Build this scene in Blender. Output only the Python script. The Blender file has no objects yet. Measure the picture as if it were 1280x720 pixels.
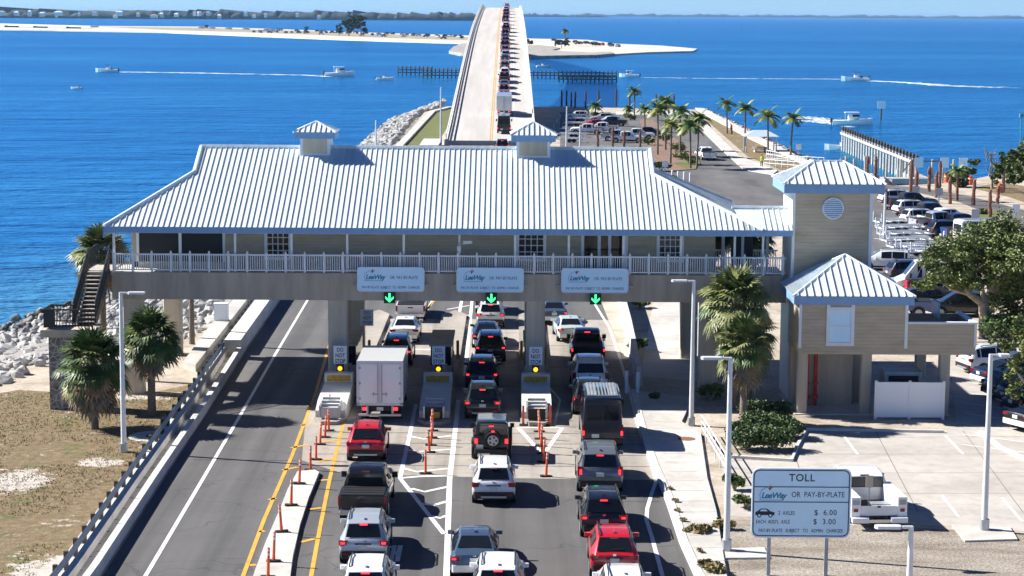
import bpy, math, random
from mathutils import Vector, Matrix, noise
R = math.radians
C = bpy.context.scene.collection
SC = bpy.context.scene
random.seed(7)

# ------------------------------------------------------------------ camera, sky, sun, exposure
CAMH, FOC = 21.0, 2500.0
PITCH = math.atan(343 / 2500); ROLL = R(0.34)
cam = bpy.data.cameras.new('camera'); camo = bpy.data.objects.new('camera', cam); C.objects.link(camo)
cam.sensor_width = 36; cam.lens = FOC / 1280 * 36
cam.clip_start = 1; cam.clip_end = 150000
camo.location = (0, 0, CAMH)
camo.rotation_euler = (Matrix.Rotation(math.pi / 2 - PITCH, 4, 'X') @ Matrix.Rotation(ROLL, 4, 'Z')).to_euler()
SC.camera = camo
SC.render.resolution_x = 1280; SC.render.resolution_y = 720

SUNV = Vector((-9.7, 2.7, 10.07 * math.tan(R(37.0)))).normalized()
w = bpy.data.worlds.new('World'); SC.world = w; w.use_nodes = True
nt = w.node_tree; bg = nt.nodes['Background']
sky = nt.nodes.new('ShaderNodeTexSky'); sky.sky_type = 'NISHITA'; sky.sun_disc = False
sky.sun_elevation = math.asin(SUNV.z); sky.sun_rotation = math.atan2(SUNV.x, SUNV.y)
sky.air_density = 1.0; sky.dust_density = 0.0; sky.ozone_density = 2.0; sky.altitude = 0
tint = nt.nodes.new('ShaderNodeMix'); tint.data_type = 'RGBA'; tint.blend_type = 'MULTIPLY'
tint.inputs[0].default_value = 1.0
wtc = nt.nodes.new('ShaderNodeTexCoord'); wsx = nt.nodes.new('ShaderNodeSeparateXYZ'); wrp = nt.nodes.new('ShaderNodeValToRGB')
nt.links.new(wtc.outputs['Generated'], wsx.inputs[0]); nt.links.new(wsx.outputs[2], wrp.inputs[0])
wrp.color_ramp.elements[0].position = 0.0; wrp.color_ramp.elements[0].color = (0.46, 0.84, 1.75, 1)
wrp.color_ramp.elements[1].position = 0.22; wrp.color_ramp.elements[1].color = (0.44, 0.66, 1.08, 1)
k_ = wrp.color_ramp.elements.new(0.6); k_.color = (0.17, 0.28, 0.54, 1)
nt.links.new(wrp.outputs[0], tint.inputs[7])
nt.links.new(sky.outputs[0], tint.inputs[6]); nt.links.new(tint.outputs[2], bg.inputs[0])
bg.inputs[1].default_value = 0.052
sl = bpy.data.lights.new('sun', 'SUN'); sl.energy = 5.0; sl.angle = R(0.5); sl.color = (1, 0.965, 0.915)
so = bpy.data.objects.new('sun', sl); C.objects.link(so)
so.rotation_euler = SUNV.to_track_quat('Z', 'Y').to_euler(); so.location = (-60, 60, 90)
SC.view_settings.view_transform = 'Standard'; SC.view_settings.look = 'None'
SC.view_settings.exposure = 1.1; SC.view_settings.gamma = 1
SC.view_settings.use_curve_mapping = False
SC.cycles.max_bounces = 6; SC.cycles.volume_bounces = 0; SC.cycles.transparent_max_bounces = 8

# ------------------------------------------------------------------ where things stand (survey from the photograph)
_cp, _sp = math.cos(PITCH), math.sin(PITCH)
def _ray(px, py):
    x = px - 640; y = -(py - 360); c, s = math.cos(ROLL), math.sin(ROLL)
    x, y = x * c - y * s, x * s + y * c
    return Vector((x, FOC * _cp + y * _sp, -FOC * _sp + y * _cp))
def at(px, py, z=0.0):
    d = _ray(px, py); t = (z - CAMH) / d.z
    return Vector((d.x * t, d.y * t, z))
def aty(px, py, Y):
    d = _ray(px, py); t = Y / d.y
    return Vector((d.x * t, Y, CAMH + d.z * t))

# ------------------------------------------------------------------ materials
MATS = {}
def mat(name, col, rough=0.6, metal=0.0, var=0.0, vs=3.0, bump=0.0, bs=20.0, emit=None, es=1.0, spec=None, col2=None, stretch=None, coat=0.0):
    if name in MATS: return MATS[name]
    m = bpy.data.materials.new(name); m.use_nodes = True; t = m.node_tree; b = t.nodes['Principled BSDF']
    b.inputs['Roughness'].default_value = rough; b.inputs['Metallic'].default_value = metal
    b.inputs['Base Color'].default_value = (*col, 1)
    if spec is not None: b.inputs['Specular IOR Level'].default_value = spec
    if coat: b.inputs['Coat Weight'].default_value = coat; b.inputs['Coat Roughness'].default_value = 0.05
    if var or col2 or bump:
        tc = t.nodes.new('ShaderNodeTexCoord'); mp = t.nodes.new('ShaderNodeMapping')
        t.links.new(tc.outputs['Object'], mp.inputs[0])
        if stretch: mp.inputs['Scale'].default_value = stretch
    if var or col2:
        n = t.nodes.new('ShaderNodeTexNoise'); n.inputs['Scale'].default_value = vs; n.inputs['Detail'].default_value = 6
        n.inputs['Roughness'].default_value = 0.65
        t.links.new(mp.outputs[0], n.inputs[0])
        r = t.nodes.new('ShaderNodeValToRGB')
        c2 = col2 if col2 else tuple(min(1, c * (1 + var)) for c in col)
        c1 = col if col2 else tuple(c * (1 - var) for c in col)
        r.color_ramp.elements[0].position = 0.35; r.color_ramp.elements[0].color = (*c1, 1)
        r.color_ramp.elements[1].position = 0.65; r.color_ramp.elements[1].color = (*c2, 1)
        t.links.new(n.outputs['Fac'], r.inputs[0]); t.links.new(r.outputs[0], b.inputs['Base Color'])
    if bump:
        n2 = t.nodes.new('ShaderNodeTexNoise'); n2.inputs['Scale'].default_value = bs; n2.inputs['Detail'].default_value = 4
        t.links.new(mp.outputs[0], n2.inputs[0]); bp = t.nodes.new('ShaderNodeBump'); bp.inputs['Strength'].default_value = bump
        bp.inputs['Distance'].default_value = 0.1
        t.links.new(n2.outputs['Fac'], bp.inputs['Height']); t.links.new(bp.outputs[0], b.inputs['Normal'])
    if emit:
        b.inputs['Emission Color'].default_value = (*emit, 1); b.inputs['Emission Strength'].default_value = es
    MATS[name] = m; return m

def nodes_of(name):
    m = bpy.data.materials.new(name); m.use_nodes = True; MATS[name] = m
    return m, m.node_tree, m.node_tree.nodes['Principled BSDF']
def N(t, kind, **kw):
    n = t.nodes.new(kind)
    for k, v in kw.items():
        if k.startswith('i_'): n.inputs[k[2:].replace('_', ' ')].default_value = v
        else: setattr(n, k, v)
    return n
def noise_n(t, vec, scale, detail=5, rough=0.6, sc=None):
    if sc is not None:
        mp = N(t, 'ShaderNodeMapping'); mp.inputs['Scale'].default_value = sc
        t.links.new(vec, mp.inputs[0]); vec = mp.outputs[0]
    n = N(t, 'ShaderNodeTexNoise'); n.inputs['Scale'].default_value = scale; n.inputs['Detail'].default_value = detail
    n.inputs['Roughness'].default_value = rough; t.links.new(vec, n.inputs[0]); return n.outputs['Fac']
def ramp(t, fac, stops):
    r = N(t, 'ShaderNodeValToRGB'); e = r.color_ramp.elements
    e[0].position, e[0].color = stops[0][0], (*stops[0][1], 1)
    e[1].position, e[1].color = stops[-1][0], (*stops[-1][1], 1)
    for p, c in stops[1:-1]:
        k = e.new(p); k.color = (*c, 1)
    t.links.new(fac, r.inputs[0]); return r.outputs[0]
def mixc(t, fac, a, b, mode='MIX'):
    n = N(t, 'ShaderNodeMix', data_type='RGBA', blend_type=mode)
    for s, v in ((0, fac), (6, a), (7, b)):
        if isinstance(v, (int, float)): n.inputs[s].default_value = v
        elif isinstance(v, tuple): n.inputs[s].default_value = (*v, 1)
        else: t.links.new(v, n.inputs[s])
    return n.outputs[2]
def mathn(t, op, a, b=0.0, clamp=False):
    n = N(t, 'ShaderNodeMath', operation=op, use_clamp=clamp)
    for s, v in ((0, a), (1, b)):
        if isinstance(v, (int, float)): n.inputs[s].default_value = v
        else: t.links.new(v, n.inputs[s])
    return n.outputs[0]
def bumpn(t, b, h, strength, dist):
    bp = N(t, 'ShaderNodeBump'); bp.inputs['Strength'].default_value = strength; bp.inputs['Distance'].default_value = dist
    t.links.new(h, bp.inputs['Height']); t.links.new(bp.outputs[0], b.inputs['Normal'])

G3 = (1, 1, 1)
def make_setting_materials():
    # water
    m, t, b = nodes_of('water'); tc = N(t, 'ShaderNodeTexCoord'); v = tc.outputs['Object']
    big = noise_n(t, v, 0.0042, 4, 0.55, (0.35, 1.6, 1))
    mid = noise_n(t, v, 0.05, 5, 0.6, (0.5, 1.3, 1))
    fine = noise_n(t, v, 0.55, 4, 0.7, (0.45, 1.2, 1))
    col = ramp(t, big, [(0.30, (0.008, 0.100, 0.26)), (0.5, (0.016, 0.165, 0.37)), (0.70, (0.045, 0.27, 0.48))])
    col = mixc(t, 0.55, col, ramp(t, mid, [(0.3, (0.22, 0.32, 0.44)), (0.5, (1, 1, 1)), (0.72, (1.6, 1.5, 1.4))]), 'MULTIPLY')
    # shallow sand bottom off the west shore of the plaza
    sx = N(t, 'ShaderNodeSeparateXYZ'); t.links.new(v, sx.inputs[0])
    dx = mathn(t, 'MULTIPLY', mathn(t, 'ADD', sx.outputs[0], 34.0), 1 / 26.0)
    dy = mathn(t, 'MULTIPLY', mathn(t, 'ADD', sx.outputs[1], -150.0), 1 / 62.0)
    dd = mathn(t, 'SQRT', mathn(t, 'ADD', mathn(t, 'MULTIPLY', dx, dx), mathn(t, 'MULTIPLY', dy, dy)))
    sh = mathn(t, 'SUBTRACT', 1.15, mathn(t, 'ADD', dd, mathn(t, 'MULTIPLY', mathn(t, 'SUBTRACT', mid, 0.5), 0.8)), True)
    col = mixc(t, mathn(t, 'MULTIPLY', sh, 0.75), col, (0.16, 0.46, 0.50))
    
    chop = noise_n(t, v, 0.20, 4, 0.65, (0.55, 1.0, 1))
    h = mathn(t, 'ADD', mathn(t, 'ADD', mathn(t, 'MULTIPLY', fine, 0.35), mathn(t, 'MULTIPLY', mid, 2.5)), mathn(t, 'MULTIPLY', chop, 1.6))
    bp = N(t, 'ShaderNodeBump'); bp.inputs['Strength'].default_value = 1.0; bp.inputs['Distance'].default_value = 2.4; t.links.new(h, bp.inputs['Height'])
    df = N(t, 'ShaderNodeBsdfDiffuse'); gl = N(t, 'ShaderNodeBsdfGlossy'); mx = N(t, 'ShaderNodeMixShader'); t.links.new(col, df.inputs['Color'])
    gl.inputs['Color'].default_value = (0.27, 0.66, 0.92, 1); gl.inputs['Roughness'].default_value = 0.18
    bp2 = N(t, 'ShaderNodeBump'); bp2.inputs['Strength'].default_value = 1.0; bp2.inputs['Distance'].default_value = 0.95; t.links.new(h, bp2.inputs['Height'])
    t.links.new(bp.outputs[0], df.inputs['Normal']); t.links.new(bp2.outputs[0], gl.inputs['Normal'])
    mx.inputs[0].default_value = 0.74; t.links.new(df.outputs[0], mx.inputs[1]); t.links.new(gl.outputs[0], mx.inputs[2])
    t.nodes.remove(b); t.links.new(mx.outputs[0], t.nodes['Material Output'].inputs['Surface'])
    # pale sand
    m, t, b = nodes_of('sand'); v = N(t, 'ShaderNodeTexCoord').outputs['Object']
    n1 = noise_n(t, v, 0.35, 6, 0.65); n2 = noise_n(t, v, 3.0, 5, 0.7)
    c = ramp(t, n1, [(0.32, (0.30, 0.245, 0.18)), (0.52, (0.46, 0.40, 0.325)), (0.7, (0.54, 0.49, 0.42))])
    c = mixc(t, 0.55, c, ramp(t, n2, [(0.35, (0.62, 0.58, 0.5)), (0.6, (1.05, 1.05, 1.05))]), 'MULTIPLY')
    t.links.new(c, b.inputs['Base Color']); b.inputs['Roughness'].default_value = 0.95; bumpn(t, b, n2, 0.5, 0.08)
    # dry grass with bare sand patches
    m, t, b = nodes_of('dry_grass'); v = N(t, 'ShaderNodeTexCoord').outputs['Object']
    n1 = noise_n(t, v, 0.28, 5, 0.6); n2 = noise_n(t, v, 2.2, 6, 0.75); n3 = noise_n(t, v, 0.5, 3, 0.5, (1, 1.7, 1))
    br = ramp(t, n2, [(0.28, (0.10, 0.066, 0.030)), (0.5, (0.19, 0.135, 0.066)), (0.72, (0.31, 0.235, 0.13))])
    gr = ramp(t, n2, [(0.3, (0.06, 0.075, 0.018)), (0.7, (0.17, 0.17, 0.05))])
    sd = ramp(t, n2, [(0.3, (0.45, 0.41, 0.35)), (0.7, (0.62, 0.58, 0.52))])
    c = mixc(t, ramp(t, n3, [(0.55, (0, 0, 0)), (0.67, (0.85, 0.85, 0.85))]), br, gr)
    c = mixc(t, ramp(t, mathn(t, 'ADD', n1, mathn(t, 'MULTIPLY', mathn(t, 'SUBTRACT', n2, 0.5), 0.55)), [(0.64, (0, 0, 0)), (0.70, (1, 1, 1))]), c, sd)
    sxp = N(t, 'ShaderNodeSeparateXYZ'); t.links.new(v, sxp.inputs[0])
    for (px_, py_, rx_, ry_) in ((275, 578, 2.0, 1.9), (22, 602, 1.4, 2.3), (70, 708, 1.7, 1.5), (125, 578, 1.2, 1.0), (255, 520, 2.0, 1.6), (150, 495, 3.2, 1.4)):
        q_ = at(px_, py_); ex = mathn(t, 'MULTIPLY', mathn(t, 'ADD', sxp.outputs[0], -q_.x), 1 / rx_); ey = mathn(t, 'MULTIPLY', mathn(t, 'ADD', sxp.outputs[1], -q_.y), 1 / ry_)
        e_ = mathn(t, 'ADD', mathn(t, 'MULTIPLY', ex, ex), mathn(t, 'MULTIPLY', ey, ey)); e_ = mathn(t, 'ADD', e_, mathn(t, 'ADD', mathn(t, 'MULTIPLY', mathn(t, 'SUBTRACT', n2, 0.5), 3.4), mathn(t, 'MULTIPLY', mathn(t, 'SUBTRACT', noise_n(t, v, 0.9, 4, 0.6), 0.5), 3.0)))
        c = mixc(t, ramp(t, e_, [(0.75, (0.92,) * 3), (1.0, (0, 0, 0))]), c, sd)
    t.links.new(c, b.inputs['Base Color']); b.inputs['Roughness'].default_value = 0.95; bumpn(t, b, n2, 0.8, 0.15)
    # packed gravel with dark specks and tyre-worn patches
    m, t, b = nodes_of('gravel'); v = N(t, 'ShaderNodeTexCoord').outputs['Object']
    n1 = noise_n(t, v, 0.5, 6, 0.65, (0.5, 1.2, 1)); n2 = noise_n(t, v, 7.0, 4, 0.7); n3 = noise_n(t, v, 22.0, 2, 0.6)
    c = ramp(t, n1, [(0.32, (0.20, 0.165, 0.125)), (0.5, (0.33, 0.285, 0.23)), (0.7, (0.45, 0.41, 0.35))])
    c = mixc(t, 0.8, c, ramp(t, n2, [(0.34, (0.5, 0.47, 0.43)), (0.55, G3), (0.75, (1.2, 1.18, 1.15))]), 'MULTIPLY')
    c = mixc(t, 0.5, c, ramp(t, n3, [(0.4, (0.6,) * 3), (0.6, (1.15,) * 3)]), 'MULTIPLY')
    t.links.new(c, b.inputs['Base Color']); b.inputs['Roughness'].default_value = 0.95; bumpn(t, b, n2, 0.8, 0.08)
    # green turf
    m, t, b = nodes_of('turf'); v = N(t, 'ShaderNodeTexCoord').outputs['Object']
    n1 = noise_n(t, v, 0.4, 5, 0.7)
    t.links.new(ramp(t, n1, [(0.3, (0.07, 0.085, 0.02)), (0.6, (0.13, 0.14, 0.035)), (0.75, (0.2, 0.18, 0.07))]), b.inputs['Base Color'])
    b.inputs['Roughness'].default_value = 0.9
    # asphalt with worn wheel tracks running along the road
    for nm, base, ax in (('asphalt', 0.098, (1.2, 0.025, 1)), ('lot_asphalt', 0.115, (0.5, 0.12, 1))):
        m, t, b = nodes_of(nm); v = N(t, 'ShaderNodeTexCoord').outputs['Object']
        n1 = noise_n(t, v, 0.55, 4, 0.6, ax); n2 = noise_n(t, v, 0.25, 6, 0.65); n3 = noise_n(t, v, 14, 3, 0.6)
        g = lambda k: (base * k * 1.03, base * k, base * k * 0.98)
        c = ramp(t, n1, [(0.3, g(0.62)), (0.5, g(1.0)), (0.72, g(1.3))])
        c = mixc(t, 0.6, c, ramp(t, n2, [(0.3, (0.75, 0.75, 0.75)), (0.55, G3), (0.75, (1.2, 1.18, 1.15))]), 'MULTIPLY')
        c = mixc(t, 0.5, c, ramp(t, n3, [(0.3, (0.75,) * 3), (0.7, (1.2,) * 3)]), 'MULTIPLY')
        # cracks
        vo = N(t, 'ShaderNodeTexVoronoi', feature='DISTANCE_TO_EDGE'); vo.inputs['Scale'].default_value = 0.11
        wv = N(t, 'ShaderNodeMix', data_type='RGBA'); wv.inputs[0].default_value = 0.12
        nz = N(t, 'ShaderNodeTexNoise'); nz.inputs['Scale'].default_value = 0.5; t.links.new(v, nz.inputs[0])
        ad = N(t, 'ShaderNodeVectorMath', operation='ADD'); t.links.new(v, ad.inputs[0])
        mu = N(t, 'ShaderNodeVectorMath', operation='SCALE'); mu.inputs['Scale'].default_value = 3.0; t.links.new(nz.outputs['Color'], mu.inputs[0]); t.links.new(mu.outputs[0], ad.inputs[1])
        t.links.new(ad.outputs[0], vo.inputs['Vector'])
        c = mixc(t, ramp(t, vo.outputs['Distance'], [(0.002, (0.55,) * 3), (0.006, (0, 0, 0))]), c, (base * 0.35,) * 3)
        t.links.new(c, b.inputs['Base Color']); b.inputs['Roughness'].default_value = 0.85; bumpn(t, b, n3, 0.25, 0.03)
    # concrete (apron / walks / lots), stained
    for nm, base, sc, lo in (('concrete', (0.37, 0.335, 0.29), (1.4, 0.06, 1), 0.62), ('walk', (0.56, 0.54, 0.50), (0.4, 0.4, 1), 0.8), ('lot_concrete', (0.47, 0.44, 0.395), (0.3, 0.45, 1), 0.86)):
        m, t, b = nodes_of(nm); v = N(t, 'ShaderNodeTexCoord').outputs['Object']
        n1 = noise_n(t, v, 0.5, 5, 0.6, sc); n2 = noise_n(t, v, 1.4, 6, 0.7); n3 = noise_n(t, v, 0.12, 3)
        c = ramp(t, n1, [(0.3, tuple(k * lo for k in base)), (0.52, base), (0.75, tuple(k * 1.15 for k in base))])
        c = mixc(t, 0.6, c, ramp(t, n2, [(0.32, (0.72, 0.7, 0.68)), (0.55, G3), (0.75, (1.08,) * 3)]), 'MULTIPLY')
        c = mixc(t, 0.5, c, ramp(t, n3, [(0.4, (0.8, 0.78, 0.75)), (0.6, G3)]), 'MULTIPLY')
        if nm == 'concrete':
            sxc = N(t, 'ShaderNodeSeparateXYZ'); t.links.new(v, sxc.inputs[0])
            for xc in (-6.7, -1.3, 4.2):
                dxl = mathn(t, 'ABSOLUTE', mathn(t, 'ADD', sxc.outputs[0], -xc)); dxl = mathn(t, 'ADD', dxl, mathn(t, 'MULTIPLY', mathn(t, 'SUBTRACT', n2, 0.5), 1.6))
                c = mixc(t, ramp(t, dxl, [(0.15, (0.55,) * 3), (0.75, (0, 0, 0))]), c, (0.12, 0.108, 0.095))
        t.links.new(c, b.inputs['Base Color']); b.inputs['Roughness'].default_value = 0.85; bumpn(t, b, n2, 0.2, 0.03)
    # rock
    m, t, b = nodes_of('rock'); tc = N(t, 'ShaderNodeTexCoord'); oi = N(t, 'ShaderNodeObjectInfo')
    n1 = noise_n(t, tc.outputs['Object'], 2.2, 6, 0.7)
    c = ramp(t, n1, [(0.3, (0.24, 0.235, 0.22)), (0.5, (0.44, 0.43, 0.41)), (0.7, (0.62, 0.60, 0.57))])
    c = mixc(t, 0.75, c, ramp(t, oi.outputs['Random'], [(0.0, (0.5, 0.5, 0.52)), (0.5, (0.95,) * 3), (1.0, (1.3, 1.27, 1.2))]), 'MULTIPLY')
    gp = N(t, 'ShaderNodeNewGeometry'); sz = N(t, 'ShaderNodeSeparateXYZ'); t.links.new(gp.outputs['Position'], sz.inputs[0])
    wet = mathn(t, 'ADD', sz.outputs[2], mathn(t, 'MULTIPLY', mathn(t, 'SUBTRACT', n1, 0.5), 0.9))
    c = mixc(t, ramp(t, mathn(t, 'ADD', mathn(t, 'MULTIPLY', wet, 0.25), 1.0), [(0.44, (0.85,) * 3), (0.52, (0, 0, 0))]), c, (0.05, 0.05, 0.035))
    t.links.new(c, b.inputs['Base Color']); b.inputs['Roughness'].default_value = 0.9; bumpn(t, b, n1, 0.6, 0.1)
    # stone wall
    m, t, b = nodes_of('rubble'); tc = N(t, 'ShaderNodeTexCoord')
    vo = N(t, 'ShaderNodeTexVoronoi', feature='DISTANCE_TO_EDGE'); vo.inputs['Scale'].default_value = 3.2; t.links.new(tc.outputs['Object'], vo.inputs['Vector'])
    n1 = noise_n(t, tc.outputs['Object'], 3, 5)
    c = mixc(t, ramp(t, vo.outputs['Distance'], [(0.03, (1, 1, 1)), (0.09, (0, 0, 0))]), ramp(t, n1, [(0.3, (0.07, 0.07, 0.075)), (0.7, (0.3, 0.29, 0.28))]), (0.45, 0.43, 0.40))
    t.links.new(c, b.inputs['Base Color']); b.inputs['Roughness'].default_value = 0.9
    # lap siding
    m, t, b = nodes_of('siding'); tc = N(t, 'ShaderNodeTexCoord')
    sx = N(t, 'ShaderNodeSeparateXYZ'); t.links.new(tc.outputs['Object'], sx.inputs[0])
    saw = mathn(t, 'FRACT', mathn(t, 'MULTIPLY', sx.outputs[2], 1 / 0.19))
    n1 = noise_n(t, tc.outputs['Object'], 1.5, 5, 0.6, (0.5, 0.5, 2))
    c = ramp(t, n1, [(0.3, (0.38, 0.32, 0.235)), (0.7, (0.50, 0.43, 0.325))])
    t.links.new(c, b.inputs['Base Color']); b.inputs['Roughness'].default_value = 0.7
    bumpn(t, b, saw, 1.0, 0.03)
make_setting_materials()
MT = MATS
mat('white_line', (0.72, 0.71, 0.68), 0.7, var=0.10, vs=1.3, bump=0.1, bs=30)
mat('yellow_line', (0.62, 0.33, 0.045), 0.7, var=0.15, vs=1.3)
mat('roof_metal', (0.62, 0.68, 0.70), 0.42, 0.0, var=0.11, vs=0.9, stretch=(2.2, 0.12, 0.12))
mat('fascia_blue', (0.20, 0.34, 0.54), 0.5, var=0.05)
mat('trim_white', (0.72, 0.75, 0.78), 0.5, var=0.04)
mat('tower_sunlit', (0.78, 0.77, 0.74), 0.6, var=0.05, vs=1)  # whitened tone that carries the sunlight on the tower's left side
mat('beam_paint', (0.42, 0.355, 0.275), 0.8, var=0.16, vs=0.9, bump=0.15, bs=8, stretch=(1.6, 1.6, 0.22))
mat('column_paint', (0.50, 0.43, 0.33), 0.8, var=0.15, vs=0.9, stretch=(2, 2, 0.2))
mat('dark_glass', (0.012, 0.014, 0.018), 0.08)
mat('car_glass', (0.010, 0.013, 0.017), 0.06, spec=0.6)
mat('screen_dark', (0.018, 0.016, 0.016), 0.5)
mat('steel', (0.45, 0.47, 0.49), 0.45, 0.6, var=0.1, vs=2)
mat('galv', (0.36, 0.39, 0.42), 0.5, 0.5, var=0.15, vs=1.5)
mat('rail_steel', (0.17, 0.22, 0.29), 0.5, 0.4, var=0.12, vs=1)
mat('lamp_grey', (0.62, 0.63, 0.63), 0.5, 0.1, var=0.06)
mat('black_rail', (0.02, 0.021, 0.024), 0.5)
mat('tread', (0.52, 0.47, 0.40), 0.8, var=0.15)
mat('rubber', (0.018, 0.018, 0.019), 0.85)
mat('plastic_trim', (0.013, 0.013, 0.015), 0.6)
mat('rim', (0.42, 0.43, 0.45), 0.35, 0.7)
mat('chrome', (0.6, 0.6, 0.62), 0.2, 0.9)
mat('plate', (0.62, 0.66, 0.62), 0.5, var=0.2, vs=12)
mat('tail_lit', (0.55, 0.01, 0.015), 0.3, emit=(1.0, 0.03, 0.04), es=1.3)
mat('tail_dark', (0.22, 0.006, 0.010), 0.2, coat=0.5)
mat('orange_post', (0.80, 0.115, 0.03), 0.5)
mat('orange_pale', (0.85, 0.55, 0.45), 0.5)
mat('amber_lamp', (0.8, 0.5, 0.02), 0.4, emit=(1.0, 0.55, 0.02), es=0.8)
mat('green_led', (0.0, 0.5, 0.1), 0.4, emit=(0.03, 1.0, 0.16), es=2.2)
mat('hazard_yellow', (0.55, 0.30, 0.03), 0.6, var=0.25, vs=4)
mat('sign_blue', (0.58, 0.82, 1.0), 0.45, var=0.03, vs=1)
mat('sign_white', (0.72, 0.76, 0.80), 0.5)
mat('ink', (0.012, 0.016, 0.03), 0.6)
mat('logo_teal', (0.03, 0.22, 0.34), 0.6); mat('logo_red', (0.42, 0.10, 0.08), 0.6)
mat('red_pipe', (0.50, 0.03, 0.02), 0.5, var=0.15)
mat('vinyl', (0.80, 0.82, 0.84), 0.5)
mat('barrier_conc', (0.60, 0.585, 0.55), 0.85, var=0.12, vs=0.8, bump=0.2, bs=6)
mat('bridge_deck', (0.47, 0.445, 0.41), 0.85, var=0.10, vs=0.4, stretch=(1.2, 0.02, 1))
mat('parapet', (0.60, 0.585, 0.55), 0.85, var=0.08, vs=0.4)
mat('timber', (0.20, 0.155, 0.11), 0.9, var=0.3, vs=2)
mat('dock_grey', (0.42, 0.40, 0.37), 0.9, var=0.15, vs=1)
mat('pile_dark', (0.075, 0.06, 0.05), 0.9, var=0.3)
mat('pile_white', (0.44, 0.42, 0.39), 0.8, var=0.15)
mat('palm_trunk', (0.19, 0.155, 0.12), 0.95, var=0.3, vs=5, bump=0.8, bs=9, stretch=(1, 1, 3))
mat('red_trunk', (0.23, 0.105, 0.065), 0.95, var=0.3, vs=4, bump=0.8, bs=9, stretch=(1, 1, 3))
mat('frond', (0.060, 0.105, 0.024), 0.55, var=0.45, vs=1.6)
mat('frond_pale', (0.18, 0.20, 0.065), 0.55, var=0.35, vs=1.6)
mat('frond_dead', (0.28, 0.185, 0.09), 0.85, var=0.4, vs=2)
mat('dry_blade', (0.30, 0.21, 0.115), 0.9, var=0.3, vs=1)
mat('frond_grey', (0.20, 0.175, 0.13), 0.9, var=0.4, vs=2)
mat('feather', (0.07, 0.14, 0.04), 0.55, var=0.4, vs=1.5)
mat('feather_yellow', (0.24, 0.26, 0.05), 0.55, var=0.3, vs=1.5)
mat('bark', (0.33, 0.27, 0.20), 0.95, var=0.3, vs=2.5, bump=0.6, bs=7)
mat('leaf', (0.065, 0.105, 0.022), 0.6, var=0.5, vs=0.9)
mat('leaf_light', (0.14, 0.175, 0.04), 0.6, var=0.4, vs=0.9)
mat('leaf_dark', (0.036, 0.078, 0.020), 0.6, var=0.5, vs=0.9)
mat('leaf_olive', (0.17, 0.18, 0.05), 0.7, var=0.4, vs=0.9)
mat('far_tree', (0.022, 0.045, 0.036), 0.95, var=0.5, vs=0.02)
mat('house_white', (0.70, 0.68, 0.64), 0.7, var=0.06, vs=0.1); mat('house_roof', (0.30, 0.26, 0.24), 0.8); mat('house_roof_red', (0.35, 0.2, 0.15), 0.8)
mat('beach_sand', (0.52, 0.48, 0.41), 0.95, var=0.18, vs=0.03)
mat('beach_scrub', (0.30, 0.26, 0.19), 0.95, var=0.25, vs=0.05)
mat('revetment', (0.30, 0.285, 0.26), 0.95, var=0.35, vs=0.25, bump=0.8, bs=0.8)
mat('gelcoat', (0.80, 0.80, 0.78), 0.25); mat('boat_dark', (0.035, 0.04, 0.05), 0.5); mat('boat_navy', (0.03, 0.05, 0.10), 0.4)
mat('foam', (0.72, 0.78, 0.80), 0.9, var=0.2, vs=0.4)
mat('skin', (0.40, 0.24, 0.16), 0.6); mat('hi_vis', (0.60, 0.75, 0.02), 0.7, emit=None); mat('trousers', (0.03, 0.035, 0.05), 0.8)
mat('cloth_roof', (0.42, 0.50, 0.55), 0.7)
mat('mulch', (0.20, 0.125, 0.085), 0.95, var=0.3, vs=2)
mat('joint_grey', (0.16, 0.15, 0.14), 0.9)
mat('manhole', (0.20, 0.09, 0.05), 0.8)
mat('asphalt_joint', (0.025, 0.025, 0.026), 0.9)
PAINTS = dict(white=((0.78, 0.78, 0.77), 0), silver=((0.50, 0.54, 0.57), .35), black=((0.006, 0.0065, 0.008), 0), red=((0.50, 0.012, 0.020), 0),
              darkgrey=((0.045, 0.050, 0.058), .3), grey=((0.17, 0.18, 0.19), .4), bluegrey=((0.075, 0.115, 0.18), .35), navy=((0.009, 0.015, 0.034), .2),
              blue=((0.03, 0.08, 0.26), .2), cream=((0.62, 0.60, 0.54), .1), green=((0.08, 0.13, 0.10), .2), magenta=((0.40, 0.01, 0.05), 0), teal=((0.10, 0.20, 0.22), .2), mint=((0.62, 0.70, 0.68), .2), beige=((0.45, 0.40, 0.32), .2))
for k, (c, mt_) in PAINTS.items(): mat('paint_' + k, c, 0.32, mt_, coat=0.8)

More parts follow.
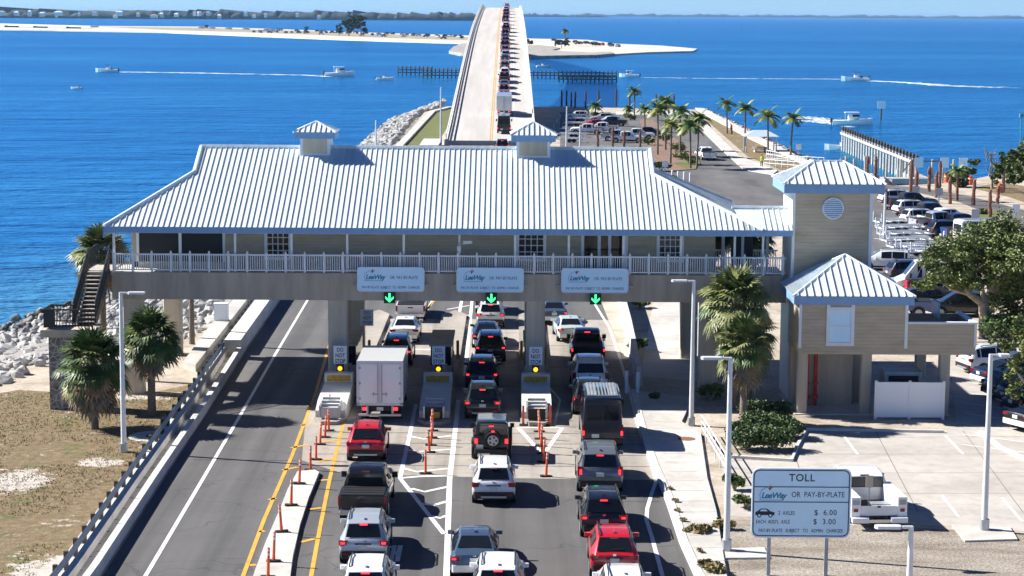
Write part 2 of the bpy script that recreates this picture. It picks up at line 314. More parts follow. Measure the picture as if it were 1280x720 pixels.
# ------------------------------------------------------------------ mesh building
class MB:
    def __init__(s): s.v = []; s.f = []; s.m = []
    def add(s, vs, fs, mi=0):
        o = len(s.v); s.v += [tuple(p) for p in vs]
        for f in fs: s.f.append(tuple(i + o for i in f)); s.m.append(mi)
        return o
    def box(s, c, d, mi=0, rz=0.0, ch=0.0):
        hx, hy, hz = d[0] / 2, d[1] / 2, d[2] / 2
        ca, sa = math.cos(rz), math.sin(rz)
        if ch:
            h = min(ch, hx * .9, hy * .9)
            ring = [(-hx + h, -hy), (hx - h, -hy), (hx, -hy + h), (hx, hy - h), (hx - h, hy), (-hx + h, hy), (-hx, hy - h), (-hx, -hy + h)]
        else: ring = [(-hx, -hy), (hx, -hy), (hx, hy), (-hx, hy)]
        n = len(ring)
        vs = [(c[0] + x * ca - y * sa, c[1] + x * sa + y * ca, c[2] + z) for z in (-hz, hz) for x, y in ring]
        fs = [tuple(range(n - 1, -1, -1)), tuple(range(n, 2 * n))] + [(i, (i + 1) % n, n + (i + 1) % n, n + i) for i in range(n)]
        s.add(vs, fs, mi); return s
    def bx(s, x0, x1, y0, y1, z0, z1, mi=0): return s.box(((x0 + x1) / 2, (y0 + y1) / 2, (z0 + z1) / 2), (abs(x1 - x0), abs(y1 - y0), abs(z1 - z0)), mi)
    def tube(s, pts, rs, n=8, mi=0, cap=True):
        pts = [Vector(p) for p in pts]
        if not isinstance(rs, (list, tuple)): rs = [rs] * len(pts)
        vs = []
        for i, p in enumerate(pts):
            d = (pts[min(i + 1, len(pts) - 1)] - pts[max(i - 1, 0)]).normalized()
            a = d.cross(Vector((0, 0, 1)) if abs(d.z) < 0.9 else Vector((1, 0, 0))).normalized(); b = d.cross(a)
            vs += [p + (a * math.cos(2 * math.pi * k / n) + b * math.sin(2 * math.pi * k / n)) * rs[i] for k in range(n)]
        fs = []
        for i in range(len(pts) - 1):
            for k in range(n):
                fs.append((i * n + k, (i + 1) * n + k, (i + 1) * n + (k + 1) % n, i * n + (k + 1) % n))
        if cap: fs += [tuple(range(n)), tuple(range((len(pts)) * n - 1, (len(pts) - 1) * n - 1, -1))]
        s.add(vs, fs, mi); return s
    def prism(s, poly, z0, z1, mi=0, mi_side=None):
        n = len(poly); ar = sum(poly[i][0] * poly[(i + 1) % n][1] - poly[(i + 1) % n][0] * poly[i][1] for i in range(n))
        if ar < 0: poly = poly[::-1]
        vs = [(p[0], p[1], z0) for p in poly] + [(p[0], p[1], z1) for p in poly]
        s.add(vs, [tuple(range(n, 2 * n))], mi); o = len(s.v) - 2 * n
        for i in range(n):
            s.f.append((o + i, o + (i + 1) % n, o + n + (i + 1) % n, o + n + i)); s.m.append(mi if mi_side is None else mi_side)
        return s
    def sheet(s, poly, z, mi=0):
        n = len(poly); ar = sum(poly[i][0] * poly[(i + 1) % n][1] - poly[(i + 1) % n][0] * poly[i][1] for i in range(n))
        if ar < 0: poly = poly[::-1]
        s.add([(p[0], p[1], z) for p in poly], [tuple(range(n))], mi); return s
    def strip(s, pts, wid, z, mi=0):
        """painted line of a given width along a polyline"""
        pts = [Vector((p[0], p[1], 0)) for p in pts]; vs = []
        for i, p in enumerate(pts):
            d = (pts[min(i + 1, len(pts) - 1)] - pts[max(i - 1, 0)]).normalized(); q = Vector((-d.y, d.x, 0)) * wid / 2
            vs += [(p.x + q.x, p.y + q.y, z), (p.x - q.x, p.y - q.y, z)]
        s.add(vs, [(2 * i, 2 * i + 1, 2 * i + 3, 2 * i + 2) for i in range(len(pts) - 1)], mi); return s
    def quad(s, a, b, c, d, mi=0): s.add([a, b, c, d], [(0, 1, 2, 3)], mi); return s
    def wallrun(s, pts, prof, mi=0):
        """extrude a closed (offset,z) profile along a ground polyline"""
        pts = [Vector((p[0], p[1], p[2] if len(p) > 2 else 0)) for p in pts]; vs = []; n = len(prof)
        for i, p in enumerate(pts):
            d = (pts[min(i + 1, len(pts) - 1)] - pts[max(i - 1, 0)]); d.z = 0; d.normalize(); q = Vector((d.y, -d.x, 0))
            vs += [(p.x + q.x * o, p.y + q.y * o, p.z + z) for o, z in prof]
        fs = [(i * n + k, i * n + (k + 1) % n, (i + 1) * n + (k + 1) % n, (i + 1) * n + k) for i in range(len(pts) - 1) for k in range(n)]
        fs += [tuple(range(n - 1, -1, -1)), tuple(range((len(pts) - 1) * n, len(pts) * n))]
        s.add(vs, fs, mi); return s
    def mesh(s, name, mats, smooth=None):
        me = bpy.data.meshes.new(name); me.from_pydata(s.v, [], s.f)
        for m in (mats if isinstance(mats, (list, tuple)) else [mats]): me.materials.append(MATS[m])
        me.polygons.foreach_set('material_index', s.m)
        if smooth is not None:
            me.polygons.foreach_set('use_smooth', [True] * len(s.f))
            me.set_sharp_from_angle(angle=R(smooth))
        me.update(); return me
    def build(s, name, mats, parent=None, smooth=None, fix=False):
        me = s.mesh(name, mats, smooth)
        if fix:
            import bmesh
            bm = bmesh.new(); bm.from_mesh(me); bmesh.ops.recalc_face_normals(bm, faces=bm.faces); bm.to_mesh(me); bm.free()
        o = bpy.data.objects.new(name, me); C.objects.link(o)
        if parent: o.parent = parent
        return o

def tag(o, label, cat, group=None, kind=None):
    o['label'] = label; o['category'] = cat
    if group: o['group'] = group
    if kind: o['kind'] = kind
    return o
def struct(o, label=None, kind='structure'):
    o['kind'] = kind
    if label: o['label'] = label
    return o
def empty(name, loc=(0, 0, 0), rz=0.0):
    o = bpy.data.objects.new(name, None); C.objects.link(o); o.location = loc; o.rotation_euler = (0, 0, rz); o.empty_display_size = 0.3; return o
def thing(name, label, cat, loc=(0, 0, 0), rz=0.0, group=None): return tag(empty(name, loc, rz), label, cat, group)
def copy_tree(o, parent=None):
    c = o.copy(); C.objects.link(c)
    if parent: c.parent = parent
    for ch in list(o.children): copy_tree(ch, c)
    return c
def text(body, size, loc, m, parent=None, rz=0.0, flat=False, align='CENTER', name='lettering', sx=1.0, shear=0.0, bold=0.0, sp=1.0):
    cu = bpy.data.curves.new(name, 'FONT'); cu.body = body; cu.size = size; cu.align_x = align; cu.align_y = 'CENTER'
    cu.extrude = 0.002; cu.shear = shear; cu.offset = bold; cu.space_character = sp; cu.resolution_u = 3
    o = bpy.data.objects.new(name, cu); C.objects.link(o)
    dg = bpy.context.evaluated_depsgraph_get(); me = bpy.data.meshes.new_from_object(o.evaluated_get(dg))
    bpy.data.objects.remove(o); me.materials.clear(); me.materials.append(MATS[m]); me.name = name
    t = bpy.data.objects.new(name, me); C.objects.link(t); t.location = loc
    t.rotation_euler = (0 if flat else math.pi / 2, 0, rz); t.scale = (sx, 1, 1)
    if parent: t.parent = parent
    return t
ORD = ['first', 'second', 'third', 'fourth', 'fifth', 'sixth', 'seventh', 'eighth', 'ninth', 'tenth', 'eleventh', 'twelfth', 'thirteenth', 'fourteenth', 'fifteenth', 'sixteenth', 'seventeenth', 'eighteenth', 'nineteenth', 'twentieth', 'twenty-first', 'twenty-second', 'twenty-third', 'twenty-fourth', 'twenty-fifth', 'twenty-sixth', 'twenty-seventh', 'twenty-eighth', 'twenty-ninth', 'thirtieth']

# ------------------------------------------------------------------ the setting: water, land, roads
WZ = -2.5
struct(MB().sheet([(-60000, -3000), (60000, -3000), (60000, 60000), (-60000, 60000)], WZ).build('water', 'water'))
LAND = [(-75, 8), (-52, 80), (-33.5, 102), (-29.6, 112), (-28.6, 118), (-25.5, 122), (-21.2, 126.5), (-20.0, 142), (-19.8, 165), (-19.2, 220), (-18.4, 318), (-19.0, 430), (-15, 449),
        (9, 459), (41, 448), (42.2, 285), (42.8, 262), (47.5, 249), (53, 252), (58, 257), (75, 284), (110, 310), (150, 200), (150, 8)]
WATERLINE = [(-92, 8), (-60, 92), (-41, 128), (-39.8, 137), (-38.6, 146), (-37, 157), (-34, 164), (-30, 181), (-27, 214), (-25.4, 318), (-25.2, 445), (-21, 488), (-8, 500),
             (9, 507), (46.5, 500), (48.6, 327), (49.5, 290), (52, 268), (56, 262), (61, 266), (78, 296), (118, 330), (165, 200), (165, 8)]
struct(MB().prism(LAND, -5, 0.0).build('ground', 'sand'))
mb = MB()
for i in range(len(LAND) - 1):
    a, b, c, d = LAND[i], LAND[i + 1], WATERLINE[i + 1], WATERLINE[i]
    mb.quad((*a, -0.03), (*b, -0.03), (*c, -2.9), (*d, -2.9))
struct(mb.build('shore_slope', 'revetment'))
struct(MB().sheet([(-70, 20), (-50, 80), (-31, 105.5), (-27.5, 110), (-21, 108), (-18.2, 112), (-17.6, 104), (-17.4, 95), (-16.8, 60), (-15.8, 20)], 0.004).build('dry_grass', 'dry_grass'))
G = lambda *pp: [tuple(at(*p)[:2]) for p in pp]
# roads (asphalt from the foreground through the plaza to the bridge foot)
rl = [(-15.0, 20), (-15.3, 73), (-15.7, 88), (-16.1, 105), (-16.6, 123), (-17.0, 145), (-14.5, 230), (-10.9, 322)]
rr = [(7.4, 20), (6.95, 73), (6.75, 82), (6.6, 96), (6.9, 108), (6.75, 133), (6.4, 160), (5.2, 230), (3.9, 325)]
struct(MB().sheet(rl + rr[::-1], 0.004).build('road', 'asphalt'))
ap = [(-9.9, 92.6), (-7.7, 89.9), (0, 89.2), (6.65, 89.0), (6.6, 96), (6.9, 108), (6.8, 132), (6.7, 137), (-11.4, 137), (-11.0, 118), (-10.6, 101)]
struct(MB().sheet(ap, 0.008).build('concrete_apron', 'concrete'))
# expansion joints across the apron and patched cracks across the road
mb = MB()
for y in (91.6, 94.0, 96.5, 99.0, 112, 118, 126, 131): mb.strip([(-9.4 if y < 100 else -8, y), (6.5, y + 0.1)], 0.07, 0.012)
for y, x0, x1 in ((92.6, -15.0, -10.2), (79.0, -9.3, -7.2), (83.6, -9.4, -7.4), (88.6, -9.5, -7.6), (85, 4, 6.5), (105.2, -15.4, -11), (150, -16, -11)): mb.strip([(x0, y), (x1, y - 0.05)], 0.06, 0.010)
struct(mb.build('pavement_joints', 'asphalt_joint'))
# painted markings
mw = MB(); Z = 0.014
mw.strip(G((172, 740), (182, 720), (250, 605), (300, 520), (340, 450), (384, 376), (410, 335)), 0.17, Z)
mw.strip(G((556, 740), (558, 720), (562, 600), (570, 530), (573, 500)), 0.24, Z)
mw.strip(G((555, 668), (500, 598), (513, 540), (520, 505)), 0.20, Z)
for (a, b, c) in (((502, 585), (521, 590), (560, 586)), ((506, 562), (522, 565), (562, 562)), ((509, 545), (530, 549), (564, 545)),
                  ((500, 598), (524, 596), (560, 595)), ((514, 611), (531, 615), (559, 609)), ((527, 630), (542, 632), (559, 627)), ((538, 645), (550, 648), (558, 645))):
    mw.strip(G(a, b, c), 0.26, Z + 0.003)
mw.strip(G((648, 535), (678, 568)), 0.22, Z); mw.strip(G((703, 535), (680, 568)), 0.22, Z); mw.strip(G((652, 535), (700, 535)), 0.16, Z + .003)
mw.strip(G((832, 740), (828, 720), (815, 672), (808, 650), (809, 636), (815, 616), (820, 603), (817, 588), (797, 530), (787, 490), (775, 448), (762, 410), (742, 378), (728, 350)), 0.17, Z)
mw.strip(G((560, 470), (577, 376)), 0.22, Z); mw.strip(G((581, 470), (590, 376)), 0.22, Z)
for y in (384, 396, 408, 421, 434): mw.strip(G((553 + (440 - y) * .1, y + 3), (587, y - 2)), 0.2, Z + .003)
mw.strip(G((503, 450), (540, 376)), 0.16, Z); mw.strip(G((683, 480), (700, 500), (693, 533)), 0.12, Z)
mw.strip(G((505, 437), (540, 437)), 0.35, Z)
# the tail of a word painted in the first lane
for a, b in (((485, 684), (491, 684)),): mw.strip([at(*a), at(*b)], 0.35, Z)
mw.bx(at(491, 692).x - .09, at(491, 692).x + .09, at(491, 702).y, at(491, 682).y, Z, Z + .002)
mw.bx(at(498.5, 692).x - .10, at(498.5, 692).x + .10, at(498.5, 702).y, at(498.5, 682).y, Z, Z + .002)
mw.bx(at(491, 692).x + .09, at(498.5, 692).x - .10, at(495, 694).y, at(495, 689.5).y, Z, Z + .002)
# parking bay lines
for a, b in (((1182, 545), (1204, 568)), ((1178, 620), (1198, 646)), ((1252, 622), (1278, 652)), ((1055, 545), (1072, 568))): mw.strip(G(a, b), 0.13, 0.014)
for k in range(9): mw.strip(G((1240 - k * 1 - 30, 452 + k * 13), (1268 + k * 2, 462 + k * 13)), 0.12, 0.016)
struct(mw.build('white_road_markings', 'white_line'))
my = MB()
my.strip(G((299, 740), (304, 720), (330, 650), (365, 570), (395, 490), (412, 430), (420, 400)), 0.17, Z)
for p, q in (((312, 707), (320, 706)), ((324, 665), (331, 664)), ((336, 625), (345, 623)), ((353, 588), (372, 584)), ((364, 560), (385, 556)), ((376, 532), (392, 530)), ((384, 508), (402, 505))):
    my.strip(G(p, q), 0.24, Z)
my.strip(G((384, 740), (389, 720), (400, 660), (412, 600), (424, 550), (432, 520)), 0.17, Z)
for p, q in (((376, 678), (396, 673)), ((386, 637), (402, 635)), ((396, 601), (410, 600)), ((398, 578), (421, 572)), ((403, 553), (428, 549))): my.strip(G(p, q), 0.24, Z + .003)
my.strip([(-8.0, 118), (-6.4, 137), (-5.4, 150)], 0.16, Z); my.strip([(-7.5, 127), (-4.9, 127)], .2, Z + .003); my.strip([(-7.2, 132), (-4.7, 132)], .2, Z + .003)
struct(my.build('yellow_road_markings', 'yellow_line'))

# raised concrete island under the flexible posts
isl = G((394, 591), (399, 594), (386, 626), (375, 660), (366, 700), (361, 740), (312, 740), (318, 720), (333, 680), (348, 645), (360, 615), (372, 593))
struct(MB().prism(isl, 0.0, 0.16).build('raised_island', 'walk'))
# sidewalk right of the lanes with its kerb
kerb = G((884, 745), (868, 720), (850, 680), (840, 650), (830, 620), (816, 588), (806, 560), (795, 520), (789, 490))
inner = G((866, 500), (852, 530), (876, 545), (884, 600), (895, 640), (903, 690), (912, 745))
struct(MB().prism(kerb + inner, 0.0, 0.14).build('sidewalk', 'walk'))
mb = MB(); mb.wallrun([(p[0], p[1], 0) for p in kerb], [(-0.02, 0.0), (-0.02, 0.165), (0.32, 0.165), (0.32, 0.0)])
struct(mb.build('kerb', 'barrier_conc'))
wk2 = G((800, 470), (806, 440), (812, 400), (818, 376), (880, 376), (884, 440), (886, 478)) 
struct(MB().sheet(wk2, 0.008).build('path', 'walk'))
# parking lot beside the tower (concrete)
lot = G((902, 575), (990, 577), (996, 560), (1008, 538), (1180, 541), (1196, 530), (1190, 470), (1175, 430), (1330, 430), (1330, 668), (1190, 658), (1060, 652), (905, 645))
struct(MB().sheet(lot, 0.006).build('parking_lot', 'lot_concrete'))
mb = MB(); mb.wallrun([at(*p) for p in ((1180, 541), (1008, 538), (996, 560), (990, 577), (905, 572))], [(-.08, 0), (-.08, .14), (.08, .14), (.08, 0)])
mb.wallrun([at(*p) for p in ((1225, 541), (1250, 560), (1300, 585))], [(-.08, 0), (-.08, .14), (.08, .14), (.08, 0)])
struct(mb.build('lot_kerb', 'barrier_conc'))
struct(MB().sheet(G((905, 649), (1060, 656), (1190, 662), (1340, 670), (1340, 760), (880, 760)), 0.005).build('gravel_verge', 'gravel'))
for k, p in enumerate(([(868, 689), (955, 686), (962, 699), (880, 700)], [(1190, 658), (1262, 660), (1272, 676), (1206, 678)])):
    struct(MB().prism(G(*p), 0, 0.08).build('lamp_pad', 'walk'))
mb = MB()
for y in (86.5, 90.5, 94.5, 98.5): mb.strip([(10.9 if y < 95 else 16.5, y), (26.5, y + .5)], .035, .010)
for x in (13.5, 18, 22.5): mb.strip([(x - .6, 83.4), (x + .6, 100.3)], .035, .011)
for i in range(16): y = 75 + i * 1.9; mb.strip([(7.25, y), (8.7, y + .05)], .03, .144)
struct(mb.build('slab_joints', 'joint_grey'))
# north side: boat ramp roads and lots
nroad = G((700, 186), (700, 140), (866, 144), (884, 158), (905, 175), (935, 205), (968, 214), (1060, 220), (1110, 232), (1200, 243), (1340, 285), (1340, 312), (1230, 285), (1170, 268), (1120, 262),
          (1215, 330), (1230, 380), (1140, 380), (1085, 340), (1000, 300), (900, 268), (820, 225))
struct(MB().sheet(nroad, 0.006).build('ramp_road', 'lot_asphalt'))
mb = MB()
mb.prism(G((872, 158), (862, 150), (874, 146), (925, 196), (972, 214), (966, 219), (930, 213), (900, 186)), 0, 0.12)
mb.prism(G((770, 140), (868, 140), (868, 144), (770, 144)), 0, 0.12)
struct(mb.build('ramp_sidewalk', 'walk'))
struct(MB().sheet(G((868, 138), (905, 150), (990, 196), (1040, 214), (1030, 218), (975, 212), (935, 196), (880, 148)), 0.009).build('shore_lawn', 'dry_grass'))
mb = MB()
mb.prism(G((869, 136), (880, 136.5), (940, 168), (1010, 203), (1045, 216), (1041, 219), (1004, 206), (935, 173), (876, 141)), 0, 0.25)
struct(mb.build('sea_wall_cap', 'walk'))
# planted median between the lots
struct(MB().prism(G((800, 150), (815, 150), (872, 196), (870, 212), (842, 214), (818, 200), (806, 175)), 0, 0.1).build('planted_median', 'mulch'))
struct(MB().sheet(G((842, 205), (872, 197), (876, 206), (858, 212)), 0.105).build('median_turf', 'turf'))
struct(MB().prism(G((1110, 236), (1140, 240), (1200, 254), (1290, 290), (1290, 315), (1225, 300), (1188, 282), (1150, 258)), 0, 0.08).build('planted_verge', 'sand'))
struct(MB().sheet(G((1178, 268), (1200, 266), (1208, 278), (1190, 282)), 0.085).build('verge_turf', 'turf'))
struct(MB().sheet(G((1215, 262), (1245, 264), (1252, 274), (1222, 274)), 0.085).build('verge_turf', 'turf'))
struct(MB().sheet(G((1215, 235), (1260, 246), (1330, 270), (1330, 240), (1250, 228)), 0.009).build('roadside_grass', 'dry_grass'))
mb = MB()
for a, b in (((715, 183), (805, 181)), ((727, 172), (812, 170)), ((1092, 298), (1190, 310)), ((1092, 282), (1180, 290)), ((1092, 315), (1200, 332))): mb.strip(G(a, b), 0.2, 0.016)
struct(mb.build('bay_lines', 'white_line'))
struct(MB().sheet(G((1100, 231), (1150, 234.5), (1210, 245), (1300, 268), (1300, 290), (1200, 262), (1140, 248), (1100, 245)), 0.03).build('dock_road', 'lot_asphalt'))
# grass bank by the bridge foot and its wall
struct(MB().sheet([(-18.3, 318), (-12.3, 318), (-12.0, 448), (-14.4, 446), (-17.6, 428)], 0.006).build('grass_bank', 'turf'))
mb = MB(); mb.wallrun([(-18.2, 290), (-17.9, 318), (-17.2, 428), (-14.4, 447), (-12, 452)], [(-.6, -.5), (-.6, .35), (.6, .35), (.6, -.5)])
struct(mb.build('bank_wall', 'walk'))
struct(MB().prism([(-14.3, 306), (-11.4, 306), (-11.4, 322), (-14.3, 322)], 0, 1.0).build('abutment_block', 'barrier_conc'))

# far land
mb = MB(); B = lambda *pp: [tuple(at(p[0], p[1], WZ)[:2]) for p in pp]
main_b = B((-30, 29), (115, 33), (250, 34), (330, 36.5), (400, 39), (440, 41), (520, 43.5), (590, 45.5), (650, 49), (735, 51), (770, 56), (828, 58.5), (872, 62.5), (866, 65.5), (810, 67), (768, 69.5), (740, 71.5), (672, 72.5), (660, 73), (575, 69.5), (562, 67), (575, 55), (500, 52.8), (430, 50.5), (330, 46.5), (210, 41.5), (70, 39), (-30, 37.5))
mb.prism(main_b, -4, -1.6); struct(mb.build('causeway_island', 'beach_sand'))
struct(MB().prism(B((120, 34), (250, 35.5), (400, 40.5), (520, 45.5), (590, 48), (590, 52), (520, 50), (430, 46.5), (330, 42), (210, 38.5)), -1.7, -1.45).build('beach_road', 'beach_scrub'))
mb = MB(); mb.prism(B((561, 67), (567, 61), (578, 57), (590, 55.5), (592, 60), (590, 70.5), (575, 69.8)), -4, -.9); mb.prism(B((655, 60), (672, 59), (694, 61), (700, 63), (690, 65.5), (706, 67.5), (740, 69), (764, 67.8), (768, 70), (745, 72.2), (655, 73.8)), -4, -.9)
struct(mb.build('island_revetment', 'revetment'))
random.seed(3)
def far_strip(x0, x1, Y, h0, h1, name, step, depth=600):
    mb = MB(); n = int((x1 - x0) / step); vs = []; rnd_ = random.Random(4)
    for i in range(n + 1):
        x = x0 + (x1 - x0) * i / n
        h = h0 + (h1 - h0) * (0.5 + 0.5 * noise.noise((x * .004, 1, 0))) + (h1 - h0) * .6 * noise.noise((x * .03, 5, 0)) + (h1 - h0) * .75 * noise.noise((x * .09, 9, 0)) + (h1 - h0) * .4 * rnd_.uniform(-1, 1)
        edge = min(1, i / 6, (n - i) / 6); h = max(1.5, h * (0.3 + .7 * edge)); yy = Y + 60 * noise.noise((x * .002, 3, 0))
        vs += [(x, yy, WZ - 1), (x, yy, WZ + .4 * h), (x, yy + 12, WZ + .8 * h), (x, yy + 40, WZ + h), (x, yy + depth, WZ + h * .8), (x, yy + depth, WZ - 1)]
    fs = [(6 * i + k, 6 * i + 6 + k, 6 * i + 7 + k, 6 * i + 1 + k) for i in range(n) for k in range(5)]
    mb.add(vs, fs); return mb.build(name, 'far_tree', smooth=60)
struct(far_strip(-2600, -60, 6500, 15, 30, 'far_shore', 9), 'dark wooded far shore with white houses left of the bridge', 'stuff')
struct(far_strip(-220, 700, 15000, 14, 26, 'far_coast', 14), 'thin wooded coast on the horizon behind the bridge', 'stuff')
struct(far_strip(500, 7000, 21000, 14, 34, 'far_coast', 40), 'hazy thin coast on the horizon at the right', 'stuff')

# ------------------------------------------------------------------ toll plaza building
SL = (13.23 - 9.42) / (116 - 107.8); RY, RZ, EY, EZ = 116.0, 13.23, 107.8, 9.42
zr = lambda y: EZ + SL * (min(y, 2 * RY - y) - EY)
bld = thing('toll_plaza_building', 'long raised beige toll plaza building with white standing seam roof spanning the lanes', 'toll plaza', (-3.5, 109, 0))
def put(mb, name, m, parent=None, smooth=None, off=None):
    """mesh given in world coordinates, stored relative to its thing's base"""
    root = parent
    while root and root.parent: root = root.parent
    if root:
        l = root.location
        mb.v = [(x - l.x, y - l.y, z - l.z) for x, y, z in mb.v]
    return mb.build(name, m, parent, smooth)
GL, GR, GYF = -18.05, 7.95, 113.3; EL, ER = -22.13, 13.6
BK = lambda y: 2 * RY - y
mb = MB(); T = 0.10
def roofpoly(pts):
    mb.add([(x, y, z + 0.0) for x, y, z in pts], [tuple(range(len(pts)))]);
gz = zr(GYF)
roofpoly([(EL, EY, EZ), (ER, EY, EZ), (GR, GYF, gz), (GR, RY, RZ), (GL, RY, RZ), (GL, GYF, gz)])
roofpoly([(ER, BK(EY), EZ), (EL, BK(EY), EZ), (GL, BK(GYF), gz), (GL, RY, RZ), (GR, RY, RZ), (GR, BK(GYF), gz)])
roofpoly([(EL, BK(EY), EZ), (EL, EY, EZ), (GL, GYF, gz), (GL, BK(GYF), gz)])
roofpoly([(ER, EY, EZ), (ER, BK(EY), EZ), (GR, BK(GYF), gz), (GR, GYF, gz)])
for gx in (GL, GR): roofpoly([(gx, GYF, gz), (gx, BK(GYF), gz), (gx, RY, RZ)])
roof = put(mb, 'roof', 'roof_metal', bld)
# standing seams
mb = MB()
def seam(p, q, mb_, w_=0.032, h_=0.052):
    p, q = Vector(p), Vector(q); d = (q - p).normalized(); sd = Vector((1, 0, 0)) if abs(d.x) < .5 else Vector((0, 1, 0)); n = d.cross(sd).normalized()
    if n.z < 0: n = -n
    s = sd * w_ / 2
    mb_.add([p - s, p + s, p + s + n * h_, p - s + n * h_, q - s, q + s, q + s + n * h_, q - s + n * h_],
            [(0, 1, 2, 3), (7, 6, 5, 4), (3, 2, 6, 7), (0, 3, 7, 4), (1, 5, 6, 2)])
x = EL + 0.16
while x < ER - 0.1:
    if x < GL: yt = EY + (x - EL) / (GL - EL) * (GYF - EY)
    elif x > GR: yt = EY + (ER - x) / (ER - GR) * (GYF - EY)
    else: yt = RY - .06
    for f in (lambda y: y, BK): seam((x, f(EY), zr(EY)), (x, f(yt), zr(yt)), mb)
    x += 0.30
y = EY + .3
while y < BK(EY) - .2:
    k = min(1.0, (min(y, BK(y)) - EY) / (GYF - EY)); zt = EZ + k * (gz - EZ)
    seam((ER, y, EZ), (ER + (GR - ER) * k, y, zt), mb); seam((EL, y, EZ), (EL + (GL - EL) * k, y, zt), mb); y += .3
put(mb, 'seams', 'roof_metal', roof)
mb = MB()
def cap(p, q, w_=.26, h_=.11):
    p, q = Vector(p), Vector(q); mb.tube([p + Vector((0, 0, .03)), q + Vector((0, 0, .03))], w_ / 2, 6)
cap((GL - .1, RY, RZ), (GR + .1, RY, RZ))
for gx in (GL, GR):
    for f in (lambda y: y, BK): cap((gx, RY, RZ), (gx, f(GYF), gz)); cap((gx, f(GYF), gz), (EL if gx == GL else ER, f(EY), EZ))
put(mb, 'ridge_cap', 'roof_metal', roof)
mb = MB(); FH = .30
mb.bx(EL - .03, ER + .03, EY - .05, EY, EZ - FH, EZ + .03); mb.bx(EL - .03, ER + .03, BK(EY), BK(EY) + .05, EZ - FH, EZ + .03)
mb.bx(EL - .06, EL - .01, EY - .05, BK(EY) + .05, EZ - FH - .3, EZ + .04); mb.bx(ER + .01, ER + .06, EY - .05, BK(EY) + .05, EZ - FH, EZ + .03)
put(mb, 'fascia', 'fascia_blue', bld)
put(MB().bx(EL + .05, ER - .05, EY + .05, BK(EY) - .05, EZ - FH - .02, EZ - FH + .06), 'soffit', 'trim_white', bld)
# cupolas
def cupola(cx, w_, zb, ze, zt):
    cy = RY; mb = MB()
    mb.bx(cx - w_ / 2, cx + w_ / 2, cy - w_ / 2, cy + w_ / 2, zb - 1.0, ze + .1)
    cu = put(mb, 'cupola', 'trim_white', bld)
    mb = MB(); mb.bx(cx - w_ / 2 + .18, cx + w_ / 2 - .18, cy - w_ / 2 - .03, cy - w_ / 2 + .05, zb - .1, ze - .05); put(mb, 'louver', 'column_paint', cu)
    mb = MB(); e = w_ / 2 + .30
    mb.bx(cx - e, cx + e, cy - e, cy + e, ze - .38, ze); put(mb, 'fascia', 'fascia_blue', cu)
    mb = MB(); e += .06; c4 = [(cx - e, cy - e, ze), (cx + e, cy - e, ze), (cx + e, cy + e, ze), (cx - e, cy + e, ze)]
    mb.add(c4 + [(cx, cy, zt)], [(0, 1, 4), (1, 2, 4), (2, 3, 4), (3, 0, 4)])
    for k in range(-3, 4):
        xx = cx + k * .3
        t_ = 1 - abs(k * .3) / e
        seam((xx, cy - e, ze), (xx, cy - e + e * t_, ze + (zt - ze) * t_), mb, .035, .06)
    for p in c4: mb.tube([p, (cx, cy, zt)], .06, 5)
    put(mb, 'cupola_roof', 'roof_metal', cu)
cupola(-11.38, 1.72, 13.05, 14.2, 14.75); cupola(1.18, 1.95, 13.0, 14.1, 14.8)
# deck, beams, columns
mb = MB(); mb.bx(-21.95, 15.05, 108.7, 109.5, 5.35, 6.84); mb.bx(-21.95, 11.5, 122.4, 123.2, 5.35, 6.84); mb.bx(-21.95, -21.2, 109.5, 122.4, 5.35, 6.84); mb.bx(10.8, 11.5, 109.5, 122.4, 5.35, 6.84)
put(mb, 'beam', 'beam_paint', bld)
mb = MB(); mb.bx(-21.9, 15.0, 108.9, 112.6, 6.55, 6.86); mb.bx(-21.9, 11.45, 112.6, 123.1, 6.55, 6.86); put(mb, 'deck', 'walk', bld)
for x in (-20.9, -9.6, 1.3, 10.9):
    for y in (109.35, 122.0):
        mb = MB(); mb.box((x, y, 2.69), (1.05, 1.05, 5.36), 0, 0, .06); put(mb, 'column', 'column_paint', bld)
mb = MB()
WY = 110.6
mb.bx(-16.0, 11.3, WY, WY + .25, 6.86, 9.3); mb.bx(-21.2, -20.85, WY, WY + .25, 6.86, 9.3); mb.bx(-21.2, -16, WY, WY + .25, 9.1, 9.3); mb.bx(-21.2, -16, WY, WY + .25, 6.86, 7.2)
mb.bx(-21.2, -20.95, WY + .25, 121.4, 6.86, 9.3); mb.bx(11.05, 11.3, WY + .25, 121.4, 6.86, 9.3); mb.bx(-21.2, 11.3, 121.15, 121.4, 6.86, 9.3)
wall = put(mb, 'wall', 'siding', bld)
mb = MB(); mb.bx(-20.85, -16.0, WY + .12, WY + .2, 7.2, 9.1); put(mb, 'porch_screen', 'screen_dark', bld)
for x in (-20.85, -18.5, -16.05): put(MB().bx(x - .07, x + .07, WY - .02, WY + .12, 7.2, 9.1), 'screen_frame', 'trim_white', bld)
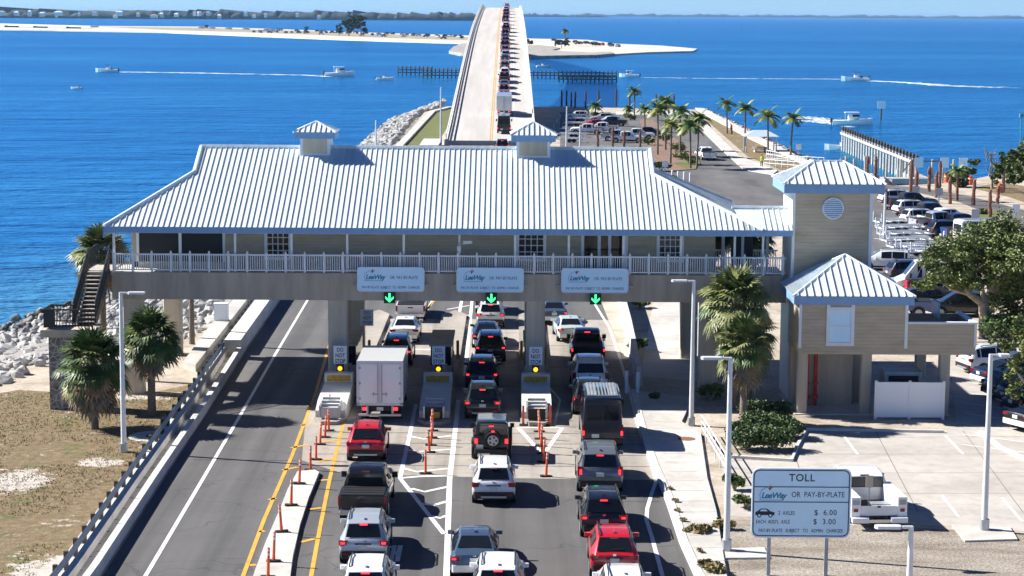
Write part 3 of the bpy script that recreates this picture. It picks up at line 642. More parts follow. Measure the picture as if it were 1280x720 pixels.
def window(x0, x1, z0, z1, nx, nz, y=WY, parent=bld, gm='dark_glass', bars=True):
    mb = MB(); t_ = .17
    mb.bx(x0 - t_, x0, y - .07, y + .04, z0 - t_, z1 + t_); mb.bx(x1, x1 + t_, y - .07, y + .04, z0 - t_, z1 + t_); mb.bx(x0, x1, y - .065, y + .04, z1, z1 + t_); mb.bx(x0, x1, y - .065, y + .04, z0 - t_, z0)
    if bars:
        for i in range(1, nx): xx = x0 + (x1 - x0) * i / nx; mb.bx(xx - .022, xx + .022, y - .05, y - .02, z0, z1)
        for i in range(1, nz): zz = z0 + (z1 - z0) * i / nz; mb.bx(x0, x1, y - .048, y - .018, zz - .02, zz + .02)
    wd = put(mb, 'window', 'trim_white', parent)
    mb = MB(); mb.bx(x0, x1, y - .016, y - .006, z0, z1); put(mb, 'pane', gm, wd); return wd
window(-13.62, -12.45, 7.5, 8.95, 4, 4); window(.38, 1.72, 7.5, 8.95, 4, 4); window(8.2, 9.38, 7.5, 8.95, 4, 4)
window(4.0, 4.75, 6.95, 8.9, 1, 1); window(5.5, 6.25, 6.95, 8.9, 1, 1)
mb = MB(); mb.bx(4.92, 5.33, WY - .05, WY - .01, 6.9, 8.9); dr = put(mb, 'door', 'dark_glass', bld)
mb = MB(); mb.bx(4.92 - .1, 4.92, WY - .09, WY - .01, 6.88, 9.0); mb.bx(5.33, 5.43, WY - .09, WY - .01, 6.88, 9.0); put(mb, 'door_frame', 'trim_white', dr)
for x in (-21.85, -18.2, -15.2, -12.1, -9.05, -5.95, -2.9, .15, 3.1, 6.1, 9.25, 12.2, 13.75):
    mb = MB(); mb.box((x, 109.0, 8.0), (.12, .12, 2.28)); put(mb, 'porch_post', 'trim_white', bld)
mb = MB(); mb.bx(-21.9, 15.0, 108.75, 108.87, 7.78, 7.86); mb.bx(-21.9, 15.0, 108.78, 108.84, 6.94, 7.0)
x = -21.85
while x < 15: mb.box((x, 108.81, 7.4), (.042, .04, .8)); x += .125
rail = put(mb, 'railing', 'trim_white', bld)
x = -21.85
rp0 = MB().box((0, 0, 0), (.11, .11, 1.1)).box((0, 0, .58), (.07, .07, .08)).mesh('railing_post', 'trim_white')
while x < 15.05: o = bpy.data.objects.new('railing_post', rp0); C.objects.link(o); o.parent = rail; o.location = Vector((x, 108.8, 7.4)) - bld.location; x += 1.048
# open walkway towards the tower
mb = MB(); wy = 110.0; wz = zr(wy)
roofw = [(12.6, EY, EZ), (15.2, EY, EZ), (15.2, wy, wz), (12.2, wy, wz)]
mb.add(roofw, [(0, 1, 2, 3)]); mb.add([(12.2, wy, wz), (15.2, wy, wz), (15.2, 112.4, EZ), (12.2, 112.4, EZ)], [(0, 1, 2, 3)])
x = 13.75
while x < 15.2: seam((x, EY, EZ), (x, wy, wz), mb); x += .3
mb.tube([(12.1, wy, wz + .03), (15.2, wy, wz + .03)], .11, 6)
put(mb, 'walkway_roof', 'roof_metal', bld)
put(MB().bx(ER + .06, 15.2, EY - .05, EY, EZ - FH, EZ + .03), 'walkway_fascia', 'fascia_blue', bld); put(MB().bx(11.35, 15.2, 112.4, 112.45, EZ - FH, EZ + .03), 'walkway_fascia', 'fascia_blue', bld); put(MB().bx(12.35, 13.6, 112.2, 112.28, 6.9, 9.1), 'walkway_dark_fill', 'screen_dark', bld)  # dark panel added at the back to stand for the walkway's shaded opening
for x, y in ((11.9, 112.2), (13.0, 112.2), (14.4, 112.2)):
    mb = MB(); mb.box((x, y, 8.05), (.16, .16, 2.36)); put(mb, 'walkway_post', 'trim_white', bld)
mb = MB(); mb.bx(11.35, 15.0, 112.28, 112.36, 7.78, 7.86)
x = 11.4
while x < 15: mb.box((x, 112.32, 7.35), (.042, .04, .9)); x += .14
put(mb, 'walkway_railing', 'trim_white', bld)
# service pipe along the beam and little cameras
mb = MB(); mb.tube([(-2.9, 108.93, 8.5), (-2.9, 108.5, 8.55), (-2.9, 108.45, 8.45)], .05, 6); mb.box((-2.9, 108.45, 8.28), (.22, .22, .28)); mb.box((-2.45, 108.5, 8.62), (.5, .16, .16), 0, .35); mb.tube([(-2.9, 108.6, 8.5), (-2.5, 108.5, 8.55)], .03, 5)
tag(mb.build('camera_housing', 'lamp_grey'), 'pale surveillance camera pair on the porch post above the middle sign', 'camera')

# tower with its lower room and terrace
tw = thing('stair_tower', 'beige square tower with pyramid roof and round vent joined to a low front room', 'tower', (17.3, 108.3, 0))
TX0, TX1, TY0, TY1 = 15.25, 19.55, 108.3, 112.0
mb = MB(); mb.bx(TX0 + .02, TX1, TY0, TY1, 2.6, 12.0); put(mb, 'tower_wall', 'siding', tw)
mb = MB(); mb.bx(TX0 - .03, TX0 + .02, TY0, TY1, 0, 12.0); mb.bx(TX0 - .03, TX0 + .12, TY0 - .04, TY0, 0, 12.0); put(mb, 'sunlit_side_wall', 'tower_sunlit', tw)  # left face and its corner strip coloured white for the sun falling there
mb = MB(); mb.bx(TX1 - .14, TX1 + .03, TY0 - .04, TY0 + .1, 6.2, 11.6); put(mb, 'corner_trim', 'trim_white', tw)
def hip(x0, x1, y0, y1, ze, rx0, rx1, ry, zt, fh, name, sp=.42):
    mb = MB(); e = [(x0, y0, ze), (x1, y0, ze), (x1, y1, ze), (x0, y1, ze)]; r = [(rx0, ry, zt), (rx1, ry, zt)]
    mb.add(e + r, [(0, 1, 5, 4), (1, 2, 5), (2, 3, 4, 5), (3, 0, 4)])
    for a, b in ((0, 0), (1, 1), (2, 1), (3, 0)): mb.tube([e[a], r[b]], .075, 6)
    if rx1 > rx0: mb.tube(r, .075, 6)
    x = x0 + .25
    while x < x1 - .1:
        k = 1.0
        if x < rx0: k = (x - x0) / (rx0 - x0)
        elif x > rx1: k = (x1 - x) / (x1 - rx1)
        seam((x, y0, ze), (x, y0 + (ry - y0) * k, ze + (zt - ze) * k), mb, .035, .07); x += sp
    y = y0 + .25
    while y < y1 - .1:
        k = (y - y0) / (ry - y0) if y < ry else (y1 - y) / (y1 - ry)
        seam((x0, y, ze), (x0 + (rx0 - x0) * k, y, ze + (zt - ze) * k), mb, .035, .07); y += sp
    o = put(mb, name, 'roof_metal', tw)
    mb = MB(); i = .04; mb.bx(x0 + i, x1 - i, y0 + i, y1 - i, ze - fh, ze - .012); put(mb, 'roof_fascia', 'fascia_blue', o); return o
hip(TX0 - .62, TX1 + .62, TY0 - .62, TY1 + .62, 11.98, 16.6, 18.2, 110.15, 13.05, .5, 'tower_roof')
mb = MB(); c = (17.42, TY0, 10.62)
ring = [(c[0] + .55 * math.cos(a * math.pi / 16), c[2] + .55 * math.sin(a * math.pi / 16)) for a in range(32)]
mb.add([(x, TY0 - .05, z) for x, z in ring] + [(x, TY0 + .02, z) for x, z in ring], [tuple(range(32))] + [(i, (i + 1) % 32, 32 + (i + 1) % 32, 32 + i) for i in range(32)])
vent = put(mb, 'round_vent', 'fascia_blue', tw)
mb = MB(); mb.tube([(x, TY0 - .05, z) for x, z in ring + ring[:1]], .05, 5, 0, False)
put(mb, 'vent_frame', 'trim_white', vent)
mb = MB()
for k in range(-4, 5):
    hw = math.sqrt(max(0, .5 ** 2 - (k * .11) ** 2)); mb.bx(c[0] - hw, c[0] + hw, TY0 - .07, TY0 - .05, c[2] + k * .11 - .02, c[2] + k * .11 + .02)
put(mb, 'louvers', 'trim_white', vent)
RX0, RX1, RF = 15.15, 20.82, 104.2
mb = MB(); mb.bx(RX0, RX1, RF, 108.29, 3.27, 6.1); put(mb, 'room_wall', 'siding', tw)
put(MB().bx(RX0 - .02, RX0 + .13, RF - .04, RF, 3.6, 6.0), 'room_trim', 'trim_white', tw); put(MB().bx(RX1 - .1, RX1 + .06, RF - .04, RF + .1, 3.6, 6.0), 'room_trim', 'trim_white', tw)
hip(RX0 - .42, RX1 + .3, RF - .6, 109.3, 6.45, 17.97, 17.98, 107.2, 8.22, .46, 'room_roof', .40)
wd = window(16.75, 17.88, 3.9, 5.62, 1, 2, RF, tw, 'sign_blue'); 
mb = MB(); mb.bx(16.58, 16.75, RF - .06, RF, 5.79, 6.0); mb.bx(17.88, 18.05, RF - .06, RF, 5.79, 6.0); put(mb, 'window_trim', 'trim_white', tw)
mb = MB(); mb.bx(RX1 + .002, 24.5, RF + .03, RF + .2, 3.27, 4.92); mb.bx(24.33, 24.5, RF + .2, 108.2, 3.27, 4.92); mb.bx(RX1, 24.33, RF + .2, 108.2, 3.27, 3.5); mb.bx(RX1, 24.33, 108.0, 108.2, 3.5, 4.9)
put(mb, 'terrace_wall', 'siding', tw)
mb = MB(); mb.bx(RX1 + .07, 24.56, RF - .02, RF + .26, 4.92, 5.02); mb.bx(24.28, 24.56, RF + .26, 108.25, 4.92, 5.02); mb.bx(24.4, 24.53, RF - .02, RF + .03, 3.7, 4.92); put(mb, 'terrace_cap', 'trim_white', tw)
mb = MB(); mb.bx(22.9, 23.02, 106.4, 108.0, 4.9, 5.75); mb.quad((23.02, 106.3, 5.9), (24.2, 106.9, 5.1), (24.2, 108.2, 5.1), (23.02, 108.2, 5.9)); put(mb, 'terrace_screen', 'fascia_blue', tw)
for x, y in ((15.45, 104.75), (18.8, 104.6), (22.95, 104.6), (15.45, 107.7), (22.3, 107.6), (18.8, 107.9)):
    mb = MB(); mb.box((x, y, 1.64), (.55, .55, 3.27), 0, 0, .06); put(mb, 'column', 'column_paint', tw)
mb = MB(); mb.bx(15.75, 18.5, 106.9, 107.1, 0, 3.26); mb.bx(15.8, 18.5, 108.5, 112, 0, 2.6); put(mb, 'undercroft_wall', 'column_paint', tw)
mb = MB(); mb.bx(15.0, 23.3, 104.2, 110, 0, .06); put(mb, 'slab', 'walk', tw)
rp = thing('red_standpipes', 'pair of red standpipes under the tower room', 'pipes', (16.2, 106.5, 0))
mb = MB()
for x in (16.0, 16.45): mb.tube([(x, 106.55, .06), (x, 106.55, 3.25)], .1, 8); mb.box((x, 106.5, .55), (.3, .25, .2)); mb.box((x, 106.5, 1.3), (.26, .26, .12))
put(mb, 'pipe', 'red_pipe', rp)
fe = thing('vinyl_fence', 'white vinyl panel fence below the terrace', 'fence', (20.9, 103.3, 0))
for a, b in ((19.12, 20.9), (20.9, 22.68)):
    mb = MB(); mb.bx(a + .06, b - .06, 103.2, 103.26, .1, 1.95); mb.bx(a, b, 103.17, 103.29, 1.85, 1.98); put(mb, 'fence_panel', 'vinyl', fe)
for x in (19.12, 20.9, 22.68):
    mb = MB(); mb.box((x, 103.23, 1.03), (.13, .13, 2.06)); put(mb, 'fence_post', 'vinyl', fe)
ac = thing('condenser_unit', 'grey condenser unit behind the white vinyl fence', 'air conditioner', (20.8, 105.6, .06))
put(MB().bx(19.9, 21.9, 105.0, 106.4, .1, 2.2), 'cabinet', 'galv', ac); put(MB().bx(20.1, 21.7, 104.97, 105.0, 1.3, 2.0), 'grille', 'plastic_trim', ac)

# side stair at the west end
st = thing('side_stair', 'exterior stair with dark railings down to a stone based landing', 'stairs', (-22.7, 106, 0))
mb = MB(); NS = 13
for i in range(NS):
    k = i / NS; y = 109.2 - 3.7 * k; z = 6.82 - 2.42 * (i + 1) / NS + .19
    mb.bx(-23.3, -22.25, y - .33, y, z - .05, z)
put(mb, 'treads', 'tread', st)
mb = MB()
for x in (-23.36, -22.19): mb.quad((x - .05, 109.3, 6.55), (x - .05, 109.3, 6.95), (x - .05, 105.3, 4.75), (x - .05, 105.3, 4.3)); mb.quad((x + .05, 109.3, 6.55), (x + .05, 109.3, 6.95), (x + .05, 105.3, 4.75), (x + .05, 105.3, 4.3)); mb.quad((x - .05, 109.3, 6.95), (x + .05, 109.3, 6.95), (x + .05, 105.3, 4.75), (x - .05, 105.3, 4.75))
put(mb, 'stringers', 'black_rail', st)
mb = MB()
for i in range(NS): k = i / NS; mb.bx(-23.25, -22.3, 109.15 - 3.7 * k - .3, 109.15 - 3.7 * k - .27, 6.5 - 2.42 * k - .08, 6.5 - 2.42 * k + .16)
put(mb, 'risers', 'pile_dark', st)
mb = MB()
for x in (-23.36, -22.19):
    mb.tube([(x, 109.3, 7.95), (x, 105.3, 5.6)], .05, 6); mb.tube([(x, 109.3, 7.5), (x, 105.3, 5.15)], .03, 5)
    for i in range(28): k = i / 27; y = 109.3 - 4 * k; z = 6.85 - 2.4 * k; mb.box((x, y, z + .5), (.04, .035, 1.05))
mb.tube([(-23.4, 109.4, 7.95), (-23.4, 112.3, 7.95), (-21.95, 112.3, 7.95)], .045, 6)
for i in range(16): mb.box((-23.4, 109.4 + i * .19, 7.4), (.03, .03, 1.1)); mb.box((-23.4 + i * .093, 112.3, 7.4), (.03, .03, 1.1))
for a, b in (((-24.6, 103.9), (-24.6, 105.6)), ((-24.6, 105.6), (-23.4, 105.6)), ((-24.6, 103.9), (-22.1, 103.9))):
    mb.tube([(*a, 5.45), (*b, 5.45)], .05, 6); mb.tube([(*a, 4.6), (*b, 4.6)], .035, 5); n = int((Vector(b) - Vector(a)).length / .16)
    for i in range(n + 1): p = Vector(a).lerp(Vector(b), i / n); mb.box((p.x, p.y, 5.0), (.035, .035, .95))
put(mb, 'railing', 'black_rail', st)
mb = MB(); mb.bx(-23.5, -21.95, 109.3, 112.4, 6.6, 6.85); put(mb, 'top_landing', 'tread', st)
mb = MB(); mb.bx(-24.75, -21.9, 103.7, 105.8, 4.0, 4.4); put(mb, 'lower_landing', 'column_paint', st)
mb = MB(); mb.prism([(-24.5, 104.4), (-23.45, 104.4), (-23.45, 105.7), (-24.5, 105.7)], 0, 4.0); put(mb, 'stone_base', 'rubble', st)
for p in ((-22.95, 104.2), (-22.2, 104.2)):
    mb = MB(); mb.box((*p, 2.0), (.42, .42, 4.0)); put(mb, 'support_post', 'column_paint', st)
mb = MB(); mb.bx(-24.6, -24.0, 103.86, 103.9, 4.5, 5.4); mb.bx(-24.62, -24.56, 103.9, 105.5, 4.5, 5.4); put(mb, 'dark_screen', 'black_rail', st)

# ------------------------------------------------------------------ causeway bridge
BP = [(300, -.05), (313, .15), (330, 1.2), (350, 2.75), (389, 5.9), (430, 9.0), (477, 12.3), (530, 15.6), (580, 17.9), (630, 19.8), (680, 21.6), (730, 22.9), (780, 23.3), (830, 22.7), (900, 20), (1000, 13), (1100, 4), (1150, 0)]
def bz(y):
    for (a, za), (b, zb) in zip(BP, BP[1:]):
        if a <= y <= b:
            k = (y - a) / (b - a); return za + (zb - za) * k
    return 0
def bz_s(y): return sum(bz(max(300, min(1150, y + d))) for d in range(-20, 21, 4)) / 11 if y > 322 else bz(y)
bcx = lambda y: -3.55 - (y - 318) * 0.00235
br = thing('causeway_bridge', 'pale concrete causeway bridge climbing over the channel with a queue of vehicles', 'bridge', (-3.5, 318, 0))
ys = list(range(322, 1150, 6)); HW = 7.0
mb = MB(); prof = [(-HW, -.0), (-HW, -1.0), (HW, -1.0), (HW, 0.0)]
mb.wallrun([(bcx(y), y, bz_s(y) + .02) for y in ys], prof); put(mb, 'deck', 'bridge_deck', br)
mb = MB(); mb.wallrun([(bcx(y), y, bz_s(y)) for y in ys], [(HW - .02, -.9), (HW - .02, .82), (HW + .30, .82), (HW + .42, -.9)]); put(mb, 'parapet', 'parapet', br)
mb = MB(); mb.wallrun([(bcx(y), y, bz_s(y)) for y in ys], [(-HW + .02, -.9), (-HW + .02, .22), (-HW - .45, .22), (-HW - .5, -.9)]); put(mb, 'parapet', 'parapet', br)
mb = MB()
for z0 in (.50, .98): mb.wallrun([(bcx(y), y, bz_s(y)) for y in ys], [(-HW - .1, z0), (-HW - .1, z0 + .15), (-HW - .26, z0 + .15), (-HW - .26, z0)])
for y in ys[::1]: mb.box((bcx(y) - HW - .18, y, bz_s(y) + .65), (.14, .25, .95))
put(mb, 'railing', 'parapet', br)
mb = MB()
for o in (-.16, .16): mb.wallrun([(bcx(y) + o, y, bz_s(y) + .036) for y in ys], [(-.07, 0), (-.07, .003), (.07, .003), (.07, 0)])
put(mb, 'centre_lines', 'yellow_line', br)
mb = MB()
for o in (3.9,): mb.wallrun([(bcx(y) + o, y, bz_s(y) + .036) for y in ys], [(-.06, 0), (-.06, .003), (.06, .003), (.06, 0)])
put(mb, 'edge_lines', 'white_line', br)
for y in range(345, 1140, 36):
    mb = MB(); zz = bz_s(y); mb.bx(bcx(y) - 6, bcx(y) + 6, y - .7, y + .7, zz - 2.4, zz - 1.0)
    for o in (-4.2, 4.2): mb.bx(bcx(y) + o - .7, bcx(y) + o + .7, y - .6, y + .6, -5, zz - 2.3)
    put(mb, 'pier', 'parapet', br)
mb = MB()
for o in (-.16, .16): mb.strip([(-3.5 + o, 240), (-3.5 + o, 321)], .14, .014)
struct(mb.build('yellow_road_markings', 'yellow_line'))

# ------------------------------------------------------------------ west barrier and guardrail
BW = [(-15.25, 20), (-15.55, 73), (-15.95, 88), (-16.3, 105), (-16.85, 123), (-17.2, 146), (-17.3, 170)]
t = thing('concrete_barrier', 'low white concrete barrier along the west edge of the road', 'barrier', (-16, 90, 0))
put(MB(), 'x', 'barrier_conc') if 0 else None
mb = MB(); mb.wallrun(BW[:5], [(.15, 0), (.12, .48), (-.16, .48), (-.19, 0)]); put(mb, 'barrier_wall', 'barrier_conc', t)
mb = MB(); mb.wallrun([(x_ - .82, y_) for x_, y_ in BW[:5]], [(.15, 0), (.12, .44), (-.16, .44), (-.19, 0)]); put(mb, 'barrier_wall', 'barrier_conc', t)
mb = MB(); mb.wallrun([(-17.3, 122), (-17.35, 124), (-17.75, 146), (-17.9, 175)], [(.62, 0), (.56, .92), (-.46, .92), (-.52, 0)]); put(mb, 'barrier_wall', 'barrier_conc', t)
mb = MB()
for i in range(15): y = 62 + i * 4.2; x = -15.48 - (y - 62) * .0205; mb.box((x, y, .484), (.28, .03, .006))
put(mb, 'joints', 'asphalt_joint', t)
struct(MB().prism([(-18.6, 116), (-18.9, 131), (-19.3, 150), (-20.2, 150), (-20.0, 131), (-19.5, 117)], -.5, .42).build('embankment_slab', 'walk'))
t2 = [(-16.4, 20), (-16.6, 73), (-17.0, 86), (-17.3, 99), (-17.45, 108.5), (-18.0, 131), (-18.4, 146), (-18.5, 170)]
walk = [(p[0] + .45, p[1]) for p in t2]
struct(MB().prism([(-17.0, 20), (-17.2, 73), (-17.6, 86), (-17.8, 99), (-18, 108.5), (-18.5, 131), (-18.9, 146), (-19, 170)] + [(x + .0, y) for x, y in BW[::-1]], 0, .10).build('footway', 'walk'))
mb = MB()
for i in range(60): y = 60 + i * 1.9; x = -16.4 - (y - 60) * .0215; mb.box((x + .0, y, .104), (1.1, .05, .008))
struct(mb.build('footway_joints', 'asphalt_joint'))
gr = thing('guardrail', 'long grey steel guardrail on dark posts along the west footway', 'guardrail', (-17, 90, 0))
mb = MB(); mb.wallrun(t2, [(-.04, .50), (.03, .54), (-.01, .62), (.03, .70), (-.01, .78), (-.05, .80), (-.07, .66)]); put(mb, 'rail', 'rail_steel', gr)
y = 62.0; i = 0
while y < 150:
    for (a, b) in zip(t2, t2[1:]):
        if a[1] <= y <= b[1]: x = a[0] + (b[0] - a[0]) * (y - a[1]) / (b[1] - a[1])
    mb = MB(); mb.bx(x - .24, x - .08, y - .08, y + .08, 0, .82); put(mb, 'post', 'pile_dark', gr); y += 1.9

# ------------------------------------------------------------------ toll islands, signals and gantry signs
def toll_island(cx, nm, seq):
    t = thing('toll_island', f'concrete toll island with sloped nose under the {nm} column', 'toll island', (cx, 104, 0), 0, 'toll islands between the lanes')
    mb = MB(); mb.prism([(cx - .85, 101.6), (cx - .4, 100.8), (cx + .4, 100.8), (cx + .85, 101.6), (cx + .85, 138), (cx, 140), (cx - .85, 138)], 0, .2); put(mb, 'kerbed_base', 'concrete', t)
    # bullnose block sloping down to the front
    mb = MB(); pr_ = [(101.9, .2), (101.9, .55), (103.2, .85), (107.0, 1.10), (107.0, 1.58), (107.6, 1.58), (107.6, .2)]
    n = len(pr_); vs = [(cx + s * .78, y, z) for s in (-1, 1) for y, z in pr_]
    mb.add(vs, [tuple(range(n)), tuple(range(2 * n - 1, n - 1, -1))] + [(i, n + i, n + (i + 1) % n, (i + 1) % n) for i in range(n)])
    import bmesh
    o = put(mb, 'nose_block', 'barrier_conc', t)
    bm = bmesh.new(); bm.from_mesh(o.data); bmesh.ops.recalc_face_normals(bm, faces=bm.faces); bm.to_mesh(o.data); bm.free()
    mb = MB(); mb.bx(cx - .62, cx + .62, 106.96, 106.99, 1.16, 1.48); put(mb, 'hazard_panel', 'hazard_yellow', t)
    mb = MB()
    for k in range(4): mb.bx(cx - .46, cx + .46, 101.5 + .36 * k, 101.62 + .36 * k, .66 + .11 * k, .78 + .11 * k)
    mb.bx(cx - .55, cx - .46, 101.3, 103, .3, .9); mb.bx(cx + .46, cx + .55, 101.3, 103, .3, .9)
    put(mb, 'attenuator', 'steel', t)
    mb = MB(); mb.bx(cx - .44, cx + .44, 101.35, 101.5, .25, .8); put(mb, 'attenuator_panel', 'plastic_trim' if seq else 'steel', t)
    if seq == 1: mb = MB(); mb.bx(cx - .1, cx + .3, 101.3, 101.34, .3, .62); put(mb, 'marker_plate', 'hazard_yellow', t)
    mb = MB(); mb.bx(cx - .62, cx + .62, 111.5, 116.5, .2, 1.25); bo_ = put(mb, 'toll_booth', 'beam_paint', t)
    mb = MB(); mb.bx(cx - .58, cx + .58, 111.55, 116.45, 1.25, 2.35); put(mb, 'booth_window', 'dark_glass', bo_)
    mb = MB(); mb.bx(cx - .66, cx + .66, 111.4, 116.6, 2.35, 2.5); put(mb, 'booth_roof', 'beam_paint', bo_)
    mb = MB(); mb.bx(cx - .4, cx + .4, 109.95, 110.8, .2, 1.5); put(mb, 'toll_cabinet', 'beam_paint', t)
    for k, (dx, y) in enumerate(((.72, 108.1), (-.72, 108.1), (.72, 120), (-.72, 120))):
        mb = MB(); mb.tube([(cx + dx, y, .2), (cx + dx, y, 1.25), (cx + dx, y, 1.31)], [.09, .09, .05], 8); put(mb, 'bollard', 'hazard_yellow', t)
    ms = MB(); ms.tube([(cx, 108.0, .2), (cx, 108.0, 2.6)], .05, 6); 
    s = thing('do_not_stop_sign', f'small white DO NOT STOP sign on the {nm} toll island', 'sign', (cx, 108, .2), 0, 'stop notices on the toll islands')
    put(ms, 'sign_post', 'galv', s)
    mb = MB(); mb.bx(cx - .36, cx + .36, 107.9, 107.93, 1.95, 2.95); put(mb, 'panel', 'sign_white', s)
    for r_, wd in enumerate(('DO', 'NOT', 'STOP')): text(wd, .30, (0, -.105, 2.52 - .31 * r_), 'ink', s, sx=.8, bold=.004)
    l = thing('amber_lamp', f'glowing amber warning lamp on the {nm} toll island', 'lamp', (cx, 108, 1.62), 0, 'amber lamps on the toll islands')
    mb = MB(); mb.tube([(cx, 107.75, 1.72), (cx, 107.68, 1.72)], [.13, .11], 14); put(mb, 'lens', 'amber_lamp', l)
    mb = MB(); mb.box((cx, 107.88, 1.74), (.40, .22, .42), 0, 0, .04); put(mb, 'housing', 'plastic_trim', l)
for i, (cx, nm) in enumerate(((-9.38, 'left'), (-4.0, 'middle'), (1.32, 'right'))): toll_island(cx, nm, i)
s = thing('notice_sign', 'small white notice on the rear column left of the first lane', 'sign', (-8.9, 121, 1.9))
mb = MB(); mb.bx(-9.3, -8.5, 121.38, 121.42, 1.95, 2.95); put(mb, 'panel', 'sign_white', s)
for r_, wd in enumerate(('DO', 'NOT', 'STOP')): text(wd, .30, (0, .36, .84 - .31 * r_), 'ink', s, sx=.8)
def rounded(x0, x1, z0, z1, r, y, n=5):
    pts = []
    for cx, cz, a0 in ((x1 - r, z0 + r, -90), (x1 - r, z1 - r, 0), (x0 + r, z1 - r, 90), (x0 + r, z0 + r, 180)):
        for k in range(n + 1): a = R(a0 + 90 * k / n); pts.append((cx + r * math.cos(a), y, cz + r * math.sin(a)))
    return pts
def panel(mb, x0, x1, z0, z1, r, y0, y1):
    f = rounded(x0, x1, z0, z1, r, y0); b = rounded(x0, x1, z0, z1, r, y1); n = len(f)
    mb.add(f + b, [tuple(range(n)), tuple(range(2 * n - 1, n - 1, -1))] + [(i, n + i, n + (i + 1) % n, (i + 1) % n) for i in range(n)]); return mb
def logo(parent, x, y, z, s):
    """local logo: arc swoosh, small bird and the slanted word"""
    text('LeeWay', .36 * s, (x, y, z), 'logo_teal', parent, shear=.25, bold=.010 * s, sp=.86)
    mb = MB(); pts = [(x - .60 * s + .50 * s * (1 - math.cos(R(a))), y, z + .02 * s + .38 * s * math.sin(R(a))) for a in range(-25, 115, 14)]
    mb.tube(pts, .010 * s, 5); mb.tube([(x - .62 * s, y, z - .2 * s), (x + .45 * s, y, z - .2 * s)], .012 * s, 5); mb.build('logo_arc', 'logo_teal', parent)
    mb = MB(); bx_, bz_ = x - .16 * s, z + .30 * s
    mb.add([(bx_ - .10 * s, y, bz_ + .06 * s), (bx_, y, bz_ - .09 * s), (bx_ + .05 * s, y, bz_), (bx_ + .15 * s, y, bz_ + .08 * s), (bx_ + .04 * s, y, bz_ + .06 * s), (bx_ + .03 * s, y, bz_ + .20 * s), (bx_ - .03 * s, y, bz_ + .05 * s)], [(0, 1, 2, 3, 4, 5, 6)])
    mb.build('logo_bird', 'logo_red', parent)
for i, (cx, nm) in enumerate(((-6.63, 'left'), (-1.2, 'middle'), (4.53, 'right'))):
    t = thing('gantry_sign', f'pale blue toll sign hung on the beam over the {nm} lane', 'sign', (cx, 108.4, 5.9), 0, 'lane signs on the beam')
    mb = MB(); panel(mb, -1.82, 1.82, 0, 1.32, .16, 0, .06); mb.build('panel', 'sign_blue', t)
    mb = MB(); mb.tube([Vector(p) + Vector((0, -.004, 0)) for p in rounded(-1.82, 1.82, 0, 1.32, .16, 0) + [(1.66, 0, 0)]], .03, 5); mb.build('rim_trim', 'sign_white', t)
    logo(t, -.85, -.006, .78, .98)
    text('OR  PAY-BY-PLATE', .235, (.72, -.004, .76), 'ink', t, sx=.78)
    text('PAY-BY-PLATE  SUBJECT  TO  ADMIN  CHARGES', .20, (0, -.004, .22), 'ink', t, sx=.74)
    mb = MB(); mb.bx(-2.1, 2.1, .1, .16, .28, .36); mb.bx(-1.2, -1.1, .08, .3, .3, 1.0); mb.bx(1.1, 1.2, .08, .3, .3, 1.0); mb.build('bracket', 'galv', t)
    ax = cx + (-.07, 0.07, .05)[i]
    t = thing('lane_signal', f'green arrow lane signal below the {nm} beam sign', 'signal', (ax, 108.35, 5.25), 0, 'green arrow signals')
    mb = MB(); mb.bx(-.31, .31, 0, .25, 0, .62); mb.build('housing', 'plastic_trim', t)
    mb = MB(); mb.bx(-.045, .045, -.03, -.002, .1, .55)
    for s_ in (-1, 1): mb.quad((0, -.031, .06), (s_ * .22, -.031, .27), (s_ * .22, -.031, .38), (0, -.031, .18)); mb.quad((s_ * .22, -.03, .38), (s_ * .22, -.03, .27), (0, -.03, .06), (0, -.03, .18))
    mb.build('arrow', 'green_led', t)
# big toll sign on two posts
t = thing('toll_sign', 'large pale blue toll price sign with black border on two steel posts', 'sign', (10.92, 73.4, 0))
z0, z1, x0, x1 = 1.52, 4.15, -1.85, 1.84
mb = MB(); panel(mb, x0, x1, z0, z1, .26, -.03, .03); mb.build('panel', 'sign_blue', t)
mb = MB(); fr = [Vector(p) for p in rounded(x0 + .035, x1 - .035, z0 + .035, z1 - .035, .24, -.034)]
fi = [Vector(p) for p in rounded(x0 + .075, x1 - .075, z0 + .075, z1 - .075, .20, -.034)]; n = len(fr)
mb.add(fr + fi, [(i, (i + 1) % n, n + (i + 1) % n, n + i) for i in range(n)])
for z in (3.46, 2.88): mb.bx(x0 + .05, x1 - .05, -.036, -.033, z - .018, z + .018)
mb.build('border', 'ink', t)
mb = MB(); e0 = [Vector(p) + Vector((0, 0, 0)) for p in rounded(x0, x1, z0, z1, .26, 0)]; mb.tube(e0 + e0[:1], .03, 5); mb.build('rim_trim', 'sign_white', t)
Yt = -.036
text('TOLL', .40, (0, Yt, 3.80), 'ink', t, sx=.95, bold=.004, sp=1.1)
logo(t, -1.05, Yt, 3.12, .86)
text('OR  PAY-BY-PLATE', .30, (.62, Yt, 3.16), 'ink', t, sx=.80)
mb = MB(); cx, cz = -1.36, 2.44
mb.add([(cx + a, Yt, cz + b) for a, b in ((-.36, -.07), (.36, -.07), (.36, .04), (.2, .08), (.08, .18), (-.16, .18), (-.28, .08), (-.36, .05))], [tuple(range(8))])
for dx in (-.21, .21): mb.tube([(cx + dx, Yt - .002, cz - .08), (cx + dx, Yt + .002, cz - .08)], .085, 12)
mb.build('car_symbol', 'ink', t)
mb = MB(); mb.add([(cx + a, Yt - .004, cz + b) for a, b in ((-.2, .08), (.10, .08), (.05, .15), (-.14, .15))], [(0, 1, 2, 3)])
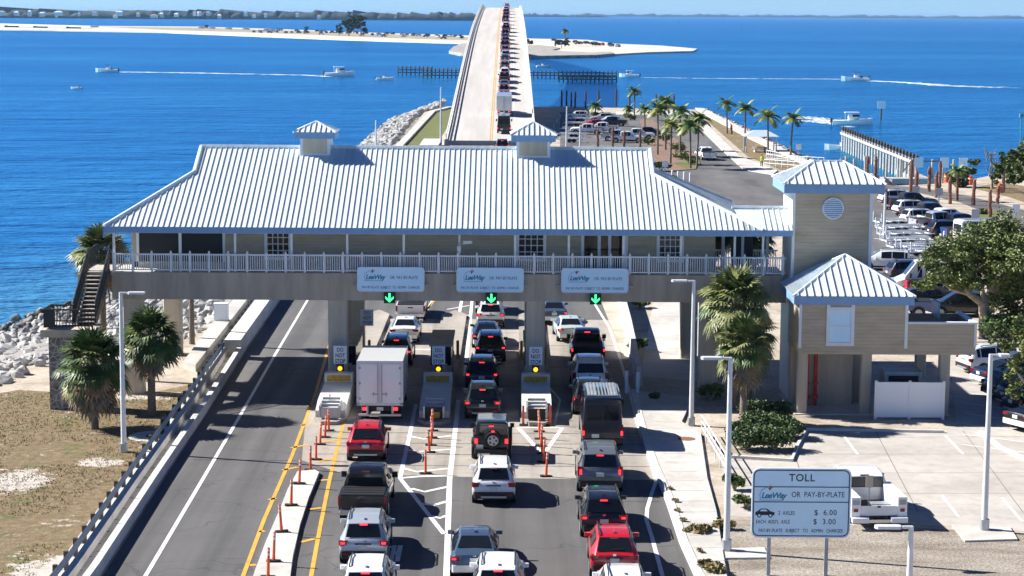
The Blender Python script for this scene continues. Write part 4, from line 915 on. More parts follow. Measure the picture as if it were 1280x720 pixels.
for dx in (-.21, .21): mb.tube([(cx + dx, Yt - .006, cz - .08), (cx + dx, Yt - .003, cz - .08)], .045, 10)
mb.build('car_symbol_details', 'sign_blue', t)
text('2  AXLES', .215, (-.55, Yt, 2.45), 'ink', t, sx=.75)
text('$  6.00', .29, (.92, Yt, 2.47), 'ink', t, sx=.95, sp=1.1)
text("EACH  ADD'L  AXLE", .20, (-1.05, Yt, 2.11), 'ink', t, sx=.72)
text('$  3.00', .29, (.89, Yt, 2.12), 'ink', t, sx=.95, sp=1.1)
text('PAY-BY-PLATE   SUBJECT   TO   ADMIN   CHARGES', .195, (0, Yt, 1.77), 'ink', t, sx=.72)
for x in (-1.17, 1.0):
    mb = MB(); mb.bx(x - .07, x + .07, .035, .14, 0, 4.0); mb.build('post', 'galv', t)
t = thing('notice_sign', 'small blank back of a sign on a thin post behind the big toll sign', 'sign', (at(1085, 656).x, at(1085, 656).y, 0))
mb = MB(); mb.bx(-.03, .03, -.02, .02, 0, 2.1); mb.build('sign_post', 'galv', t); mb = MB(); mb.bx(-.15, .15, -.04, -.02, 1.6, 2.1); mb.build('panel', 'column_paint', t)

# ------------------------------------------------------------------ flexible posts
def flex(h=1.15):
    t = empty('flexible_post')
    mb = MB(); mb.tube([(0, 0, .05), (0, 0, .45), (0, 0, h)], [.065, .055, .05], 8); mb.build('post', 'orange_post', t)
    mb = MB(); mb.tube([(0, 0, h - .30), (0, 0, h - .2)], [.056, .056], 8, 0, False); mb.tube([(0, 0, h - .14), (0, 0, h - .04)], [.055, .055], 8, 0, False); mb.build('reflective_band', 'orange_pale', t)
    mb = MB(); mb.box((0, 0, .035), (.56, .26, .07), 0, 0, .06); mb.build('base', 'rubber', t); return t
fx = flex(); first = True
rows = (('left row beside the yellow lines', [(412, 520), (411, 539), (406, 547), (400, 556), (395, 575), (388, 588)], 0),
        ('raised kerb island', [(374, 605), (364, 632), (352, 665), (342, 702), (335, 722)], .16),
        ('row before the middle toll island', [(532, 592.5), (537, 566), (538.5, 557), (540, 548), (541, 539)], 0),
        ('row before the right toll island', [(682.5, 596), (679, 578), (678, 567), (676, 558), (675, 549), (674, 540)], 0))
for nm, pts, z in rows:
    for k, p in enumerate(sorted(pts, key=lambda q: -q[1])):
        o = fx if first else copy_tree(fx); first = False
        o.location = at(p[0], p[1], z); o.rotation_euler = (R(random.uniform(-3, 3)), R(random.uniform(-4, 4)), R(random.uniform(-8, 8)))
        tag(o, f'orange flexible post, {ORD[k]} from the front on the {nm}', 'lane post', 'orange flexible posts')
for k, x in enumerate((.62, 2.0)):
    t = thing('orange_panel', f'upright orange marker at the {("left", "right")[k]} side of the right toll island nose', 'marker', (x, 101.0, 0))
    mb = MB(); mb.box((0, 0, .55), (.12, .06, 1.0)); mb.build('panel', 'orange_post', t); mb = MB(); mb.box((0, 0, .04), (.4, .3, .08)); mb.build('base', 'rubber', t)

# ------------------------------------------------------------------ lamp posts
def lamp_post(p, h, label, arm=-1, head=1.0, rz=0.0, arml=.9):
    t = thing('lamp_post', label, 'lamp post', p, rz, 'pale lamp posts')
    mb = MB(); mb.tube([(0, 0, .05), (0, 0, h)], [.135, .085], 10); mb.build('pole', 'lamp_grey', t, smooth=60)
    mb = MB(); mb.box((0, 0, .22), (.36, .36, .44), 0, 0, .05); mb.build('base', 'steel', t)
    mb = MB(); mb.box((arm * (.25 + arml * .55), 0, h - .02), (arml * .9, .34, .10), 0, 0, .08); mb.box((arm * .12, 0, h - .03), (.35, .12, .09)); mb.build('lamp_head', 'lamp_grey', t)
lamp_post(at(155, 565), 7.75, 'pale lamp post among the palms left of the road', 1, arml=.9)
lamp_post(at(908, 690) + Vector((0, 0, .08)), 7.7, 'pale lamp post on a concrete pad left of the big toll sign', -1)
lamp_post(at(1230, 664) + Vector((0, 0, .08)), 7.3, 'pale lamp post at the far right of the concrete lot', 1, arml=.5)
lamp_post(at(864, 532), 7.55, 'pale lamp post on the walk right of the lanes', -1)
lamp_post((aty(1139, 660, 67).x, 67, 0), aty(1139, 658, 67).z, 'cropped lamp post right of the big toll sign at the bottom edge', -1, arml=1.0)
for p, h, l in (((551, 186), 9.6, 'thin white pole on the grass bank left of the bridge'), ((470, 192), 5.0, 'short white pole above the roof left of the grass bank'), ((708, 188), 6.8, 'thin white pole between the bridge and the trailer lot'),
                ((725, 190), 4.2, 'short white pole beside the trailer lot'), ((1105, 300), 4.5, 'thin post in the far right trailer lot')):
    t = thing('light_pole', l, 'pole', at(*p)); mb = MB(); mb.tube([(0, 0, 0), (0, 0, h)], [.16, .10], 8); mb.build('pole', 'lamp_grey', t); mb = MB(); mb.box((0, 0, .2), (.4, .4, .4)); mb.build('base', 'steel', t)
# handrail at the walk
hr = thing('handrail', 'white pipe handrail beside the walk near the hedge', 'handrail', at(895, 570))
a, b = at(877, 545) - hr.location, at(913, 606) - hr.location
mb = MB(); n = 6
for z in (.45, .75, 1.05): mb.tube([a + Vector((0, 0, z)), b + Vector((0, 0, z))], .03, 6)
for k in range(n + 1): q = a.lerp(b, k / n); mb.tube([q, q + Vector((0, 0, 1.05))], .03, 6)
mb.build('rails', 'trim_white', hr)
# edge wall right of the lanes under the plaza
t = thing('lane_wall', 'white concrete lane wall and delineators under the east end of the plaza', 'wall', (7.0, 118, 0))
mb = MB(); mb.wallrun([(7.25, 112), (7.7, 130), (8.1, 152)], [(-.22, 0), (-.15, 1.2), (.15, 1.2), (.22, 0)]); put(mb, 'wall', 'barrier_conc', t)
for p in ((788, 470), (783, 492), (797, 494)):
    q = at(*p); mb = MB(); mb.box((q.x, q.y, .65), (.18, .12, 1.3)); put(mb, 'delineator', 'trim_white', t)
for k, p in enumerate(((864, 689 - 130), (932, 575 - 24), (1260, 540))):
    pass
t = at(858, 552); mb = MB(); mb.tube([(t.x, t.y, .146), (t.x, t.y, .152)], .45, 14); tag(mb.build('manhole_cover', 'manhole'), 'rusty manhole cover on the walk right of the lanes', 'manhole cover')
t = at(193, 546); mb = MB(); mb.tube([(t.x, t.y, .03), (t.x, t.y, .05)], [1.3, 1.25], 14); o = mb.build('manhole_cover', 'walk'); tag(o, 'round concrete manhole slab with rusty lid left of the guardrail', 'manhole cover')
mb = MB(); mb.tube([(t.x, t.y, .05), (t.x, t.y, .06)], .45, 14); mb.build('lid', 'manhole', o)
t = thing('utility_box', 'white utility box among the rocks under the west end of the building', 'box', at(277, 408))
mb = MB(); mb.box((0, 0, .75), (.9, .6, 1.5)); mb.build('cabinet', 'vinyl', t); mb = MB(); mb.box((0, -.02, 1.55), (1.0, .7, .1)); mb.build('lid', 'trim_white', t)

# ------------------------------------------------------------------ vehicles: rear at y=0, nose towards +y
RING = lambda w, wr, zb, zbelt, zt: [(0, zb), (w * .86, zb), (w * .985, zb + .16), (w, (zb + zbelt) * .5 + .06), (w * .965, zbelt), (wr, zt - .055), (wr - .07, zt), (0, zt + .018)]
def loft(st):
    """st: y, half width, roof half width, bottom, belt, top"""
    mb = MB(); rows = []
    for (y, w_, wr, zb, zbelt, zt) in st:
        h = RING(w_, wr, zb, zbelt, zt); full = [(x, z) for x, z in h] + [(-x, z) for x, z in h[-2:0:-1]]
        rows.append([(x, y, z) for x, z in full])
    n = len(rows[0])
    mb.v = [p for r in rows for p in r]
    for i in range(len(rows) - 1):
        for k in range(n):
            mb.f.append((i * n + k, i * n + (k + 1) % n, (i + 1) * n + (k + 1) % n, (i + 1) * n + k))
            mb.m.append(1 if (k in (0, 1, n - 1, n - 2)) else 0)
    mb.f.append(tuple(range(n - 1, -1, -1))); mb.m.append(0)
    o = (len(rows) - 1) * n; mb.f.append(tuple(range(o, o + n))); mb.m.append(0)
    return mb, rows
def inset_quad(a, b, c, d, m, off, ctr):
    a, b, c, d = map(Vector, (a, b, c, d))
    lu = max(.05, ((b - a).length + (c - d).length) / 2); lv = max(.05, ((d - a).length + (c - b).length) / 2)
    eu, ev = min(.3, m / lu), min(.3, m / lv)
    P = lambda u, v: (a.lerp(b, u)).lerp(d.lerp(c, u), v)
    q = [P(eu, ev), P(1 - eu, ev), P(1 - eu, 1 - ev), P(eu, 1 - ev)]
    nn = (q[1] - q[0]).cross(q[3] - q[0]).normalized(); cc = sum(q, Vector()) / 4
    if nn.dot(cc - ctr) < 0: nn = -nn; q = q[::-1]
    return [p + nn * off for p in q]
def wheels(t, ws, r, w_, tw_=.24):
    for (x, y) in ws:
        s = 1 if x > 0 else -1
        mb = MB(); mb.tube([(x - s * tw_, y, r), (x - s * .03, y, r), (x, y, r)], [r, r, r * .92], 18); wl = mb.build('wheel', 'rubber', t, smooth=40)
        mb = MB(); mb.tube([(x + s * .002, y, r), (x + s * .012, y, r)], [r * .66, r * .6], 12); mb.build('rim', 'rim', wl)
def vehicle(kind):
    t = empty(kind); P = 'paint_white'
    def part(mb, nm, m, smooth=None, par=None): return mb.build(nm, m, par or t, smooth)
    suv = kind in ('suv', 'crossover', 'large_suv', 'hatchback')
    if kind in ('suv', 'crossover', 'large_suv', 'sedan', 'hatchback'):
        if kind == 'suv':
            L, W, Hh = 4.65, .93, 1.70
            st = [(0, .84, .78, .48, .80, .86), (.05, .905, .80, .36, .93, 1.0), (.15, .925, .78, .28, 1.04, 1.10), (.46, .93, .66, .26, 1.06, 1.60), (.72, .93, .665, .26, 1.06, 1.67), (1.75, .93, .675, .26, 1.03, 1.70), (2.65, .93, .66, .26, 1.02, 1.65), (3.5, .92, .78, .26, 1.0, 1.10), (4.25, .90, .78, .28, .88, .97), (4.55, .85, .70, .34, .74, .82), (4.65, .74, .60, .42, .66, .72)]; rg, wsd, sides = 2, 6, (3, 4, 5); wy = (.88, 3.68); wr_ = .35
        elif kind == 'crossover':
            L, W = 4.4, .91
            st = [(0, .80, .72, .46, .78, .84), (.06, .88, .78, .34, .92, .98), (.18, .905, .76, .27, 1.02, 1.07), (.72, .91, .64, .26, 1.05, 1.52), (.95, .91, .65, .26, 1.04, 1.58), (1.8, .91, .66, .26, 1.0, 1.62), (2.5, .91, .64, .26, 1.0, 1.57), (3.35, .90, .76, .26, .97, 1.06), (4.0, .88, .76, .28, .86, .94), (4.3, .82, .66, .34, .72, .8), (4.4, .70, .56, .42, .64, .70)]; rg, wsd, sides = 2, 6, (3, 4, 5); wy = (.82, 3.45); wr_ = .34
        elif kind == 'hatchback':
            L, W = 4.2, .88
            st = [(0, .80, .72, .44, .72, .80), (.06, .86, .76, .32, .86, .93), (.16, .875, .74, .25, .96, 1.0), (.6, .88, .62, .24, .98, 1.40), (.85, .88, .63, .24, .97, 1.46), (1.7, .88, .64, .24, .94, 1.5), (2.35, .88, .62, .24, .94, 1.45), (3.2, .87, .74, .24, .92, .99), (3.85, .85, .74, .26, .8, .88), (4.1, .8, .66, .32, .68, .75), (4.2, .68, .56, .4, .6, .66)]; rg, wsd, sides = 2, 6, (3, 4, 5); wy = (.75, 3.3); wr_ = .32
        elif kind == 'large_suv':
            L, W = 5.2, 1.01
            st = [(0, .93, .86, .52, .86, .92), (.05, .99, .88, .40, 1.02, 1.10), (.13, 1.01, .85, .34, 1.14, 1.20), (.34, 1.01, .76, .32, 1.16, 1.76), (.60, 1.01, .765, .32, 1.16, 1.85), (2.2, 1.01, .775, .32, 1.13, 1.90), (3.0, 1.01, .76, .32, 1.12, 1.84), (3.75, 1.0, .86, .32, 1.12, 1.22), (4.8, .98, .86, .34, 1.02, 1.12), (5.1, .94, .8, .38, .84, .95), (5.2, .84, .7, .46, .74, .82)]; rg, wsd, sides = 2, 6, (3, 4, 5); wy = (.98, 4.0); wr_ = .40
        else:
            L, W = 4.85, .92
            st = [(0, .80, .72, .42, .76, .84), (.07, .88, .78, .30, .90, .98), (.22, .905, .80, .24, .96, 1.04), (.75, .915, .76, .22, .95, 1.06), (1.45, .92, .59, .22, .96, 1.38), (1.75, .92, .60, .22, .95, 1.43), (2.35, .92, .61, .22, .94, 1.455), (2.85, .92, .59, .22, .93, 1.40), (3.7, .91, .76, .22, .90, .99), (4.4, .88, .76, .25, .80, .88), (4.75, .82, .68, .3, .66, .74), (4.85, .70, .56, .38, .58, .64)]; rg, wsd, sides = 3, 7, (3, 4, 5, 6); wy = (.95, 3.78); wr_ = .335
        mb, rows = loft(st); ctr = Vector((0, L / 2, .9)); n = len(rows[0])
        body = part(mb, 'body', [P, 'plastic_trim'], 28)
        A, B = rows[rg], rows[rg + 1]
        mb = MB(); mb.v = inset_quad(A[6], A[n - 6], B[n - 6], B[6], .03, .024, ctr); mb.f = [(0, 1, 2, 3)]; mb.m = [0]; part(mb, 'rear_window', 'car_glass')
        zt = B[6][2]; yt = B[6][1]
        mb = MB(); mb.box((0, yt - .06, zt - .035), (.30, .05, .045)); part(mb, 'brake_light', 'tail_lit')
        A, B = rows[wsd], rows[wsd + 1]
        mb = MB(); mb.v = inset_quad(A[6], A[n - 6], B[n - 6], B[6], .06, .024, ctr); mb.f = [(0, 1, 2, 3)]; mb.m = [0]; part(mb, 'windshield', 'car_glass')
        for sgn in (0, 1):
            mb = MB()
            for i in sides:
                a, b = rows[i], rows[i + 1]
                k0, k1 = (4, 5) if sgn == 0 else (n - 4, n - 5)
                q = inset_quad(a[k0], b[k0], b[k1], a[k1], .035, .006, ctr); mb.add(q, [(0, 1, 2, 3)])
            part(mb, 'side_window', 'car_glass')
        W = st[3][1]; zl = st[2][4]
        for s in (-1, 1):
            mb = MB()
            if kind == 'sedan': mb.box((s * (W - .20), .10, zl - .10), (.40, .20, .14), 0, 0, .04)
            elif kind == 'large_suv': mb.box((s * (W - .10), .12, zl - .08), (.19, .18, .42), 0, 0, .04)
            elif kind == 'suv': mb.box((s * (W - .16), .11, zl - .10), (.34, .22, .19), 0, 0, .05)
            else: mb.box((s * (W - .19), .13, zl - .11), (.38, .22, .15), 0, 0, .05)
            part(mb, 'tail_light', 'tail_dark')
            mb = MB(); bb = {'sedan': (.16, .05, .07), 'large_suv': (.10, .05, .22), 'suv': (.17, .05, .09)}.get(kind, (.17, .05, .07))
            mb.box((s * (W - .15), -.005 + .02, zl - .10), bb); mb.v = [(x, y + (.0 if kind != 'large_suv' else 0), z) for x, y, z in mb.v]; part(mb, 'lamp_glow', 'tail_lit')
            mb = MB(); mb.box((s * (W + .02), st[wsd][0] + .42, 1.04 if kind != 'large_suv' else 1.18), (.26, .12, .15), 0, 0, .03); part(mb, 'mirror', P)
        mb = MB(); mb.box((0, .02, .50), (1.72 * W / .93, .16, .26), 0, 0, .05); part(mb, 'rear_bumper', 'plastic_trim' if kind != 'sedan' else P)
        mb = MB(); mb.box((0, -.012 if kind == 'sedan' else .0, .80 if kind != 'large_suv' else .92), (.34, .03, .17)); part(mb, 'licence_plate', 'plate')
        mb = MB(); mb.box((0, .06, zl - .02), (.12, .03, .09)); part(mb, 'badge', 'chrome')
        if kind != 'sedan':
            mb = MB(); mb.box((0, .035, .665), (1.46, .05, .014)); mb.box((0, .012, .80), (.62, .022, .26)) ; part(mb, 'hatch_gap', 'plastic_trim')
            mb = MB(); mb.box((.12, st[rg][0] + .06, st[rg][5] + .10), (.42, .03, .03)); part(mb, 'rear_wiper', 'plastic_trim')
            mb = MB(); mb.box((0, -.065, .42), (1.1, .03, .08)); part(mb, 'skid_plate', 'steel')
        else:
            mb = MB(); mb.box((0, .0, .46), (1.5, .04, .16)); part(mb, 'lower_valance', 'plastic_trim')
        for s in (-1, 1): mb = MB(); mb.box((s * .66, -.062 if kind != 'sedan' else -.004, .52), (.20, .02, .06)); part(mb, 'reflector', 'tail_dark')
        mb = MB(); mb.box((0, st[rg + 1][0] + .35, st[rg + 2][5] + .05), (.05, .22, .09)); part(mb, 'antenna_fin', P)
        if kind in ('suv', 'large_suv', 'crossover'):
            for s in (-1, 1):
                mb = MB(); zz = st[5][5]; mb.tube([(s * (st[5][2] - .09), .8, zz - .02), (s * (st[5][2] - .09), .95, zz + .05), (s * (st[5][2] - .09), 2.45, zz + .05), (s * (st[5][2] - .09), 2.65, zz - .03)], .025, 6); part(mb, 'roof_rail', 'plastic_trim')
        for s in (-1, 1):
            for y in wy: mb = MB(); mb.tube([(s * (W - .02), y, wr_ + .01), (s * (W + .004), y, wr_ + .01)], wr_ + .075, 18); part(mb, 'wheel_arch', 'plastic_trim')
        wheels(t, [(s * (W + .012), y) for s in (-1, 1) for y in wy], wr_, W)
    elif kind in ('pickup', 'utility_truck'):
        L, W = 5.8, 1.0
        st = [(1.75, .98, .80, .42, 1.12, 1.18), (1.78, .99, .76, .40, 1.14, 1.74), (2.0, 1.0, .76, .38, 1.14, 1.86), (2.9, 1.0, .77, .38, 1.12, 1.90), (3.5, 1.0, .74, .38, 1.12, 1.83), (4.2, 1.0, .86, .38, 1.12, 1.24), (5.3, .99, .88, .40, 1.06, 1.18), (5.7, .95, .8, .42, .9, 1.0), (5.8, .86, .7, .5, .76, .85)]
        DY = .65 if kind == 'utility_truck' else 0
        st = [(y_ + DY, *r_) for y_, *r_ in st]
        mb, rows = loft(st); ctr = Vector((0, 3 + DY, 1.0)); n = len(rows[0]); part(mb, 'cab', [P, 'plastic_trim'], 28)
        A, B = rows[0], rows[1]; 
        mb = MB(); mb.box((0, 1.74 + DY, 1.48), (1.42, .03, .46)); part(mb, 'rear_window', 'car_glass')
        mb = MB(); mb.box((0, 1.80 + DY, 1.80), (.34, .06, .05)); part(mb, 'brake_light', 'tail_lit')
        A, B = rows[4], rows[5]; mb = MB(); mb.v = inset_quad(A[6], A[n - 6], B[n - 6], B[6], .06, .024, ctr); mb.f = [(0, 1, 2, 3)]; mb.m = [0]; part(mb, 'windshield', 'car_glass')
        for k0, k1 in ((4, 5), (n - 4, n - 5)):
            mb = MB()
            for i in (2, 3): a, b = rows[i], rows[i + 1]; mb.add(inset_quad(a[k0], b[k0], b[k1], a[k1], .04, .006, ctr), [(0, 1, 2, 3)])
            part(mb, 'side_window', 'car_glass')
        if kind == 'pickup':
            mb = MB()
            for s in (-1, 1): mb.box((s * .95, .93, .86), (.10, 1.74, .62), 0, 0, .02)
            mb.box((0, .93, .60), (1.84, 1.72, .08)); mb.box((0, 1.72, .86), (1.8, .06, .58)); part(mb, 'bed', P)
            mb = MB(); mb.box((0, .045, .87), (1.80, .09, .60), 0, 0, .02); tg = part(mb, 'tailgate', P)
            mb = MB(); mb.box((0, -.006, 1.02), (.34, .02, .07)); part(mb, 'handle', 'plastic_trim', None, tg)
            mb = MB(); mb.box((0, -.10, .52), (1.90, .22, .20), 0, 0, .04); part(mb, 'rear_bumper', 'chrome')
            mb = MB(); mb.box((0, -.22, .52), (.34, .02, .16)); part(mb, 'licence_plate', 'plate')
            for s in (-1, 1):
                mb = MB(); mb.box((s * .95, .05, .95), (.13, .16, .38), 0, 0, .02); part(mb, 'tail_light', 'tail_dark')
                mb = MB(); mb.box((s * .95, -.035, 1.0), (.08, .02, .17)); part(mb, 'lamp_glow', 'tail_lit')
        else:
            for s in (-1, 1):
                mb = MB(); mb.box((s * .86, 1.3, .98), (.36, 2.66, .90), 0, 0, .02); part(mb, 'tool_cabinet', P)
                mb = MB(); mb.box((s * .86, -.045, .85), (.16, .03, .14)); part(mb, 'tail_light', 'tail_dark')
                mb = MB(); mb.box((s * .86, -.05, 1.2), (.26, .02, .20)); part(mb, 'door_panel', 'galv')
            mb = MB(); mb.box((0, 1.35, .62), (1.36, 2.6, .08)); part(mb, 'bed', 'plastic_trim')
            mb = MB(); mb.box((0, .04, .82), (1.36, .07, .44)); part(mb, 'tailgate', P)
            mb = MB(); mb.box((0, .005, 1.0), (.12, .02, .08)); part(mb, 'latch', 'plastic_trim')
            for s in (-1, 1): mb = MB(); mb.box((s * .72, -.14, .45), (.6, .3, .22)); part(mb, 'rear_bumper', P)
            mb = MB(); mb.box((0, -.10, .40), (.9, .2, .14)); part(mb, 'hitch', 'chrome')
            mb = MB(); mb.box((.3, 1.2, .75), (.7, .5, .2)); part(mb, 'cargo', 'galv')
        for s in (-1, 1):
            mb = MB(); mb.box((s * 1.10, 3.75 + DY, 1.24), (.24, .12, .24), 0, 0, .03); part(mb, 'mirror', 'plastic_trim')
            for y in (1.05 + DY * .4, 4.75 + DY): mb = MB(); mb.tube([(s * (W - .03), y, .42), (s * (W + .006), y, .42)], .47, 18); part(mb, 'wheel_arch', 'plastic_trim')
        wheels(t, [(s * (W + .014), y) for s in (-1, 1) for y in (1.05 + DY * .4, 4.75 + DY)], .40, W, .28)
    elif kind in ('van', 'cargo_van'):
        st = [(0, .97, .86, .42, 1.2, 2.5), (.06, 1.0, .88, .38, 1.22, 2.58), (.5, 1.01, .88, .36, 1.25, 2.64), (3.6, 1.01, .88, .36, 1.25, 2.64), (4.2, 1.01, .84, .36, 1.2, 2.5), (5.0, 1.0, .86, .36, 1.2, 1.42), (5.6, .97, .82, .4, 1.0, 1.14), (5.75, .9, .74, .45, .8, .9)]
        mb, rows = loft(st); n = len(rows[0]); ctr = Vector((0, 3, 1.4)); part(mb, 'body', [P, 'plastic_trim'], 28)
        mb = MB(); mb.box((-.40, -.012, 1.85), (.72, .02, .72)); mb.box((.40, -.012, 1.85), (.72, .02, .72)); part(mb, 'rear_window', 'car_glass')
        A, B = rows[4], rows[5]; mb = MB(); mb.v = inset_quad(A[6], A[n - 6], B[n - 6], B[6], .06, .024, ctr); mb.f = [(0, 1, 2, 3)]; mb.m = [0]; part(mb, 'windshield', 'car_glass')
        for k0, k1 in ((4, 5), (n - 4, n - 5)):
            mb = MB()
            for i in (2, 3): a, b = rows[i], rows[i + 1]; mb.add(inset_quad(a[k0], b[k0], b[k1], a[k1], .12, .006, ctr), [(0, 1, 2, 3)])
            part(mb, 'side_window', 'car_glass')
        mb = MB()
        for k in range(-4, 5): mb.box((k * .16, 2.1, 2.655), (.07, 3.3, .03))
        part(mb, 'roof_ribs', 'galv'); mb = MB(); mb.bx(-.74, .74, .35, 3.75, 2.64, 2.652); part(mb, 'roof_panel', 'galv')
        mb = MB(); mb.bx(-.012, .012, -.02, 0, .6, 2.45); part(mb, 'door_gap', 'plastic_trim')
        mb = MB(); mb.box((-.35, -.03, .72), (.36, .03, .18)); part(mb, 'licence_plate', 'plate')
        mb = MB(); mb.box((0, .02, .48), (1.9, .22, .2)); part(mb, 'rear_bumper', 'plastic_trim')
        for s in (-1, 1):
            mb = MB(); mb.box((s * .93, .02, .96), (.14, .1, .62)); part(mb, 'tail_light', 'tail_dark')
            mb = MB(); mb.box((s * .93, -.034, .86), (.10, .02, .22)); part(mb, 'lamp_glow', 'tail_lit')
            mb = MB(); mb.box((s * 1.14, 4.6, 1.5), (.2, .12, .34)); part(mb, 'mirror', 'plastic_trim')
        wheels(t, [(s * 1.02, y) for s in (-1, 1) for y in (1.2, 4.9)], .36, 1)
    elif kind == 'jeep':
        mb = MB(); mb.box((0, 1.55, .86), (1.6, 2.9, .62), 0, 0, .05); mb.box((0, 3.3, .92), (1.36, .9, .5), 0, 0, .04); part(mb, 'body', P)
        st = [(.08, .80, .72, 1.1, 1.2, 1.80), (.14, .81, .74, 1.1, 1.2, 1.86), (2.2, .81, .74, 1.1, 1.2, 1.87), (2.28, .81, .73, 1.1, 1.2, 1.83), (2.62, .79, .76, 1.1, 1.16, 1.22)]
        mb, rows = loft(st); n = len(rows[0]); part(mb, 'hard_top', P, 28); ctr = Vector((0, 1.3, 1.4))
        mb = MB(); mb.box((0, .06, 1.50), (1.2, .04, .44)); part(mb, 'rear_window', 'car_glass')
        A, B = rows[3], rows[4]; mb = MB(); mb.v = inset_quad(A[6], A[n - 6], B[n - 6], B[6], .05, .024, ctr); mb.f = [(0, 1, 2, 3)]; mb.m = [0]; part(mb, 'windshield', 'car_glass')
        for s in (-1, 1):
            mb = MB()
            for y0, y1 in ((.25, .85), (.95, 1.6), (1.68, 2.25)): mb.quad((s * .79, y0, 1.26), (s * .79, y1, 1.26), (s * .765, y1, 1.76), (s * .765, y0, 1.76))
            mb.v = [(x * 1.02, y, z) for x, y, z in mb.v]; part(mb, 'side_window', 'car_glass')
            mb = MB(); mb.box((s * .72, .08, .98), (.20, .1, .28)); part(mb, 'tail_light', 'tail_dark')
            mb = MB(); mb.box((s * .72, .02, .98), (.15, .02, .22)); part(mb, 'lamp_glow', 'tail_lit')
            mb = MB(); mb.box((s * .96, 2.45, 1.26), (.2, .1, .2)); part(mb, 'mirror', 'plastic_trim')
            for y in (.75, 3.3): mb = MB(); mb.box((s * .86, y, .86), (.2, .98, .1), 0, 0, .04); part(mb, 'wheel_flare', 'plastic_trim')
        mb = MB(); mb.tube([(.08, -.20, 1.05), (.08, .08, 1.05)], .40, 20); sw = part(mb, 'spare_wheel', 'rubber', 40)
        mb = MB(); mb.tube([(.08, -.215, 1.05), (.08, -.2, 1.05)], [.24, .26], 14); part(mb, 'rim', 'rim', None, sw)
        mb = MB()
        for k in range(5): a = k * 2 * math.pi / 5; mb.box((.08 + .16 * math.cos(a), -.219, 1.05 + .16 * math.sin(a)), (.09, .008, .09))
        part(mb, 'rim_holes', 'plastic_trim', None, sw)
        mb = MB(); mb.box((0, -.06, 1.72), (.22, .04, .05)); mb.box((.08, -.23, 1.50), (.14, .04, .06)); part(mb, 'brake_light', 'tail_lit')
        mb = MB(); mb.box((0, -.08, .52), (1.6, .2, .2), 0, 0, .04); part(mb, 'rear_bumper', 'plastic_trim')
        mb = MB(); mb.box((-.55, -.03, .72), (.34, .03, .2)); part(mb, 'licence_plate', 'plate')
        mb = MB(); mb.box((0, 1.8, .5), (1.1, 3.2, .25)); part(mb, 'chassis', 'plastic_trim')
        wheels(t, [(s * .95, y) for s in (-1, 1) for y in (.75, 3.3)], .42, .9, .28)
    elif kind == 'box_truck':
        mb = MB(); mb.bx(-1.18, 1.18, 0, 4.9, .98, 3.25); part(mb, 'cargo_box', P)
        mb = MB(); mb.bx(-1.2, 1.2, -.03, .05, 3.12, 3.27); mb.bx(-1.2, -1.06, -.03, .05, .98, 3.12); mb.bx(1.06, 1.2, -.03, .05, .98, 3.12); mb.bx(-1.2, 1.2, -.03, .05, .93, 1.06); part(mb, 'box_frame', 'lamp_grey')
        for s in (-1, 1):
            mb = MB(); mb.bx(s * .03, s * 1.05, -.045, -.01, 1.07, 3.1); dr_ = part(mb, 'door', P)
            mb = MB(); mb.bx(s * .12, s * .40, -.075, -.045, 1.5, 1.56); mb.bx(s * .3, s * .34, -.07, -.045, 1.42, 1.64)
            mb.tube([(s * .1, -.07, 1.1), (s * .1, -.07, 3.08)], .022, 5); part(mb, 'latch_bar', 'galv', None, dr_)
            mb = MB()
            for z in (1.3, 2.1, 2.9): mb.bx(s * .98, s * 1.08, -.06, -.045, z - .06, z + .06)
            part(mb, 'hinge', 'galv', None, dr_)
            mb = MB(); mb.box((s * .78, .08, .74), (.26, .06, .16)); part(mb, 'tail_light', 'tail_lit')
        mb = MB(); mb.bx(-.95, .95, .1, 4.8, .62, .93); part(mb, 'chassis', 'plastic_trim')
        mb = MB(); mb.bx(-1.1, 1.1, -.15, .05, .40, .50); mb.bx(-.7, -.6, -.1, .2, .45, .95); mb.bx(.6, .7, -.1, .2, .45, .95); part(mb, 'rear_bumper', 'steel')
        mb = MB(); mb.box((0, .06, .74), (.34, .03, .18)); part(mb, 'licence_plate', 'plate')
        st = [(5.0, 1.0, .86, .5, 1.4, 2.1), (5.1, 1.02, .9, .45, 1.4, 2.2), (6.1, 1.02, .88, .45, 1.35, 2.15), (6.6, 1.0, .86, .45, 1.3, 1.45), (7.2, .95, .8, .5, 1.1, 1.25)]
        mb, rows = loft(st); part(mb, 'cab', [P, 'plastic_trim'], 28)
        for s in (-1, 1): mb = MB(); mb.bx(s * 1.02, s * 1.035, 5.3, 6.0, 1.45, 2.0); part(mb, 'side_window', 'car_glass')
        wheels(t, [(s * 1.05, y) for s in (-1, 1) for y in (1.4, 6.2)], .42, 1, .4)
    return t
PROTO = {}
PAINTABLE = {'body', 'antenna_fin', 'cab', 'bed', 'tailgate', 'hard_top', 'mirror', 'cargo_box', 'door', 'tool_cabinet'}
NAMES = dict(suv='suv', crossover='suv', large_suv='suv', hatchback='hatchback', sedan='sedan', pickup='pickup_truck', utility_truck='utility_truck', van='van', cargo_van='van', jeep='off_road_vehicle', box_truck='box_truck')
CATS = dict(suv='suv', crossover='suv', large_suv='suv', hatchback='car', sedan='car', pickup='pickup truck', utility_truck='utility truck', van='van', cargo_van='van', jeep='off-roader', box_truck='box truck')
def paint(t, col):
    def rec(o):
        for ch in o.children:
            if ch.name.split('.')[0] in PAINTABLE and ch.data.materials and ch.data.materials[0].name.startswith('paint_'):
                ch.material_slots[0].link = 'OBJECT'; ch.material_slots[0].material = MATS['paint_' + col]
            rec(ch)
    rec(t)
